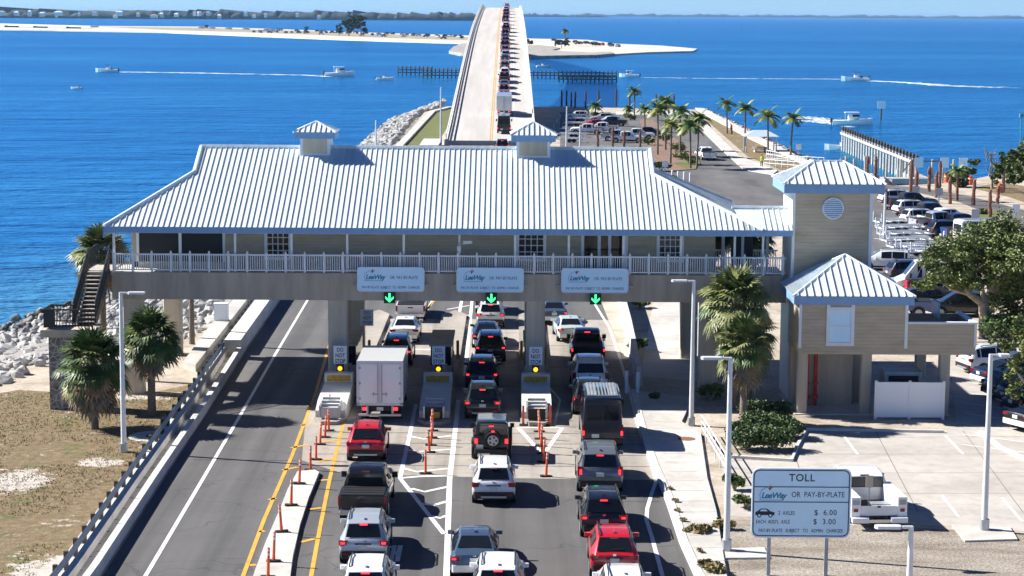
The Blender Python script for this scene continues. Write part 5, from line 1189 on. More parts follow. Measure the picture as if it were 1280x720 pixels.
def car(kind, loc, col, label, rz=0.0, group=None, brake=True, sc=1.0, pitch=0.0):
    if kind not in PROTO: PROTO[kind] = vehicle(kind); o = PROTO[kind]
    else: o = copy_tree(PROTO[kind])
    o.name = NAMES[kind]; o.location = loc; o.rotation_euler = (pitch, 0, rz); o.scale = (sc, sc, sc)
    paint(o, col); tag(o, label, CATS[kind], group)
    for ch in list(o.children):
        if ch.name.split('.')[0] in ('lamp_glow', 'brake_light'):
            if not brake: ch.material_slots[0].link = 'OBJECT'; ch.material_slots[0].material = MATS['tail_dark']
            else: ch.material_slots[0].link = 'OBJECT'; ch.material_slots[0].material = MATS['tail_lit']
    return o
q = 'vehicles queueing at the toll lanes'
# px, py = where the rear tyres meet the road
LANES = [('suv', (456, 775), 'white', 'white suv cropped by the bottom edge in the left queue', 1), ('suv', (454, 709), 'silver', 'silver suv with dark rear window behind the black pickup', 1),
 ('pickup', (453, 655), 'black', 'black pickup truck with covered bed between red and silver suvs', 0), ('crossover', (457, 579), 'red', 'small red suv behind the white box truck', 0),
 ('box_truck', (475, 529), 'white', 'white box truck with double rear doors at the left toll lane', 0), ('suv', (495, 459), 'black', 'black suv with glowing tail lights ahead of the box truck', 1),
 ('sedan', (505, 430), 'white', 'white sedan under the left green arrow sign', 0), ('pickup', (513, 403), 'white', 'white pickup truck ahead of the white sedan beneath the beam', 0),
 ('sedan', (593, 727), 'bluegrey', 'blue grey sedan beside the white suv at the bottom of the middle lane', 1), ('suv', (622, 772), 'white', 'white suv roof cropped by the bottom edge in the middle lane', 1),
 ('suv', (617, 633), 'white', 'white suv behind the black off-roader in the middle lane', 0), ('jeep', (614, 577), 'black', 'black off-roader with spare wheel in the middle lane', 1),
 ('suv', (603, 526), 'black', 'black suv directly ahead of the off-roader at the middle island', 1), ('suv', (602, 489), 'black', 'black suv second ahead of the off-roader, beneath the dark grey suv', 1),
 ('suv', (613, 454), 'darkgrey', 'dark grey suv in the shade of the building in the middle lane', 1), ('sedan', (608, 437), 'navy', 'navy sedan behind the white suv beneath the beam', 1),
 ('suv', (613, 411), 'white', 'white suv with red lights just below the middle green arrow', 1), ('jeep', (611, 393), 'black', 'black boxy vehicle half hidden by the beam in the middle lane', 0),
 ('crossover', (782, 784), 'white', 'white car roof cropped by the bottom edge in the right lane', 1), ('crossover', (768, 727), 'red', 'red suv at the bottom of the right lane', 0),
 ('suv', (755, 676), 'black', 'black suv between the red suv and the grey suv', 1), ('large_suv', (750, 619), 'grey', 'grey suv with bright tail lights behind the tall van', 1),
 ('van', (753, 563), 'navy', 'tall dark van with grey ribbed roof in the right lane', 1), ('suv', (738, 521), 'black', 'dark suv mostly hidden ahead of the tall van', 1),
 ('large_suv', (738, 494), 'white', 'large white suv ahead of the tall van', 0), ('pickup', (735, 458), 'black', 'black pickup truck in the shade at the right toll lane', 1),
 ('sedan', (715, 429), 'mint', 'pale sedan turning out below the right gantry sign', 1), ('sedan', (693, 407), 'bluegrey', 'blue grey sedan just below the right green arrow', 1)]
for kind, p, c, l, bk in LANES:
    o = car(kind, at(*p), c, l, R(random.uniform(-.6, .9)), q, bk)
    if 'covered bed' in l:
        mb = MB(); mb.bx(-.9, .9, .1, 1.72, 1.16, 1.2)
        for k in range(4): mb.bx(-.88, .88, .16 + k * .4, .48 + k * .4, 1.2, 1.215)
        mb.build('tonneau_cover', 'plastic_trim', o)
    if 'turning' in l: o.rotation_euler.z = R(4)
PROTO_first = dict(PROTO)
# the queue on the bridge
BQ = [('suv', 629, 191, 'black'), ('cargo_van', 632, 168, 'black'), ('box_truck', 630, 146, 'silver'), ('suv', 631, 127, 'grey'), ('suv', 630, 119, 'black'), ('sedan', 630, 112, 'grey'), ('pickup', 630, 105, 'black'), ('suv', 630, 97, 'white'),
      ('suv', 629, 88, 'green'), ('sedan', 630, 79, 'darkgrey'), ('suv', 630, 74, 'silver'), ('suv', 630, 67.5, 'grey'), ('large_suv', 630, 62, 'black'), ('suv', 630, 56, 'black'), ('sedan', 630.5, 51, 'darkgrey'), ('suv', 631, 46, 'black'), ('pickup', 631, 41.5, 'black'), ('suv', 631.5, 36.5, 'white'), ('sedan', 631.5, 32, 'grey'),
      ('suv', 631.5, 27, 'black'), ('suv', 631.5, 22.5, 'darkgrey'), ('suv', 631.5, 18.5, 'black'), ('suv', 631.5, 15, 'white'), ('sedan', 631.5, 12, 'silver'), ('suv', 631.5, 9.5, 'white'), ('suv', 631.5, 7.6, 'darkgrey')]
def bridge_y(py):
    best = None
    for y in range(3000, 7350, 4):
        yy = y / 10; z = bz_s(yy); d = Vector((bcx(yy) + 1.9, yy, z - CAMH)); yc = d.y * _sp + d.z * _cp; zc = d.y * _cp - d.z * _sp
        e = abs(360 - FOC * yc / zc + .1 - py)
        if best is None or e < best[0]: best = (e, yy)
    return best[1]
last = 0
for k, (kind, px, py, c) in enumerate(BQ):
    y = max(bridge_y(py), last + 7.2); last = y; z = bz_s(y) + .02
    car(kind, (bcx(y) + 1.95 + random.uniform(-.15, .15), y, z), c, f'{c} {CATS[kind]} in the bridge queue, {ORD[k]} vehicle up from the roof', 0, 'vehicles queueing on the bridge', True, 1.12, math.atan((bz_s(y + 5) - bz_s(y)) / 5))
car('suv', (bcx(742) + 1.95, 742, bz_s(742) + .02), 'silver', 'silver suv at the very crest of the bridge queue', 0, 'vehicles queueing on the bridge')
# north and right lots
car('pickup', at(887, 201), 'white', 'white pickup truck driving off on the boat ramp road', R(8), None, False)
LOT = [('suv', (776, 156), 'white', 78, 'white suv at the far end of the trailer lot'), ('pickup', (772, 166), 'white', 80, 'white pickup truck beside the far white suv in the trailer lot'), ('pickup', (784, 158), 'navy', 80, 'navy pickup truck at the far end of the trailer lot'), ('pickup', (776, 174), 'white', -95, 'white pickup truck in the front row of the trailer lot'),
       ('pickup', (790, 172), 'black', -95, 'black fronted pickup truck at the right end of the trailer lot'), ('crossover', (757, 160), 'red', 80, 'red car among the boat trailers'), ('pickup', (754, 168), 'white', 80, 'white pickup truck next to the red car in the trailer lot'), ('suv', (768, 152), 'silver', 80, 'silver suv at the water end of the trailer lot'), ('pickup', (752, 176), 'silver', -95, 'silver pickup truck at the left of the front row in the trailer lot')]
LOT2 = [('pickup', (1108, 262), 'navy', -76, 'dark pickup truck nearest the tower in the right lot'), ('suv', (1118, 270), 'white', -76, 'white suv second from the tower in the right lot'), ('pickup', (1130, 276), 'darkgrey', -76, 'dark grey pickup truck in the right lot'), ('suv', (1128, 282), 'white', -76, 'white suv in the middle of the right lot row'),
        ('pickup', (1150, 284), 'white', -76, 'white pickup truck in the middle of the right lot row'), ('pickup', (1166, 291), 'navy', -76, 'navy pickup truck right of the white pickup'), ('pickup', (1178, 300), 'blue', -76, 'dark blue pickup truck with white stripe near the tree'), ('van', (1196, 310), 'white', -76, 'white van end of the right lot row'), ('pickup', (1200, 318), 'black', -76, 'black pickup truck with red tail lights before the tree'),
        ('suv', (1141, 338), 'white', 80, 'white suv alone in the drive beyond the terrace'), ('pickup', (1128, 368), 'magenta', -80, 'magenta pickup truck behind the room roof'), ('van', (1212, 368), 'white', 85, 'white van behind the big tree'), ('sedan', (1190, 385), 'black', 85, 'black car in the shade under the big tree'), ('pickup', (1165, 396), 'blue', 85, 'blue pickup truck behind the terrace wall')]
for kind, p, c, a, l in LOT + LOT2: car(kind, at(*p), c, l, R(a), 'vehicles parked in the lots', False)
LOT4 = [('suv', (1100, 256), 'white', -76, 'white suv at the very back of the right lot'), ('pickup', (1140, 288), 'silver', -76, 'silver pickup truck between white vehicles in the right lot'), ('suv', (1160, 298), 'black', -76, 'black suv between the navy and blue pickups'), ('pickup', (1186, 322), 'white', -76, 'white pickup truck left of the black pickup before the tree'), ('sedan', (1150, 372), 'black', -80, 'black sedan beside the magenta pickup'), ('suv', (1108, 352), 'darkgrey', -80, 'dark grey suv behind the lower roof'), ('suv', (1180, 366), 'silver', 85, 'silver suv seen through the big tree'), ('suv', (1240, 395), 'black', 85, 'black suv behind the big tree trunk'),
        ('suv', (736, 149), 'white', 80, 'white suv at the back left of the trailer lot'), ('pickup', (762, 178), 'white', -95, 'white pickup truck second in the front row of the trailer lot')]
for kind, p, c, a, l in LOT4: car(kind, at(*p), c, l, R(a), 'vehicles parked in the lots', False)
LOT3 = [('suv', (1203, 467), 'white', -75, 'white suv just right of the terrace columns'), ('sedan', (1222, 483), 'navy', -72, 'navy car below the white suv in the right row'), ('suv', (1236, 500), 'darkgrey', -72, 'dark grey suv behind the right lamp post'), ('suv', (1252, 510), 'black', -72, 'black suv in the right row'), ('crossover', (1262, 520), 'navy', -70, 'navy small suv at the right edge'), ('sedan', (1268, 540), 'black', -60, 'black car with red tail light at the right edge')]
for kind, p, c, a, l in LOT3: car(kind, at(*p), c, l, R(a), 'vehicles parked in the right row', False)
car('utility_truck', at(1098, 661), 'white', 'white utility truck with open bed parked behind the big toll sign', R(4), None, False)
bpy.data.objects['utility_truck'].scale = (1.13, 1.05, .93)
# boat trailers in the lots
def trailer():
    t = empty('boat_trailer'); mb = MB()
    for s in (-1, 1): mb.bx(s * .75 - .05, s * .75 + .05, 0, 5, .5, .62); mb.quad((s * .7, 5, .6), (s * .8, 5, .6), (s * .08, 6.6, .6), (s * -.02, 6.6, .6))
    for y in (.1, 1.4, 2.7, 4.0, 4.9): mb.bx(-.8, .8, y - .05, y + .05, .5, .6)
    for s in (-1, 1): mb.bx(s * .5 - .06, s * .5 + .06, .2, 4.5, .75, .85); mb.bx(s * 1.0 - .03, s * 1.0 + .03, .1, .2, .6, 1.5)
    mb.bx(-.05, .05, 6.0, 6.1, .6, 1.3); mb.build('frame', 'trim_white', t)
    for s in (-1, 1):
        for y in (1.6, 2.35): mb = MB(); mb.tube([(s * .85, y, .32), (s * 1.08, y, .32)], .32, 14); mb.build('wheel', 'rubber', t)
        mb = MB(); mb.bx(s * .84, s * 1.12, 1.15, 2.8, .66, .72); mb.build('mudguard', 'trim_white', t)
    return t
tp = trailer()
for k, (p, a) in enumerate((((736, 158), 80), ((734, 165), 80), ((732, 172), 82), ((730, 178), 84), ((738, 152), 78), ((1098, 292), -76), ((1100, 300), -76), ((1104, 308), -76), ((1112, 316), -76), ((1130, 322), -76), ((1095, 284), -76))):
    o = tp if k == 0 else copy_tree(tp); o.location = at(*p); o.rotation_euler.z = R(a)
    tag(o, f'white empty boat trailer, {ORD[k if k < 5 else k - 5]} ' + ('in the lot beyond the roof ridge' if k < 5 else 'in the lot right of the tower'), 'trailer', 'empty boat trailers')

# ------------------------------------------------------------------ vegetation
def fan_leaf(mb, base, d, L, rad, droop, mi, rng, nseg=13):
    """palmate leaf: a curved stalk and a fan of pointed segments"""
    d = d.normalized(); up = Vector((0, 0, 1)); side = d.cross(up)
    if side.length < .1: side = Vector((1, 0, 0))
    side.normalize(); nrm = side.cross(d)
    tip = base + d * L + Vector((0, 0, -droop * L * .35)); d2 = (d + Vector((0, 0, -droop * .7))).normalized(); nrm2 = side.cross(d2)
    mb.quad(base - side * .02, base + side * .02, tip + side * .015, tip - side * .015, mi)
    tw = rng.uniform(-.5, .5); side = (side * math.cos(tw) + nrm2 * math.sin(tw)); nrm2 = side.cross(d2)
    for k in range(nseg):
        a = R(-118 + 236 * k / (nseg - 1)); r = rad * (1 - .28 * abs(a) / R(118)) * rng.uniform(.88, 1.08)
        v = d2 * math.cos(a) + side * math.sin(a); v2 = (v + Vector((0, 0, -.45 - droop * .6)) * .6 - nrm2 * .12).normalized()
        q = v.cross(nrm2).normalized() * .052 * rad / .8
        m = tip + v * r * .52; e = m + v2 * r * .48
        o = mb.add([tip, m - q, m + q, e], [(0, 1, 2), (1, 3, 2)], mi)
def sabal(name, label, p, h, rc, seed, pale=False, skirt=1.0, lean=(0, 0), tmat='palm_trunk', n=58, r0=.20, group='fan palms'):
    n = int(n * 1.5); rng = random.Random(seed); t = thing(name, label, 'palm tree', p, 0, group)
    top = Vector((lean[0], lean[1], h)); pts = [Vector((0, 0, -.2)), Vector((lean[0] * .3, lean[1] * .3, h * .35)), Vector((lean[0] * .65, lean[1] * .65, h * .7)), top]
    mb = MB(); mb.tube(pts, [r0 * 1.2, r0, r0 * .95, r0 * 1.1], 10)
    for k in range(int(h * 7)):   # old leaf boots
        z = rng.uniform(h * .35, h); f = z / h; a = rng.uniform(0, 6.28); c = Vector((lean[0] * f, lean[1] * f, z)); v = Vector((math.cos(a), math.sin(a), .9)); s_ = Vector((-math.sin(a), math.cos(a), 0)) * .05
        b = c + Vector((math.cos(a), math.sin(a), 0)) * r0 * .85; mb.add([b - s_, b + s_, b + v * .16], [(0, 1, 2)])
    mb.build('trunk', tmat, t, smooth=60)
    mb = MB(); mats = ['frond_pale' if pale else 'frond', 'frond', 'frond_pale', 'frond_dead', 'frond_grey']
    for k in range(n):
        f = k / n; el = R(82 - 118 * f + rng.uniform(-12, 12)); az = k * 2.39996 + rng.uniform(-.3, .3)
        d = Vector((math.cos(az) * math.cos(el), math.sin(az) * math.cos(el), math.sin(el)))
        mi = 0 if rng.random() < .6 else (1 if rng.random() < .5 else 2)
        if f > .86 and rng.random() < .55 * skirt: mi = 3
        fan_leaf(mb, top + d * .08, d, rc * .56 * rng.uniform(.7, 1.08), rc * .46 * rng.uniform(.85, 1.1), .3 + .6 * f, mi, rng, 15)
    n = 0
    for k in range(int(42 * skirt)):
        az = rng.uniform(0, 6.28); el = R(rng.uniform(-72, -28)); d = Vector((math.cos(az) * math.cos(el), math.sin(az) * math.cos(el), math.sin(el)))
        fan_leaf(mb, top + Vector((0, 0, -rng.uniform(0, .7) * rc * .5)), d, rc * .5 * rng.uniform(.7, 1.1), rc * .5, .7, 3 if rng.random() < .6 else 4, rng, 9)
    mb.build('crown', mats, t); return t
A1 = at(118, 536); sabal('cabbage_palm', 'bushy fan palm with a brown skirt left of the left lamp post', A1, 3.3, 2.25, 11, skirt=1.9, n=86)
A2 = at(190, 519); sabal('cabbage_palm', 'green fan palm with bare slim trunk right of the left lamp post', A2, 4.1, 2.0, 12, skirt=.5, n=80)
A3 = Vector((-23.5, 113.6, 0)); sabal('cabbage_palm', 'yellowing fan palm behind the side stair', A3, aty(125, 312, 113.6).z - .2, 2.1, 13, pale=True, skirt=.8, n=70)
A4 = at(240, 430); sabal('cabbage_palm', 'fan palm whose slim trunk stands among the rocks behind the building', A4, 8.0, 1.7, 14, r0=.16)
A6 = Vector((12.0, 105.8, 0)); sabal('cabbage_palm', 'tall fan palm rising to the railing left of the tower', A6, aty(925, 375, 105.8).z - .1, 2.35, 16, pale=True, skirt=.5, n=72)
A5 = at(929, 531); sabal('cabbage_palm', 'shorter fan palm with orange boots in front of the tall one', A5, aty(927, 432, A5.y).z, 1.9, 15, pale=True, skirt=.9, r0=.19, n=64)
for k_, q_ in enumerate(((12.1, 119.5, 8.3), (14.3, 118.0, 8.0))): sabal('cabbage_palm', ('fan palm whose crown shows through the open walkway on its left', 'fan palm whose crown shows through the open walkway by the tower')[k_], (q_[0], q_[1], 0), q_[2], 1.7, 18 + k_, n=60, skirt=.6)
A7 = Vector((12.9, 107.2, 0)); sabal('cabbage_palm', 'shaggy grey skirted fan palm against the tower wall', A7, aty(945, 420, 107.2).z, 1.9, 17, skirt=2.0, n=46)
def feather(name, label, p, h, rc, seed, mats=('feather', 'feather_yellow'), tm='palm_trunk', yellow=.3, n=15, r0=.17, group='feather palms', skirt=0, cat='palm tree'):
    rng = random.Random(seed); t = thing(name, label, cat, p, 0, group)
    lx, ly = rng.uniform(-.25, .25), rng.uniform(-.25, .25)
    mb = MB(); mb.tube([(0, 0, -.2), (lx * .4, ly * .4, h * .5), (lx, ly, h)], [r0 * 1.25, r0, r0 * .85], 9); mb.build('trunk', tm, t, smooth=60)
    mb = MB(); top = Vector((lx, ly, h))
    for k in range(n):
        az = k * 2.39996 + rng.uniform(-.3, .3); el = R(78 - 75 * k / n); pos = top.copy(); d = Vector((math.cos(az) * math.cos(el), math.sin(az) * math.cos(el), math.sin(el)))
        mi = 1 if rng.random() < yellow else 0; ns = 9; L = rc * rng.uniform(.85, 1.1) / ns
        for j in range(ns):
            nx = pos + d * L; side = d.cross(Vector((0, 0, 1))).normalized(); wl = rc * .34 * math.sin(math.pi * (j + 1.2) / (ns + 1.4))
            mb.quad(pos - side * .015, pos + side * .015, nx + side * .015, nx - side * .015, mi)
            for s in (-1, 1):
                for u in (.1, .43, .77):
                    b = pos.lerp(nx, u); e = b + side * s * wl * rng.uniform(.8, 1.1) + d * wl * .45 + Vector((0, 0, -wl * .38)); q_ = d * rc * .036
                    mb.add([b - q_, b + q_, e], [(0, 1, 2)], mi)
            pos = nx; d = (d + Vector((0, 0, -.17 - .1 * rng.random()))).normalized()
    mb.build('crown', list(mats), t); return t
FP = [((793, 150), 116, 2.0, 'small feather palm at the far left of the median'), ((822, 194), 138, 2.2, 'feather palm left in the median clump'), ((838, 205), 158, 2.2, 'yellowish feather palm at the front of the median clump'), ((832, 188), 130, 2.4, 'tall feather palm at the back of the median clump'),
      ((850, 196), 142, 2.3, 'feather palm in the middle of the median clump'), ((863, 211), 160, 2.4, 'yellow green feather palm at the right of the median clump'), ((871, 210), 150, 2.2, 'leaning feather palm at the right end of the median clump'), ((806, 165), 138, 1.9, 'slender feather palm behind the median clump'),
      ((786, 146), 140, 1.7, 'low feather palm beside the far kerb'), ((909, 167), 131, 2.6, 'feather palm leftmost on the shore lawn'), ((931, 183), 137, 2.6, 'feather palm beside the pavilion on its left'), ((960, 195), 147, 3.0, 'full feather palm behind the pavilion'), ((988, 196), 149, 2.4, 'feather palm right of the pavilion'), ((744, 148), 134, 2.0, 'feather palm left of the trailer lot by the water')]
for k, (p, ty, rc, l) in enumerate(FP):
    b = at(*p); h = aty(p[0], ty, b.y).z; feather('feather_palm', l, b, max(1.5, h), rc * (1.0 if p[0] < 900 else .9), 40 + k, yellow=.6 if 'yellow' in l else .3, n=15 if p[0] < 900 else 11, r0=.14)
b = at(930, 272); feather('feather_palm', 'palm top peeking over the walkway roof', Vector((b.x, 150, 0)), aty(932, 263, 150).z, 1.5, 71, n=12)
# bare trunks of newly set palms
BT = [(702, 133, 112), (708, 133, 112), (714, 133, 115), (719, 135, 114), (732, 135, 113), (748, 133, 112), (770, 133, 111), (787, 133, 112), (820, 140, 117), (836, 143, 117), (842, 143, 118),
      (747, 190, 160), (766, 190, 158), (780, 190, 163), (800, 190, 162), (914, 168, 155), (1084, 226, 194), (1094, 228, 194), (1138, 249, 199), (1145, 254, 213), (1161, 240, 207), (1170, 248, 213), (1174, 244, 200), (1187, 256, 220), (1217, 257, 223), (1237, 272, 236), (1247, 255, 231), (1107, 262, 235)]
for k, (px, pb, ptop) in enumerate(BT):
    b = at(px, pb); h = aty(px, ptop, b.y).z; rng = random.Random(k)
    t = thing('palm_trunk', f'bare reddish palm trunk without fronds, {ORD[k]} from the left', 'palm trunk', b, 0, 'bare palm trunks')
    mb = MB(); n = 7; mb.tube([(rng.uniform(-.05, .05), rng.uniform(-.05, .05), h * i / n - .1) for i in range(n + 1)], [rng.uniform(.17, .23) for i in range(n)] + [.12], 8)
    for j in range(int(h * 5)):
        z = rng.uniform(.3, h); a = rng.uniform(0, 6.28); v = Vector((math.cos(a), math.sin(a), 0)); s_ = Vector((-v.y, v.x, 0)) * .07; c = v * .2 + Vector((0, 0, z)); mb.add([c - s_, c + s_, c + v * .14 + Vector((0, 0, .25))], [(0, 1, 2)])
    mb.build('stem', 'red_trunk' if px > 900 or pb > 150 else 'pile_dark', t)
b = at(1196, 251); feather('feather_palm', 'small green topped palm among the bare trunks on the right', b, aty(1196, 215, b.y).z, 1.5, 88, tm='red_trunk', n=12, yellow=.6)
def leaf_mass(mb, c, r, n, rng, size, mats=2, flat=1.0):
    for k in range(n):
        v = Vector((rng.gauss(0, 1), rng.gauss(0, 1), rng.gauss(0, 1))).normalized() * (rng.random() ** .45); p = Vector(c) + Vector((v.x * r, v.y * r, v.z * r * flat))
        a = Vector((rng.gauss(0, 1), rng.gauss(0, 1), rng.gauss(0, .6))).normalized() * size * rng.uniform(.7, 1.3); b = a.cross(Vector((rng.gauss(0, 1), rng.gauss(0, 1), rng.gauss(0, 1)))).normalized() * size * .5
        mb.add([p - a, p + b, p + a, p - b], [(0, 1, 2, 3)], rng.randrange(mats))
def shrub(name, label, p, r, h, seed, mats=('leaf_dark', 'leaf'), n=900, size=.13, cat='shrub', group=None):
    rng = random.Random(seed); t = thing(name, label, cat, p, 0, group)
    mb = MB(); k = max(4, int(n / 130))
    for i in range(k):
        a = rng.uniform(0, 6.28); d = r * .62 * math.sqrt(rng.random()); leaf_mass(mb, (d * math.cos(a), d * math.sin(a), h * rng.uniform(.35, .68)), r * .48, n // k, rng, size, len(mats), h / r * .55)
    mb.build('foliage', list(mats), t)
    mb = MB()
    for i in range(5): a = i * 1.3; mb.tube([(0, 0, -.05), (r * .4 * math.cos(a), r * .4 * math.sin(a), h * .6)], [.05, .02], 5)
    mb.build('stem', 'bark', t); return t
for k, (p, r, h, l) in enumerate((((935, 562), 1.05, 1.3, 'round hedge shrub at the front left of the hedge clump'), ((968, 563), 1.0, 1.3, 'round hedge shrub at the front right of the hedge clump'), ((950, 545), 1.15, 1.4, 'hedge shrub in the middle of the hedge clump'), ((968, 530), 1.0, 1.4, 'hedge shrub at the back right of the hedge clump'), ((943, 527), .9, 1.3, 'hedge shrub at the back left below the palms'), ((982, 548), 1.0, 1.3, 'hedge shrub at the right side of the hedge clump near the kerb'), ((925, 552), .8, 1.1, 'hedge shrub at the left side of the hedge clump by the handrail'))):
    shrub('hedge_shrub', l, at(*p), r, h, 100 + k, n=3200, size=.085, group='hedge below the tower palms')
for k, (p, r, h, l, mm) in enumerate((((888, 500), .9, 1.0, 'pale bush at the foot of the palms beside the walk', ('leaf_light', 'leaf_olive')), ((872, 668), .55, .5, 'low dry tuft at the kerb left of the lamp pad', ('leaf_olive', 'frond_dead')), ((905, 662), .5, .45, 'low dry tuft beside the lamp pad', ('leaf_olive', 'frond_dead')), ((933, 635), .6, .7, 'green weed behind the big toll sign edge', ('leaf_light', 'leaf')), ((918, 612), .6, .8, 'green weed at the end of the handrail', ('leaf_light', 'leaf')),
        ((897, 715), .8, .5, 'dry tuft at the bottom edge by the kerb', ('leaf_olive', 'frond_dead')), ((820, 500), .45, .55, 'bright weed on the verge beside the walk', ('leaf_light', 'leaf')), ((797, 440), .8, .9, 'dark weed beside the lane wall', ('leaf_dark', 'leaf')), ((800, 385), .8, .8, 'small bush near the lane wall beyond the plaza', ('leaf_light', 'leaf')),
        ((826, 214), 1.6, 1.4, 'bush at the near end of the planted median', ('leaf_dark', 'leaf')), ((852, 200), 1.5, 1.5, 'yellow green bush among the median palms', ('leaf_light', 'leaf_olive')), ((810, 182), 1.4, 1.6, 'grey green bush left of the median palms', ('leaf_olive', 'leaf')), ((788, 150), 1.6, 1.6, 'low bush between the trailer lot and the water', ('leaf_light', 'leaf_olive')), ((748, 148), 1.8, 1.8, 'dark bush at the left of the trailer lot', ('leaf_dark', 'leaf')), ((836, 232), 1.4, 1.6, 'low bush behind the right end of the roof', ('leaf_light', 'leaf')),
        ((845, 190), 1.5, 1.7, 'yellow bush behind the middle of the median palms', ('leaf_light', 'leaf_olive')), ((818, 172), 1.5, 1.7, 'green bush at the far left of the median palms', ('leaf', 'leaf_light')), ((862, 206), 1.4, 1.5, 'yellow green bush at the right foot of the median palms', ('leaf_light', 'leaf_olive')), ((832, 180), 1.4, 1.8, 'green bush in the centre back of the median', ('leaf', 'leaf_olive')),
        ((1190, 274), .8, .6, 'low weed in the right verge', ('leaf_olive', 'leaf')), ((1230, 268), .9, .7, 'low weed beside the bare trunks', ('leaf_olive', 'leaf')))):
    shrub('bush', l, at(*p), r, h, 130 + k, mats=mm, n=420, size=.13 if p[1] > 300 else .22)
def tree(name, label, p, h, blobs, seed, limbs, mats=('leaf', 'leaf_light', 'leaf_dark'), n=9000, size=.16, bark='bark', r0=.32, group=None):
    rng = random.Random(seed); t = thing(name, label, 'tree', p, 0, group)
    mb = MB()
    for pts, rs in limbs: mb.tube(pts, rs, 9)
    mb.build('trunk', bark, t, smooth=60)
    mb = MB(); tot = sum(b[3] ** 2 for b in blobs)
    for (x, y, z, r) in blobs:
        m = int(n * r * r / tot); k = max(3, m // 90)
        for i in range(k):
            v = Vector((rng.gauss(0, 1), rng.gauss(0, 1), rng.gauss(0, 1))).normalized() * r * (.35 + .65 * rng.random()); leaf_mass(mb, (x + v.x, y + v.y, z + v.z * .75), r * .30, m // k, rng, size, len(mats), .7)
    mb.build('crown', list(mats), t); return t
TB = at(1231, 420); s1 = 132 / 2500
def rel(px, py, dy=0.0): q_ = aty(px, py, TB.y + dy); return q_ - TB
bl = [(*rel(1180, 330, -1), 1.9), (*rel(1165, 352, 0), 1.3), (*rel(1200, 315, 2), 2.0), (*rel(1225, 300, 0), 2.0), (*rel(1255, 295, 1), 2.1), (*rel(1268, 325, -2), 2.1), (*rel(1240, 335, -1), 1.7), (*rel(1210, 345, -1.5), 1.4), (*rel(1285, 350, 0), 2.4), (*rel(1265, 375, 2), 1.8), (*rel(1300, 310, 2), 2.5), (*rel(1245, 362, 2), 1.3), (*rel(1195, 350, 1), 1.2), (*rel(1310, 380, 0), 2.2)]
V0 = Vector((0, 0, -.2))
tree('broad_tree', 'broad pale trunked tree standing behind the terrace', TB, 8, bl, 200, [([V0, rel(1231, 395), rel(1229, 378)], [.48, .38, .34]), ([rel(1229, 380), rel(1212, 368), rel(1200, 352), rel(1190, 335)], [.26, .2, .15, .07]), ([rel(1229, 380), rel(1240, 366), rel(1241, 345), rel(1232, 315)], [.3, .24, .18, .07]), ([rel(1240, 366), rel(1258, 350), rel(1275, 325)], [.2, .14, .06]), ([rel(1229, 380), rel(1228, 355), rel(1215, 325)], [.2, .12, .06]), ([rel(1212, 368), rel(1190, 362), rel(1172, 350)], [.14, .09, .04])], n=38000, size=.125, mats=('leaf', 'leaf_light', 'leaf_light'))
TB = at(1300, 560)
tree('small_tree', 'leafy olive branches reaching in at the right edge', TB, 6, [(*rel(1275, 440), 1.3), (*rel(1262, 462), .8), (*rel(1285, 480), 1.2), (*rel(1268, 490), .7), (*rel(1290, 415), 1.2), (*rel(1245, 430), .6), (*rel(1300, 450), 1.3)], 201, [([V0, rel(1298, 500), rel(1290, 450)], [.18, .13, .06]), ([rel(1298, 500), rel(1275, 470), rel(1250, 435)], [.09, .06, .03])], mats=('leaf_olive', 'leaf_light', 'leaf'), n=3200, size=.12)
for k, (p, r, h, l) in enumerate((((1270, 432), 2.2, 2.4, 'dark green bush under the big tree at the right edge'), ((1252, 425), 1.6, 1.8, 'dark green bush just right of the big tree trunk'))): shrub('bush', l, at(*p), r, h, 210 + k, n=2400, size=.16)
for k, (p, ptop, hw, l) in enumerate((((1254, 240), 186, 15, 'dense dark mangrove tree left at the right shore'), ((1284, 245), 168, 26, 'dense dark mangrove tree at the right edge of the shore'), ((1268, 225), 186, 18, 'mangrove tree behind at the right shore'))):
    TB = at(*p); m_ = TB.y / 2500; H_ = aty(p[0], ptop, TB.y).z; bb = [(rn * hw * m_ * .6, 0 + rn2 * 2, H_ * zz, hw * m_ * .55) for rn, rn2, zz in ((-1, 0, .5), (1, .5, .55), (0, 0, .8), (.6, -1, .35), (-.6, 1, .3), (0, 1, .55), (-.8, -1, .72))]
    tree('mangrove_tree', l, TB, H_, bb, 220 + k, [([V0, (0, 0, H_ * .4), (hw * m_ * .3, 0, H_ * .8)], [.25, .18, .06]), ([(0, 0, H_ * .3), (-hw * m_ * .5, .3, H_ * .7)], [.15, .05])], mats=('leaf_dark', 'leaf', 'leaf_light'), n=5000, size=.28, group='mangroves on the right shore')
TB = at(1206, 234); tree('small_tree', 'small yellow green leaning tree by the docks', TB, 6, [(*rel(1208, 222), 1.7), (*rel(1196, 215), 1.3), (*rel(1218, 200), 1.0), (*rel(1212, 210), 1.2), (*rel(1200, 226), 1.5)], 230, [([V0, rel(1208, 215), rel(1218, 198)], [.2, .13, .05]), ([rel(1207, 222), rel(1196, 212)], [.12, .05])], mats=('leaf_light', 'leaf_olive', 'leaf_dark'), n=2600, size=.26)
TB = at(1240, 236); rng = random.Random(5); lm = [([V0, rel(1240, 215), rel(1238, 190)], [.2, .12, .04])]
for i in range(14):
    x0 = rng.uniform(1234, 1244); y0 = rng.uniform(195, 222); lm.append(([rel(x0, y0), rel(x0 + rng.uniform(-10, 10), y0 - rng.uniform(5, 18))], [.07, .02]))
tree('bare_tree', 'leafless grey tree between the docks and the mangroves', TB, 6, [(*rel(1240, 192), .5)], 231, lm, n=20, size=.1, mats=('bark', 'bark', 'bark'))
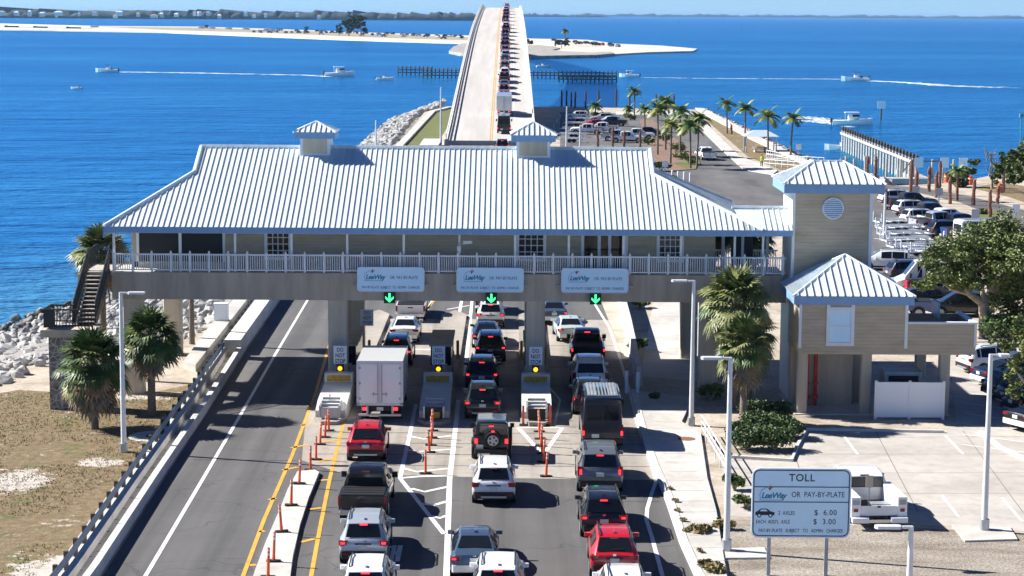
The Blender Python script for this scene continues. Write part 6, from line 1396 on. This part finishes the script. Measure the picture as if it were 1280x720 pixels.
# far island trees
for k, (px, pb, pt, hw, l) in enumerate(((436, 45, 18, 11, 'dark casuarina tree, left one of the far beach pair'), (451, 45, 16, 11, 'dark casuarina tree, right one of the far beach pair'), (424, 44.5, 29, 6, 'small dark tree beside the casuarinas on the far beach'), (702, 60, 48, 12, 'round dark bush on the far spit right of the bridge'), (662, 57, 48, 6, 'dark bush just right of the bridge parapet on the far spit'), (741, 57, 52, 5, 'low dark bush before the cars on the far spit'), (383, 38.6, 33, 4, 'small dark bush left on the far west beach'), (258, 35.5, 31, 4, 'small dark bush beside the motorhomes on the far beach'))):
    b = at(px, pb, -1.5); m_ = b.y / 2500; H_ = (pb - pt) * m_; w_ = hw * m_
    rr_ = random.Random(300 + k); bb = [(rr_.uniform(-.55, .55) * w_, rr_.uniform(-.3, .3) * w_, H_ * rr_.uniform(.25, .88), w_ * .36) for i in range(16)]
    tree('casuarina_tree' if k < 3 else 'bush', l, b, H_, bb, 310 + k, [([V0, (0, 0, H_ * .7)], [H_ * .04, .1])], mats=('leaf_dark', 'leaf_dark', 'leaf'), n=7000, size=H_ * .05)
b = at(706, 58, -1.5); feather('feather_palm', 'lone palm on the far spit right of the bridge', b, (58 - 40) * b.y / 2500, 3.6, 77, n=18, r0=.3)
for k, (px, py) in enumerate(((846, 628), (848, 640), (853, 652), (857, 664), (838, 612), (875, 690))):
    shrub('weed', f'tiny dry weed in the kerb joint right of the lanes, {ORD[k]} listed going down' if 0 else ('tiny weed in the walk beside the grey suv', 'tiny weed beside the kerb between the grey and black suvs', 'tiny weed beside the kerb level with the black suv roof', 'tiny weed at the kerb left of the dry tuft', 'tiny weed at the kerb beside the tall van', 'tiny weed at the foot of the kerb near the bottom edge')[k], at(px, py, .14), .22, .18, 260 + k, mats=('leaf_olive', 'frond_dead'), n=90, size=.06, cat='weed')
# grass tufts on the dry verge: nobody could count them
rng = random.Random(9); mb = MB()
for i in range(8000):
    x = rng.uniform(-31, -17.8); y = rng.uniform(66, 109)
    if noise.noise((x * .28, y * .28, 3.3)) < -.3: continue
    for j in range(3):
        a = rng.uniform(0, 6.28); hh = rng.uniform(.04, .11); c = Vector((x + rng.gauss(0, .08), y + rng.gauss(0, .08), 0)); s_ = Vector((math.cos(a), math.sin(a), 0)) * .025
        mb.add([c - s_, c + s_, c + Vector((rng.gauss(0, .05), rng.gauss(0, .05), hh))], [(0, 1, 2)], 0 if rng.random() < .75 else 1)
struct(mb.build('grass_tufts', ['dry_blade', 'leaf_olive']), 'dry grass tufts left of the guardrail', 'stuff')

# ------------------------------------------------------------------ riprap
import bmesh
def rock_mesh(seed):
    rng = random.Random(seed); bm = bmesh.new()
    for i in range(16):
        v = Vector((rng.gauss(0, 1), rng.gauss(0, 1), rng.gauss(0, 1))).normalized(); bm.verts.new((v.x * rng.uniform(.42, .6), v.y * rng.uniform(.36, .52), v.z * rng.uniform(.28, .42)))
    r = bmesh.ops.convex_hull(bm, input=bm.verts); bmesh.ops.delete(bm, geom=[g for g in r['geom_interior'] if isinstance(g, bmesh.types.BMVert)], context='VERTS')
    bmesh.ops.bevel(bm, geom=list(bm.edges), offset=.025, segments=1, affect='EDGES')
    bmesh.ops.recalc_face_normals(bm, faces=bm.faces)
    me = bpy.data.meshes.new('boulder'); bm.to_mesh(me); bm.free(); me.materials.append(MATS['rock']); return me
RM = [rock_mesh(i) for i in range(14)]
rng = random.Random(21)
def along(poly, edge, y0, y1):
    pass
def lerp_line(pts, y):
    for a, b in zip(pts, pts[1:]):
        if a[1] <= y <= b[1]: k = (y - a[1]) / (b[1] - a[1]); return a[0] + (b[0] - a[0]) * k
    return pts[-1][0]
LW = LAND[1:13]; WW = WATERLINE[1:12]
spots = []
for i in range(7000):
    y = 95 + 110 * rng.random() ** 1.5; xl = lerp_line(LW, y); xw = lerp_line([(p[0], p[1]) for p in WW], y); k = rng.random() ** .9 * 1.02
    x = xl + .7 + (xw - xl - .5) * k; z = -.05 - 2.6 * max(0, k - .08)
    s = rng.choice((rng.uniform(.5, .9), rng.uniform(.7, 1.35)))
    if all((x - a) ** 2 + (y - b) ** 2 > (.36 * (s + c)) ** 2 for a, b, _, c in spots): spots.append((x, y, z, s))
vis = sorted(spots, key=lambda q_: q_[1])
def seen(q_):
    x, y, z, s = q_; d = Vector((x, y, z - CAMH)); yc = d.y * _sp + d.z * _cp; zc = d.y * _cp - d.z * _sp
    px, py = 640 + FOC * d.x / zc, 360 - FOC * yc / zc; return -6 < px < 480 and py > 372 - 0 and py < 560
ind = [q_ for q_ in vis if seen(q_)][:300]; iset = set(ind)
for k, (x, y, z, s) in enumerate(ind):
    o = bpy.data.objects.new('boulder', RM[k % 14]); C.objects.link(o); o.location = (x, y, z + .12 * s); o.rotation_euler = (rng.uniform(-.5, .5), rng.uniform(-.5, .5), rng.uniform(0, 6.28)); o.scale = (s * rng.uniform(.85, 1.2), s * rng.uniform(.8, 1.1), s * rng.uniform(.8, 1.15))
    tag(o, 'grey white boulder of the riprap on the shore left of and behind the plaza', 'boulder', 'riprap boulders on the near west shore')
def rock_stuff(name, pts, label):
    mb = MB()
    for (x, y, z, s) in pts:
        me = RM[rng.randrange(14)]; a = rng.uniform(0, 6.28); ca, sa = math.cos(a), math.sin(a); sx, sy = s * rng.uniform(.85, 1.2), s * rng.uniform(.8, 1.1)
        mb.add([(x + (v.co.x * ca - v.co.y * sa) * sx, y + (v.co.x * sa + v.co.y * ca) * sy, z + v.co.z * s) for v in me.vertices], [tuple(p.vertices) for p in me.polygons])
    struct(mb.build(name, 'rock'), label, 'stuff')
rest = [q_ for q_ in spots if q_ not in iset]
for i in range(1500):
    y = rng.uniform(205, 492); xl = lerp_line(LW + [(-18.4, 500)], y) if y < 445 else -16 + (y - 445) * .02; xw = -25.8 if y < 447 else -25.2 + (y - 447) * .08
    k = rng.random(); rest.append((xl - 1.2 + (xw - xl) * k, y, -.0 - 2.5 * k, rng.uniform(1.0, 2.0)))
rock_stuff('riprap', rest, 'remaining grey riprap rocks along the west shore to the bridge foot')
east = []
for i in range(520):
    k = rng.random(); a, b = (41.6, 450), (50, 246); f = rng.random(); x0 = 41.9 if f < .75 else 42.2 + (f - .75) * 20; y0 = 452 - f * 195; east.append((x0 + .8 + 5.5 * k, y0, -.1 - 2.5 * k, rng.uniform(1.0, 1.9)))
rock_stuff('riprap', east, 'grey riprap rocks along the shore lawn on the right')

# ------------------------------------------------------------------ docks, fender, marker, boats
def fender(x0, x1, y, label, top, dark):
    t = thing('timber_fender', label, 'fender wall', (x0, y, WZ)); mb = MB(); n = int((x1 - x0) / 1.5)
    for i in range(n + 1): mb.tube([(x0 + (x1 - x0) * i / n, y, -4.5), (x0 + (x1 - x0) * i / n, y, top + .5)], .22, 6)
    put(mb, 'piles', 'pile_dark', t); mb = MB()
    for k in range(2): mb.bx(x0, x1, y - .4, y - .2, -1.7 + k * 1.0, -1.3 + k * 1.0)
    mb.bx(x0, x1, y - .5, y + 1.6, top - .25, top); put(mb, 'walers', 'timber', t); return t
fender(-44, -31, 768, 'low weathered timber walkway at the far left of the bridge channel', .4, 0)
fender(-33, -12, 735, 'dark timber fender wall in the channel left of the bridge', .6, 1); fender(6, 38, 742, 'dark timber fender wall in the channel right of the bridge', -.3, 1); fender(16, 36, 700, 'low timber dolphin in front of the right channel fender', -.6, 1)
t = thing('jetty', 'long white piled jetty with dark pile tops at the boat ramp', 'jetty', (57, 320, WZ)); A_, B_ = Vector((58.0, 352, 0)), Vector((56.8, 281, 0))
mb = MB(); n = 27
for i in range(n): q_ = A_.lerp(B_, i / (n - 1)); mb.tube([(q_.x, q_.y, -5), (q_.x, q_.y, 1.0)], .28, 7)
put(mb, 'piles', 'pile_white', t)
cp0 = MB().tube([(0, 0, 1.0), (0, 0, 1.5), (0, 0, 1.75)], [.25, .25, .05], 7).mesh('pile_cap', 'pile_dark')
for i in range(n): q_ = A_.lerp(B_, i / (n - 1)); o = bpy.data.objects.new('pile_cap', cp0); C.objects.link(o); o.parent = t; o.location = Vector((q_.x, q_.y, 0)) - t.location
mb = MB(); mb.wallrun([A_, B_], [(.38, .35), (.38, .75), (.5, .75), (.5, .35)]); put(mb, 'waler', 'dock_grey', t)
t = thing('floating_dock', 'grey floating dock with gangway at the end of the jetty', 'dock', (55, 282, WZ)); mb = MB(); mb.bx(46, 60, 280, 283, -2.4, -1.6); mb.bx(49, 51, 283, 296, -2.3, -1.65); mb.bx(57, 59, 283, 298, -2.3, -1.65); put(mb, 'deck', 'dock_grey', t)
mb = MB()
for x in (46.5, 48.4, 51.5, 53, 55, 56.5, 59.5, 61, 62.5): mb.tube([(x, 283.3, -5), (x, 283.3, .9)], .2, 7)
for x in (48.6, 51.4, 56.6, 59.4): mb.tube([(x, 291 + (x % 3), -5), (x, 291 + (x % 3), .7)], .2, 7)
put(mb, 'piles', 'pile_white', t); mb = MB(); mb.tube([(55, 281, -.6), (56, 281, .8), (61, 281, .8), (62, 281, -.6)], .09, 6); put(mb, 'gangway_rail', 'pile_dark', t)
for k, x in enumerate((56.8, 60.4, 63.0)):
    t = thing('dock_sign', f'white sign board on the floating dock, {ORD[k]} from the left', 'sign', (x, 279.5, -1.6), 0, 'white boards on the docks'); mb = MB(); mb.bx(-.06, .06, 0, .06, 0, 3); mb.build('sign_post', 'galv', t); mb = MB(); mb.bx(-.6, .6, -.05, -.01, 1.6, 3.0); mb.build('panel', 'vinyl', t)
t = thing('dock', 'white dock posts and lifts left of the mangroves', 'dock', (78, 290, WZ)); mb = MB()
for x, y in ((74, 292), (76, 296), (78, 292), (80, 297), (82, 293), (84, 298)): mb.tube([(x, y, -5), (x, y, 1.2)], .25, 7)
put(mb, 'piles', 'pile_white', t); mb = MB(); mb.bx(72, 86, 296, 298, -1.2, -.9); put(mb, 'deck', 'dock_grey', t)
b = at(1101, 150, WZ); t = thing('channel_marker', 'white day board on a pile in the water', 'channel marker', b); mb = MB(); mb.tube([(0, 0, -2), (0, 0, 3.2)], .2, 8); mb.build('pile', 'pile_dark', t); mb = MB(); mb.bx(-.9, .9, -.26, -.2, 2.6, 4.3); mb.build('day_board', 'vinyl', t)
t = thing('channel_marker', 'green light pole beyond the mangroves at the right edge', 'channel marker', at(1274, 215)); mb = MB(); mb.tube([(0, 0, 0), (0, 0, 7.6)], .1, 6); mb.build('pile', 'teal_pole' if 0 else 'logo_teal', t); mb = MB(); mb.box((0, 0, 7.7), (.5, .5, .5)); mb.build('lantern', 'logo_teal', t)
for k, (px, py) in enumerate(((1000, 38), (927, 38), (848, 30))):
    b = at(px, py, WZ); s_ = b.y / 2500
    t = thing('channel_marker', f'tiny dark channel marker far out on the water, {ORD[k]} from the right', 'channel marker', b, 0, 'far channel markers'); mb = MB(); mb.tube([(0, 0, -1), (0, 0, 3.5 * s_)], .35 * s_, 6); mb.build('pile', 'pile_dark', t)
def boat(kind, hullm='gelcoat'):
    t = empty('motor_boat')
    st = [(-3.4, 1.15, .75), (-2, 1.25, .78), (0, 1.28, .85), (1.6, 1.1, .98), (2.8, .6, 1.12), (3.6, .05, 1.25)]; vs = []
    for x, w_, h in st: vs += [(x, -w_, h), (x, -w_ * .82, -.1), (x, 0, -.3 + (.25 if x > 2.5 else 0)), (x, w_ * .82, -.1), (x, w_, h), (x, w_ * .86, h - .02), (x, 0, h - .28 if x < 1.4 else h), (x, -w_ * .86, h - .02)]
    fs = [(i * 8 + k, i * 8 + (k + 1) % 8, i * 8 + 8 + (k + 1) % 8, i * 8 + 8 + k) for i in range(5) for k in range(8)] + [tuple(range(8)), tuple(range(47, 39, -1))]
    mb = MB(); mb.add(vs, fs); mb.build('hull', hullm, t)
    if kind == 'cabin':
        mb = MB(); mb.box((.2, 0, 1.35), (1.9, 1.7, 1.0), 0, 0, .2); mb.build('cabin', 'gelcoat', t); mb = MB(); mb.box((.55, 0, 1.62), (1.4, 1.74, .36), 0, 0, .2); mb.build('cabin_window', 'car_glass', t)
        mb = MB(); mb.box((-.1, 0, 2.15), (2.6, 1.9, .12), 0, 0, .2); mb.build('top', 'gelcoat', t)
        mb = MB()
        for x, y in ((-1.2, .8), (-1.2, -.8)): mb.tube([(x, y, .7), (x, y, 2.1)], .04, 5)
        mb.build('top_post', 'steel', t)
    else:
        mb = MB(); mb.box((-.2, 0, 1.0), (.9, .8, .9), 0, 0, .1); mb.build('console', 'gelcoat', t); mb = MB(); mb.box((0.2, 0, 1.6), (.08, .8, .4)); mb.build('windscreen', 'car_glass', t)
        mb = MB(); mb.box((-.3, 0, 2.15), (1.8, 1.6, .09), 0, 0, .1); mb.build('top', 'boat_navy', t)
        mb = MB()
        for x, y in ((-.9, .65), (-.9, -.65), (.3, .65), (.3, -.65)): mb.tube([(x, y, .7), (x, y, 2.12)], .035, 5)
        mb.build('top_post', 'steel', t); mb = MB(); mb.box((-1.5, 0, .9), (.5, 1.2, .6)); mb.build('seat', 'boat_dark', t)
    mb = MB(); mb.box((-3.55, 0, .75), (.45, .42, .8), 0, 0, .1); mb.box((-3.55, 0, .1), (.2, .15, .8)); mb.build('outboard_motor', 'boat_dark', t); return t
bo = {'cabin': boat('cabin'), 'open': boat('open')}; used = set()
BOATS = [('open', (134, 90), 183, 1.25, 'white open motor boat far left trailing a long wake'), ('cabin', (424, 95), 8, 1.6, 'white cabin boat left of the bridge channel'), ('open', (481, 100), 12, .95, 'small open boat left of the timber walkway'), ('open', (679, 84), 15, 1.0, 'grey boat just right of the bridge'), ('cabin', (787, 96), 175, 1.1, 'white boat beside the right channel fender'),
         ('open', (1069, 101), 186, 1.45, 'white speedboat with dark hull and long wake at right'), ('cabin', (1065, 156), -8, 1.25, 'white cabin boat coming in past the jetty'), ('open', (1052, 187), 185, .85, 'open boat moored at the tip of the jetty'), ('open', (96, 111), 180, .5, 'tiny dark boat low on the water at left')]
for kind, p, rz, s_, l in BOATS:
    o = bo[kind] if kind not in used else copy_tree(bo[kind]); used.add(kind); o.location = at(p[0], p[1], WZ); o.rotation_euler = (0, 0, R(rz)); o.scale = (s_,) * 3; tag(o, l, 'boat')
def wake(pts, w0, w1, seed, name='wake'):
    rng_ = random.Random(seed); P_ = [at(a, b, WZ) for a, b in pts]; mb = MB(); n = 90
    seg = [(P_[i + 1] - P_[i]).length for i in range(len(P_) - 1)]; tot = sum(seg)
    def pos(f):
        d = f * tot
        for i, s in enumerate(seg):
            if d <= s or i == len(seg) - 1: return P_[i].lerp(P_[i + 1], min(1, d / s))
            d -= s
    for i in range(n * 5):
        f = rng_.random() ** 1.15
        if noise.noise((f * 14, seed, 0)) < -.25 - .2 * (1 - f): continue
        c = pos(f); wd = w0 + (w1 - w0) * f; L = tot * rng_.uniform(.006, .03); y = rng_.gauss(0, .4) * wd; d = (pos(min(1, f + .02)) - pos(max(0, f - .02))).normalized(); q_ = Vector((-d.y, d.x, 0)); h = .05 + wd * rng_.uniform(.07, .22) * (1.2 - f)
        z = .02 + rng_.random() * .03; a = c + q_ * y + Vector((0, 0, z)); mb.add([a - d * L, a + q_ * h, a + d * L, a - q_ * h], [(0, 1, 2, 3)])
    return struct(mb.build(name, 'foam'), None, 'stuff')
wake([(148, 90), (230, 91), (330, 93), (400, 94.5)], 3.5, 6, 1); wake([(1086, 101), (1130, 103), (1190, 107.5), (1270, 110)], 3, 7, 2); wake([(1050, 99), (960, 98.5), (880, 98), (800, 97)], 2, 3, 3); wake([(1056, 156), (1030, 153), (1005, 150.5)], 2.0, 5, 4); wake([(1056, 158), (1066, 159)], 1.2, 1.5, 5); wake([(1040, 152), (1010, 147), (990, 146)], 2, 6, 6); wake([(412, 96), (380, 94)], 2, 3, 7)
# pavilion, rails and the attendant
b = at(950, 190); t = thing('picnic_pavilion', 'small picnic pavilion with pale hipped canopy on the shore lawn', 'pavilion', b); mb = MB(); e = 2.7; mb.add([(-e, -2, 2.5), (e, -2, 2.5), (e, 2, 2.5), (-e, 2, 2.5), (-1.0, 0, 3.4), (1.0, 0, 3.4)], [(0, 1, 5, 4), (1, 2, 5), (2, 3, 4, 5), (3, 0, 4)]); mb.build('canopy', 'cloth_roof', t)
for x, y in ((-2.3, -1.6), (2.3, -1.6), (2.3, 1.6), (-2.3, 1.6)): mb = MB(); mb.bx(x - .09, x + .09, y - .09, y + .09, 0, 2.5); mb.build('post', 'lamp_grey', t)
mb = MB(); mb.bx(-1.2, 1.2, -.5, .5, .7, .78); mb.bx(-1.2, 1.2, -1.1, -.8, .42, .48); mb.bx(-1.2, 1.2, .8, 1.1, .42, .48); mb.bx(-.9, -.7, -1, 1, 0, .7); mb.bx(.7, .9, -1, 1, 0, .7); mb.build('picnic_table', 'dock_grey', t)
t = thing('ramp_railing', 'white railings along the boat ramp walk below the pavilion', 'railing', at(985, 205)); mb = MB()
for (a, b_) in (((958, 202), (1030, 206)), ((955, 208), (1030, 214)), ((958, 196), (985, 202))):
    p0, p1 = at(*a) - t.location, at(*b_) - t.location
    for z in (.5, 1.0): mb.tube([p0 + Vector((0, 0, z)), p1 + Vector((0, 0, z))], .05, 5)
    for i in range(11): q_ = p0.lerp(p1, i / 10); mb.tube([q_, q_ + Vector((0, 0, 1.05))], .05, 5)
mb.build('rails', 'trim_white', t)
# attendant: one continuous skinned body, hair and vest as parts
pb_ = at(952, 209); t = thing('person', 'person in a bright yellow vest and dark trousers standing at the ramp corner', 'person', pb_)
vs = [(0, 0, .95), (0, 0, 1.2), (0, 0, 1.42), (0, 0, 1.52), (0, -.01, 1.64), (.20, 0, 1.40), (.26, 0, 1.12), (.24, -.05, .88), (-.20, 0, 1.40), (-.26, 0, 1.12), (-.24, -.05, .88), (.10, 0, .88), (.11, 0, .48), (.11, 0, .08), (.11, -.12, .04), (-.10, 0, .88), (-.11, 0, .48), (-.11, 0, .08), (-.11, -.12, .04)]
ed = [(0, 1), (1, 2), (2, 3), (3, 4), (2, 5), (5, 6), (6, 7), (2, 8), (8, 9), (9, 10), (0, 11), (11, 12), (12, 13), (13, 14), (0, 15), (15, 16), (16, 17), (17, 18)]
rad = [.15, .15, .16, .06, .11, .065, .05, .035, .065, .05, .035, .09, .07, .05, .045, .09, .07, .05, .045]
me = bpy.data.meshes.new('body'); me.from_pydata(vs, ed, []); o = bpy.data.objects.new('body', me); C.objects.link(o); sk = o.modifiers.new('skin', 'SKIN')
for i, r in enumerate(rad): me.skin_vertices[0].data[i].radius = (r, r)
me.skin_vertices[0].data[0].use_root = True; o.modifiers.new('s', 'SUBSURF').levels = 1
m2 = bpy.data.meshes.new_from_object(o.evaluated_get(bpy.context.evaluated_depsgraph_get())); bpy.data.objects.remove(o); m2.materials.clear()
for mm in ('skin', 'trousers'): m2.materials.append(MATS[mm])
for p in m2.polygons: p.material_index = 1 if p.center.z < .95 else 0
o = bpy.data.objects.new('body', m2); C.objects.link(o); o.parent = t
mb = MB(); mb.tube([(0, 0, .85), (0, 0, 1.1), (0, 0, 1.35), (0, 0, 1.48)], [.21, .20, .23, .13], 12); mb.build('vest', 'hi_vis', t)
mb = MB(); mb.tube([(0, .02, 1.64), (0, .02, 1.72), (0, .02, 1.765)], [.125, .11, .05], 10); mb.build('hair', 'pile_dark', t)
# traffic barrels and signs near the docks
for k, p in enumerate(((1213, 231), (1250, 241), (1183, 228))):
    t = thing('traffic_barrel', f'orange traffic barrel at the dock road, {ORD[k]} listed from the mangroves' if 0 else ('orange traffic barrel between the bare trunks', 'orange traffic barrel just before the mangroves', 'orange traffic barrel leftmost near the dock boards')[k], 'barrel', at(*p)); mb = MB(); mb.tube([(0, 0, 0), (0, 0, 1.1)], [.38, .30], 12); mb.build('drum', 'orange_post', t); mb = MB(); mb.tube([(0, 0, .7), (0, 0, .85)], [.345, .335], 12, 0, False); mb.build('band', 'orange_pale', t)
for k, (p, h, l) in enumerate((((1173, 265), 2.6, 'dark sign post in the right verge'), ((1218, 300), 2.9, 'grey sign post by the tree in the right verge'), ((1269, 285), 2.4, 'white capped post at the far right verge'), ((831, 220), 2.0, 'small white sign left of the median'), ((998, 199), 2.2, 'small white board right of the pavilion'), ((1144, 262), 2.6, 'thin sign post right of the tower roof'))):
    t = thing('sign_post', l, 'sign', at(*p)); mb = MB(); mb.bx(-.06, .06, -.05, .05, 0, h); mb.build('post', 'galv', t); mb = MB(); mb.bx(-.38, .38, -.09, -.05, h - .8, h); mb.build('panel', 'vinyl' if 'white' in l else 'galv', t)
# bollard posts behind the roof's right end
for k in range(4):
    t = thing('bollard', f'white bollard behind the roof, {ORD[k]} from the left', 'bollard', at(840 + k * 7.5, 224 + k * 1.0), 0, 'white bollards by the ramp road'); mb = MB(); mb.tube([(0, 0, 0), (0, 0, 1.1), (0, 0, 1.15)], [.12, .12, .06], 8); mb.build('post', 'vinyl', t)
# beach vehicles and far houses
rng = random.Random(33)
def tiny(kind):
    mb = MB()
    if kind == 'rv': mb.bx(-1.2, 1.2, 0, 7.5, .5, 3.2, 0); mb.bx(-1.21, 1.21, 1, 5, 1.8, 2.4, 1); mb.bx(-1.1, 1.1, 7.5, 9, .5, 2.0, 0)
    else: mb.bx(-.9, .9, 0, 4.6, .35, 1.0, 0); mb.bx(-.78, .78, .6, 3.3, 1.0, 1.6, 1); mb.bx(-.75, .75, .7, 3.1, 1.6, 1.65, 0)
    for y in (.9, 3.6): mb.bx(-.95, .95, y - .3, y + .3, 0, .6, 2)
    return mb
cm = tiny('car').mesh('parked_car', ['paint_white', 'car_glass', 'rubber']); rm = tiny('rv').mesh('motorhome', ['paint_white', 'car_glass', 'rubber'])
def tinycar(me, p, rz, col, label, cat, group, s=1.0):
    o = bpy.data.objects.new(me.name, me); C.objects.link(o); o.location = p; o.rotation_euler.z = rz; o.scale = (s,) * 3; o.material_slots[0].link = 'OBJECT'; o.material_slots[0].material = MATS['paint_' + col]; tag(o, label, cat, group)
cols = ['white', 'silver', 'black', 'darkgrey', 'grey', 'navy', 'white', 'beige']
for i in range(58):
    px = 318 + i * 4.6 + rng.uniform(-2.5, 2.5); py = 37.2 + (px - 300) * .034 + rng.choice((rng.uniform(-1.2, .4), rng.uniform(.4, 3.2))); tinycar(cm, at(px, py, -1.45), rng.uniform(0, 6.28), rng.choice(cols), 'tiny vehicle parked on the far beach west of the bridge', 'car', 'cars on the far west beach', 1.35)
for i in range(17):
    px = 690 + i * 5.0 + rng.uniform(-1.5, 1.5); py = 54.5 + (px - 722) * .08 + rng.uniform(-1.5, .5); tinycar(cm, at(px, py, -1.5), rng.uniform(0, 6.28), rng.choice(['darkgrey', 'navy', 'red', 'black', 'grey']), 'tiny vehicle parked on the far spit east of the bridge', 'car', 'cars on the far east spit', 1.15)
for k, (px, py) in enumerate(((256, 36), (269, 36.5), (290, 37), (312, 37.5), (338, 39.5), (345, 40))): tinycar(rm, at(px, py, -1.4), 1.5 + rng.uniform(-.2, .2), 'white', f'white motorhome on the far west beach, {ORD[k]} from the left', 'motorhome', 'motorhomes on the far beach', 1.0)
# far causeway bridge at the left
t = thing('far_bridge', 'low pale road bridge far away at the left edge', 'bridge', (-600, 2850, WZ)); pA, pB = at(-40, 31, .5), at(118, 34.5, 0); mb = MB(); mb.wallrun([pA, pB], [(-6, .2), (-6, 2.2), (6, 2.2), (6, .2)]); put(mb, 'deck', 'parapet', t)
for f in (.05, .37, .60, .85): q_ = pA.lerp(pB, f); mb = MB(); mb.bx(q_.x - 9, q_.x + 9, q_.y - 4, q_.y + 4, -5, .8); put(mb, 'pier', 'pile_dark', t)
for k in range(30):
    px = rng.choice([rng.uniform(2, 420), rng.uniform(20, 330)]); d = 6440; x = (px - 640) / 2500 * d; wd = rng.choice((rng.uniform(6, 12), rng.uniform(8, 26))); h = rng.uniform(4, 8)
    t = thing('far_house', 'tiny pale house on the wooded far shore left of the bridge', 'house', (x, d + rng.uniform(-30, 10), WZ), 0, 'houses on the far shore'); z0 = rng.uniform(5, 15); mb = MB(); mb.bx(-wd / 2, wd / 2, 0, 15, z0 - 4, z0 + h); mb.build('wall', 'house_white', t)
    mb = MB(); e = wd / 2 + 1.2; zt = z0 + h; mb.add([(-e, -1.2, zt), (e, -1.2, zt), (e, 16, zt), (-e, 16, zt), (-e * .5, 7.5, zt + 4), (e * .5, 7.5, zt + 4)], [(0, 1, 5, 4), (1, 2, 5), (2, 3, 4, 5), (3, 0, 4)]); mb.build('roof', rng.choice(['house_roof', 'house_roof_red', 'house_white']), t)
# air over the bay
mb = MB(); mb.bx(-63000, 63000, -3500, 63000, WZ - 2.9, 46)
hz = mb.build('haze', 'water'); hm = bpy.data.materials.new('haze'); hm.use_nodes = True; t_ = hm.node_tree; t_.nodes.remove(t_.nodes['Principled BSDF']); pv = t_.nodes.new('ShaderNodeVolumePrincipled')
pv.inputs['Color'].default_value = (0.38, 0.65, 1, 1); pv.inputs['Density'].default_value = 0.000028; t_.links.new(pv.outputs[0], t_.nodes['Material Output'].inputs['Volume']); hz.data.materials.clear(); hz.data.materials.append(hm); struct(hz, None, 'stuff')
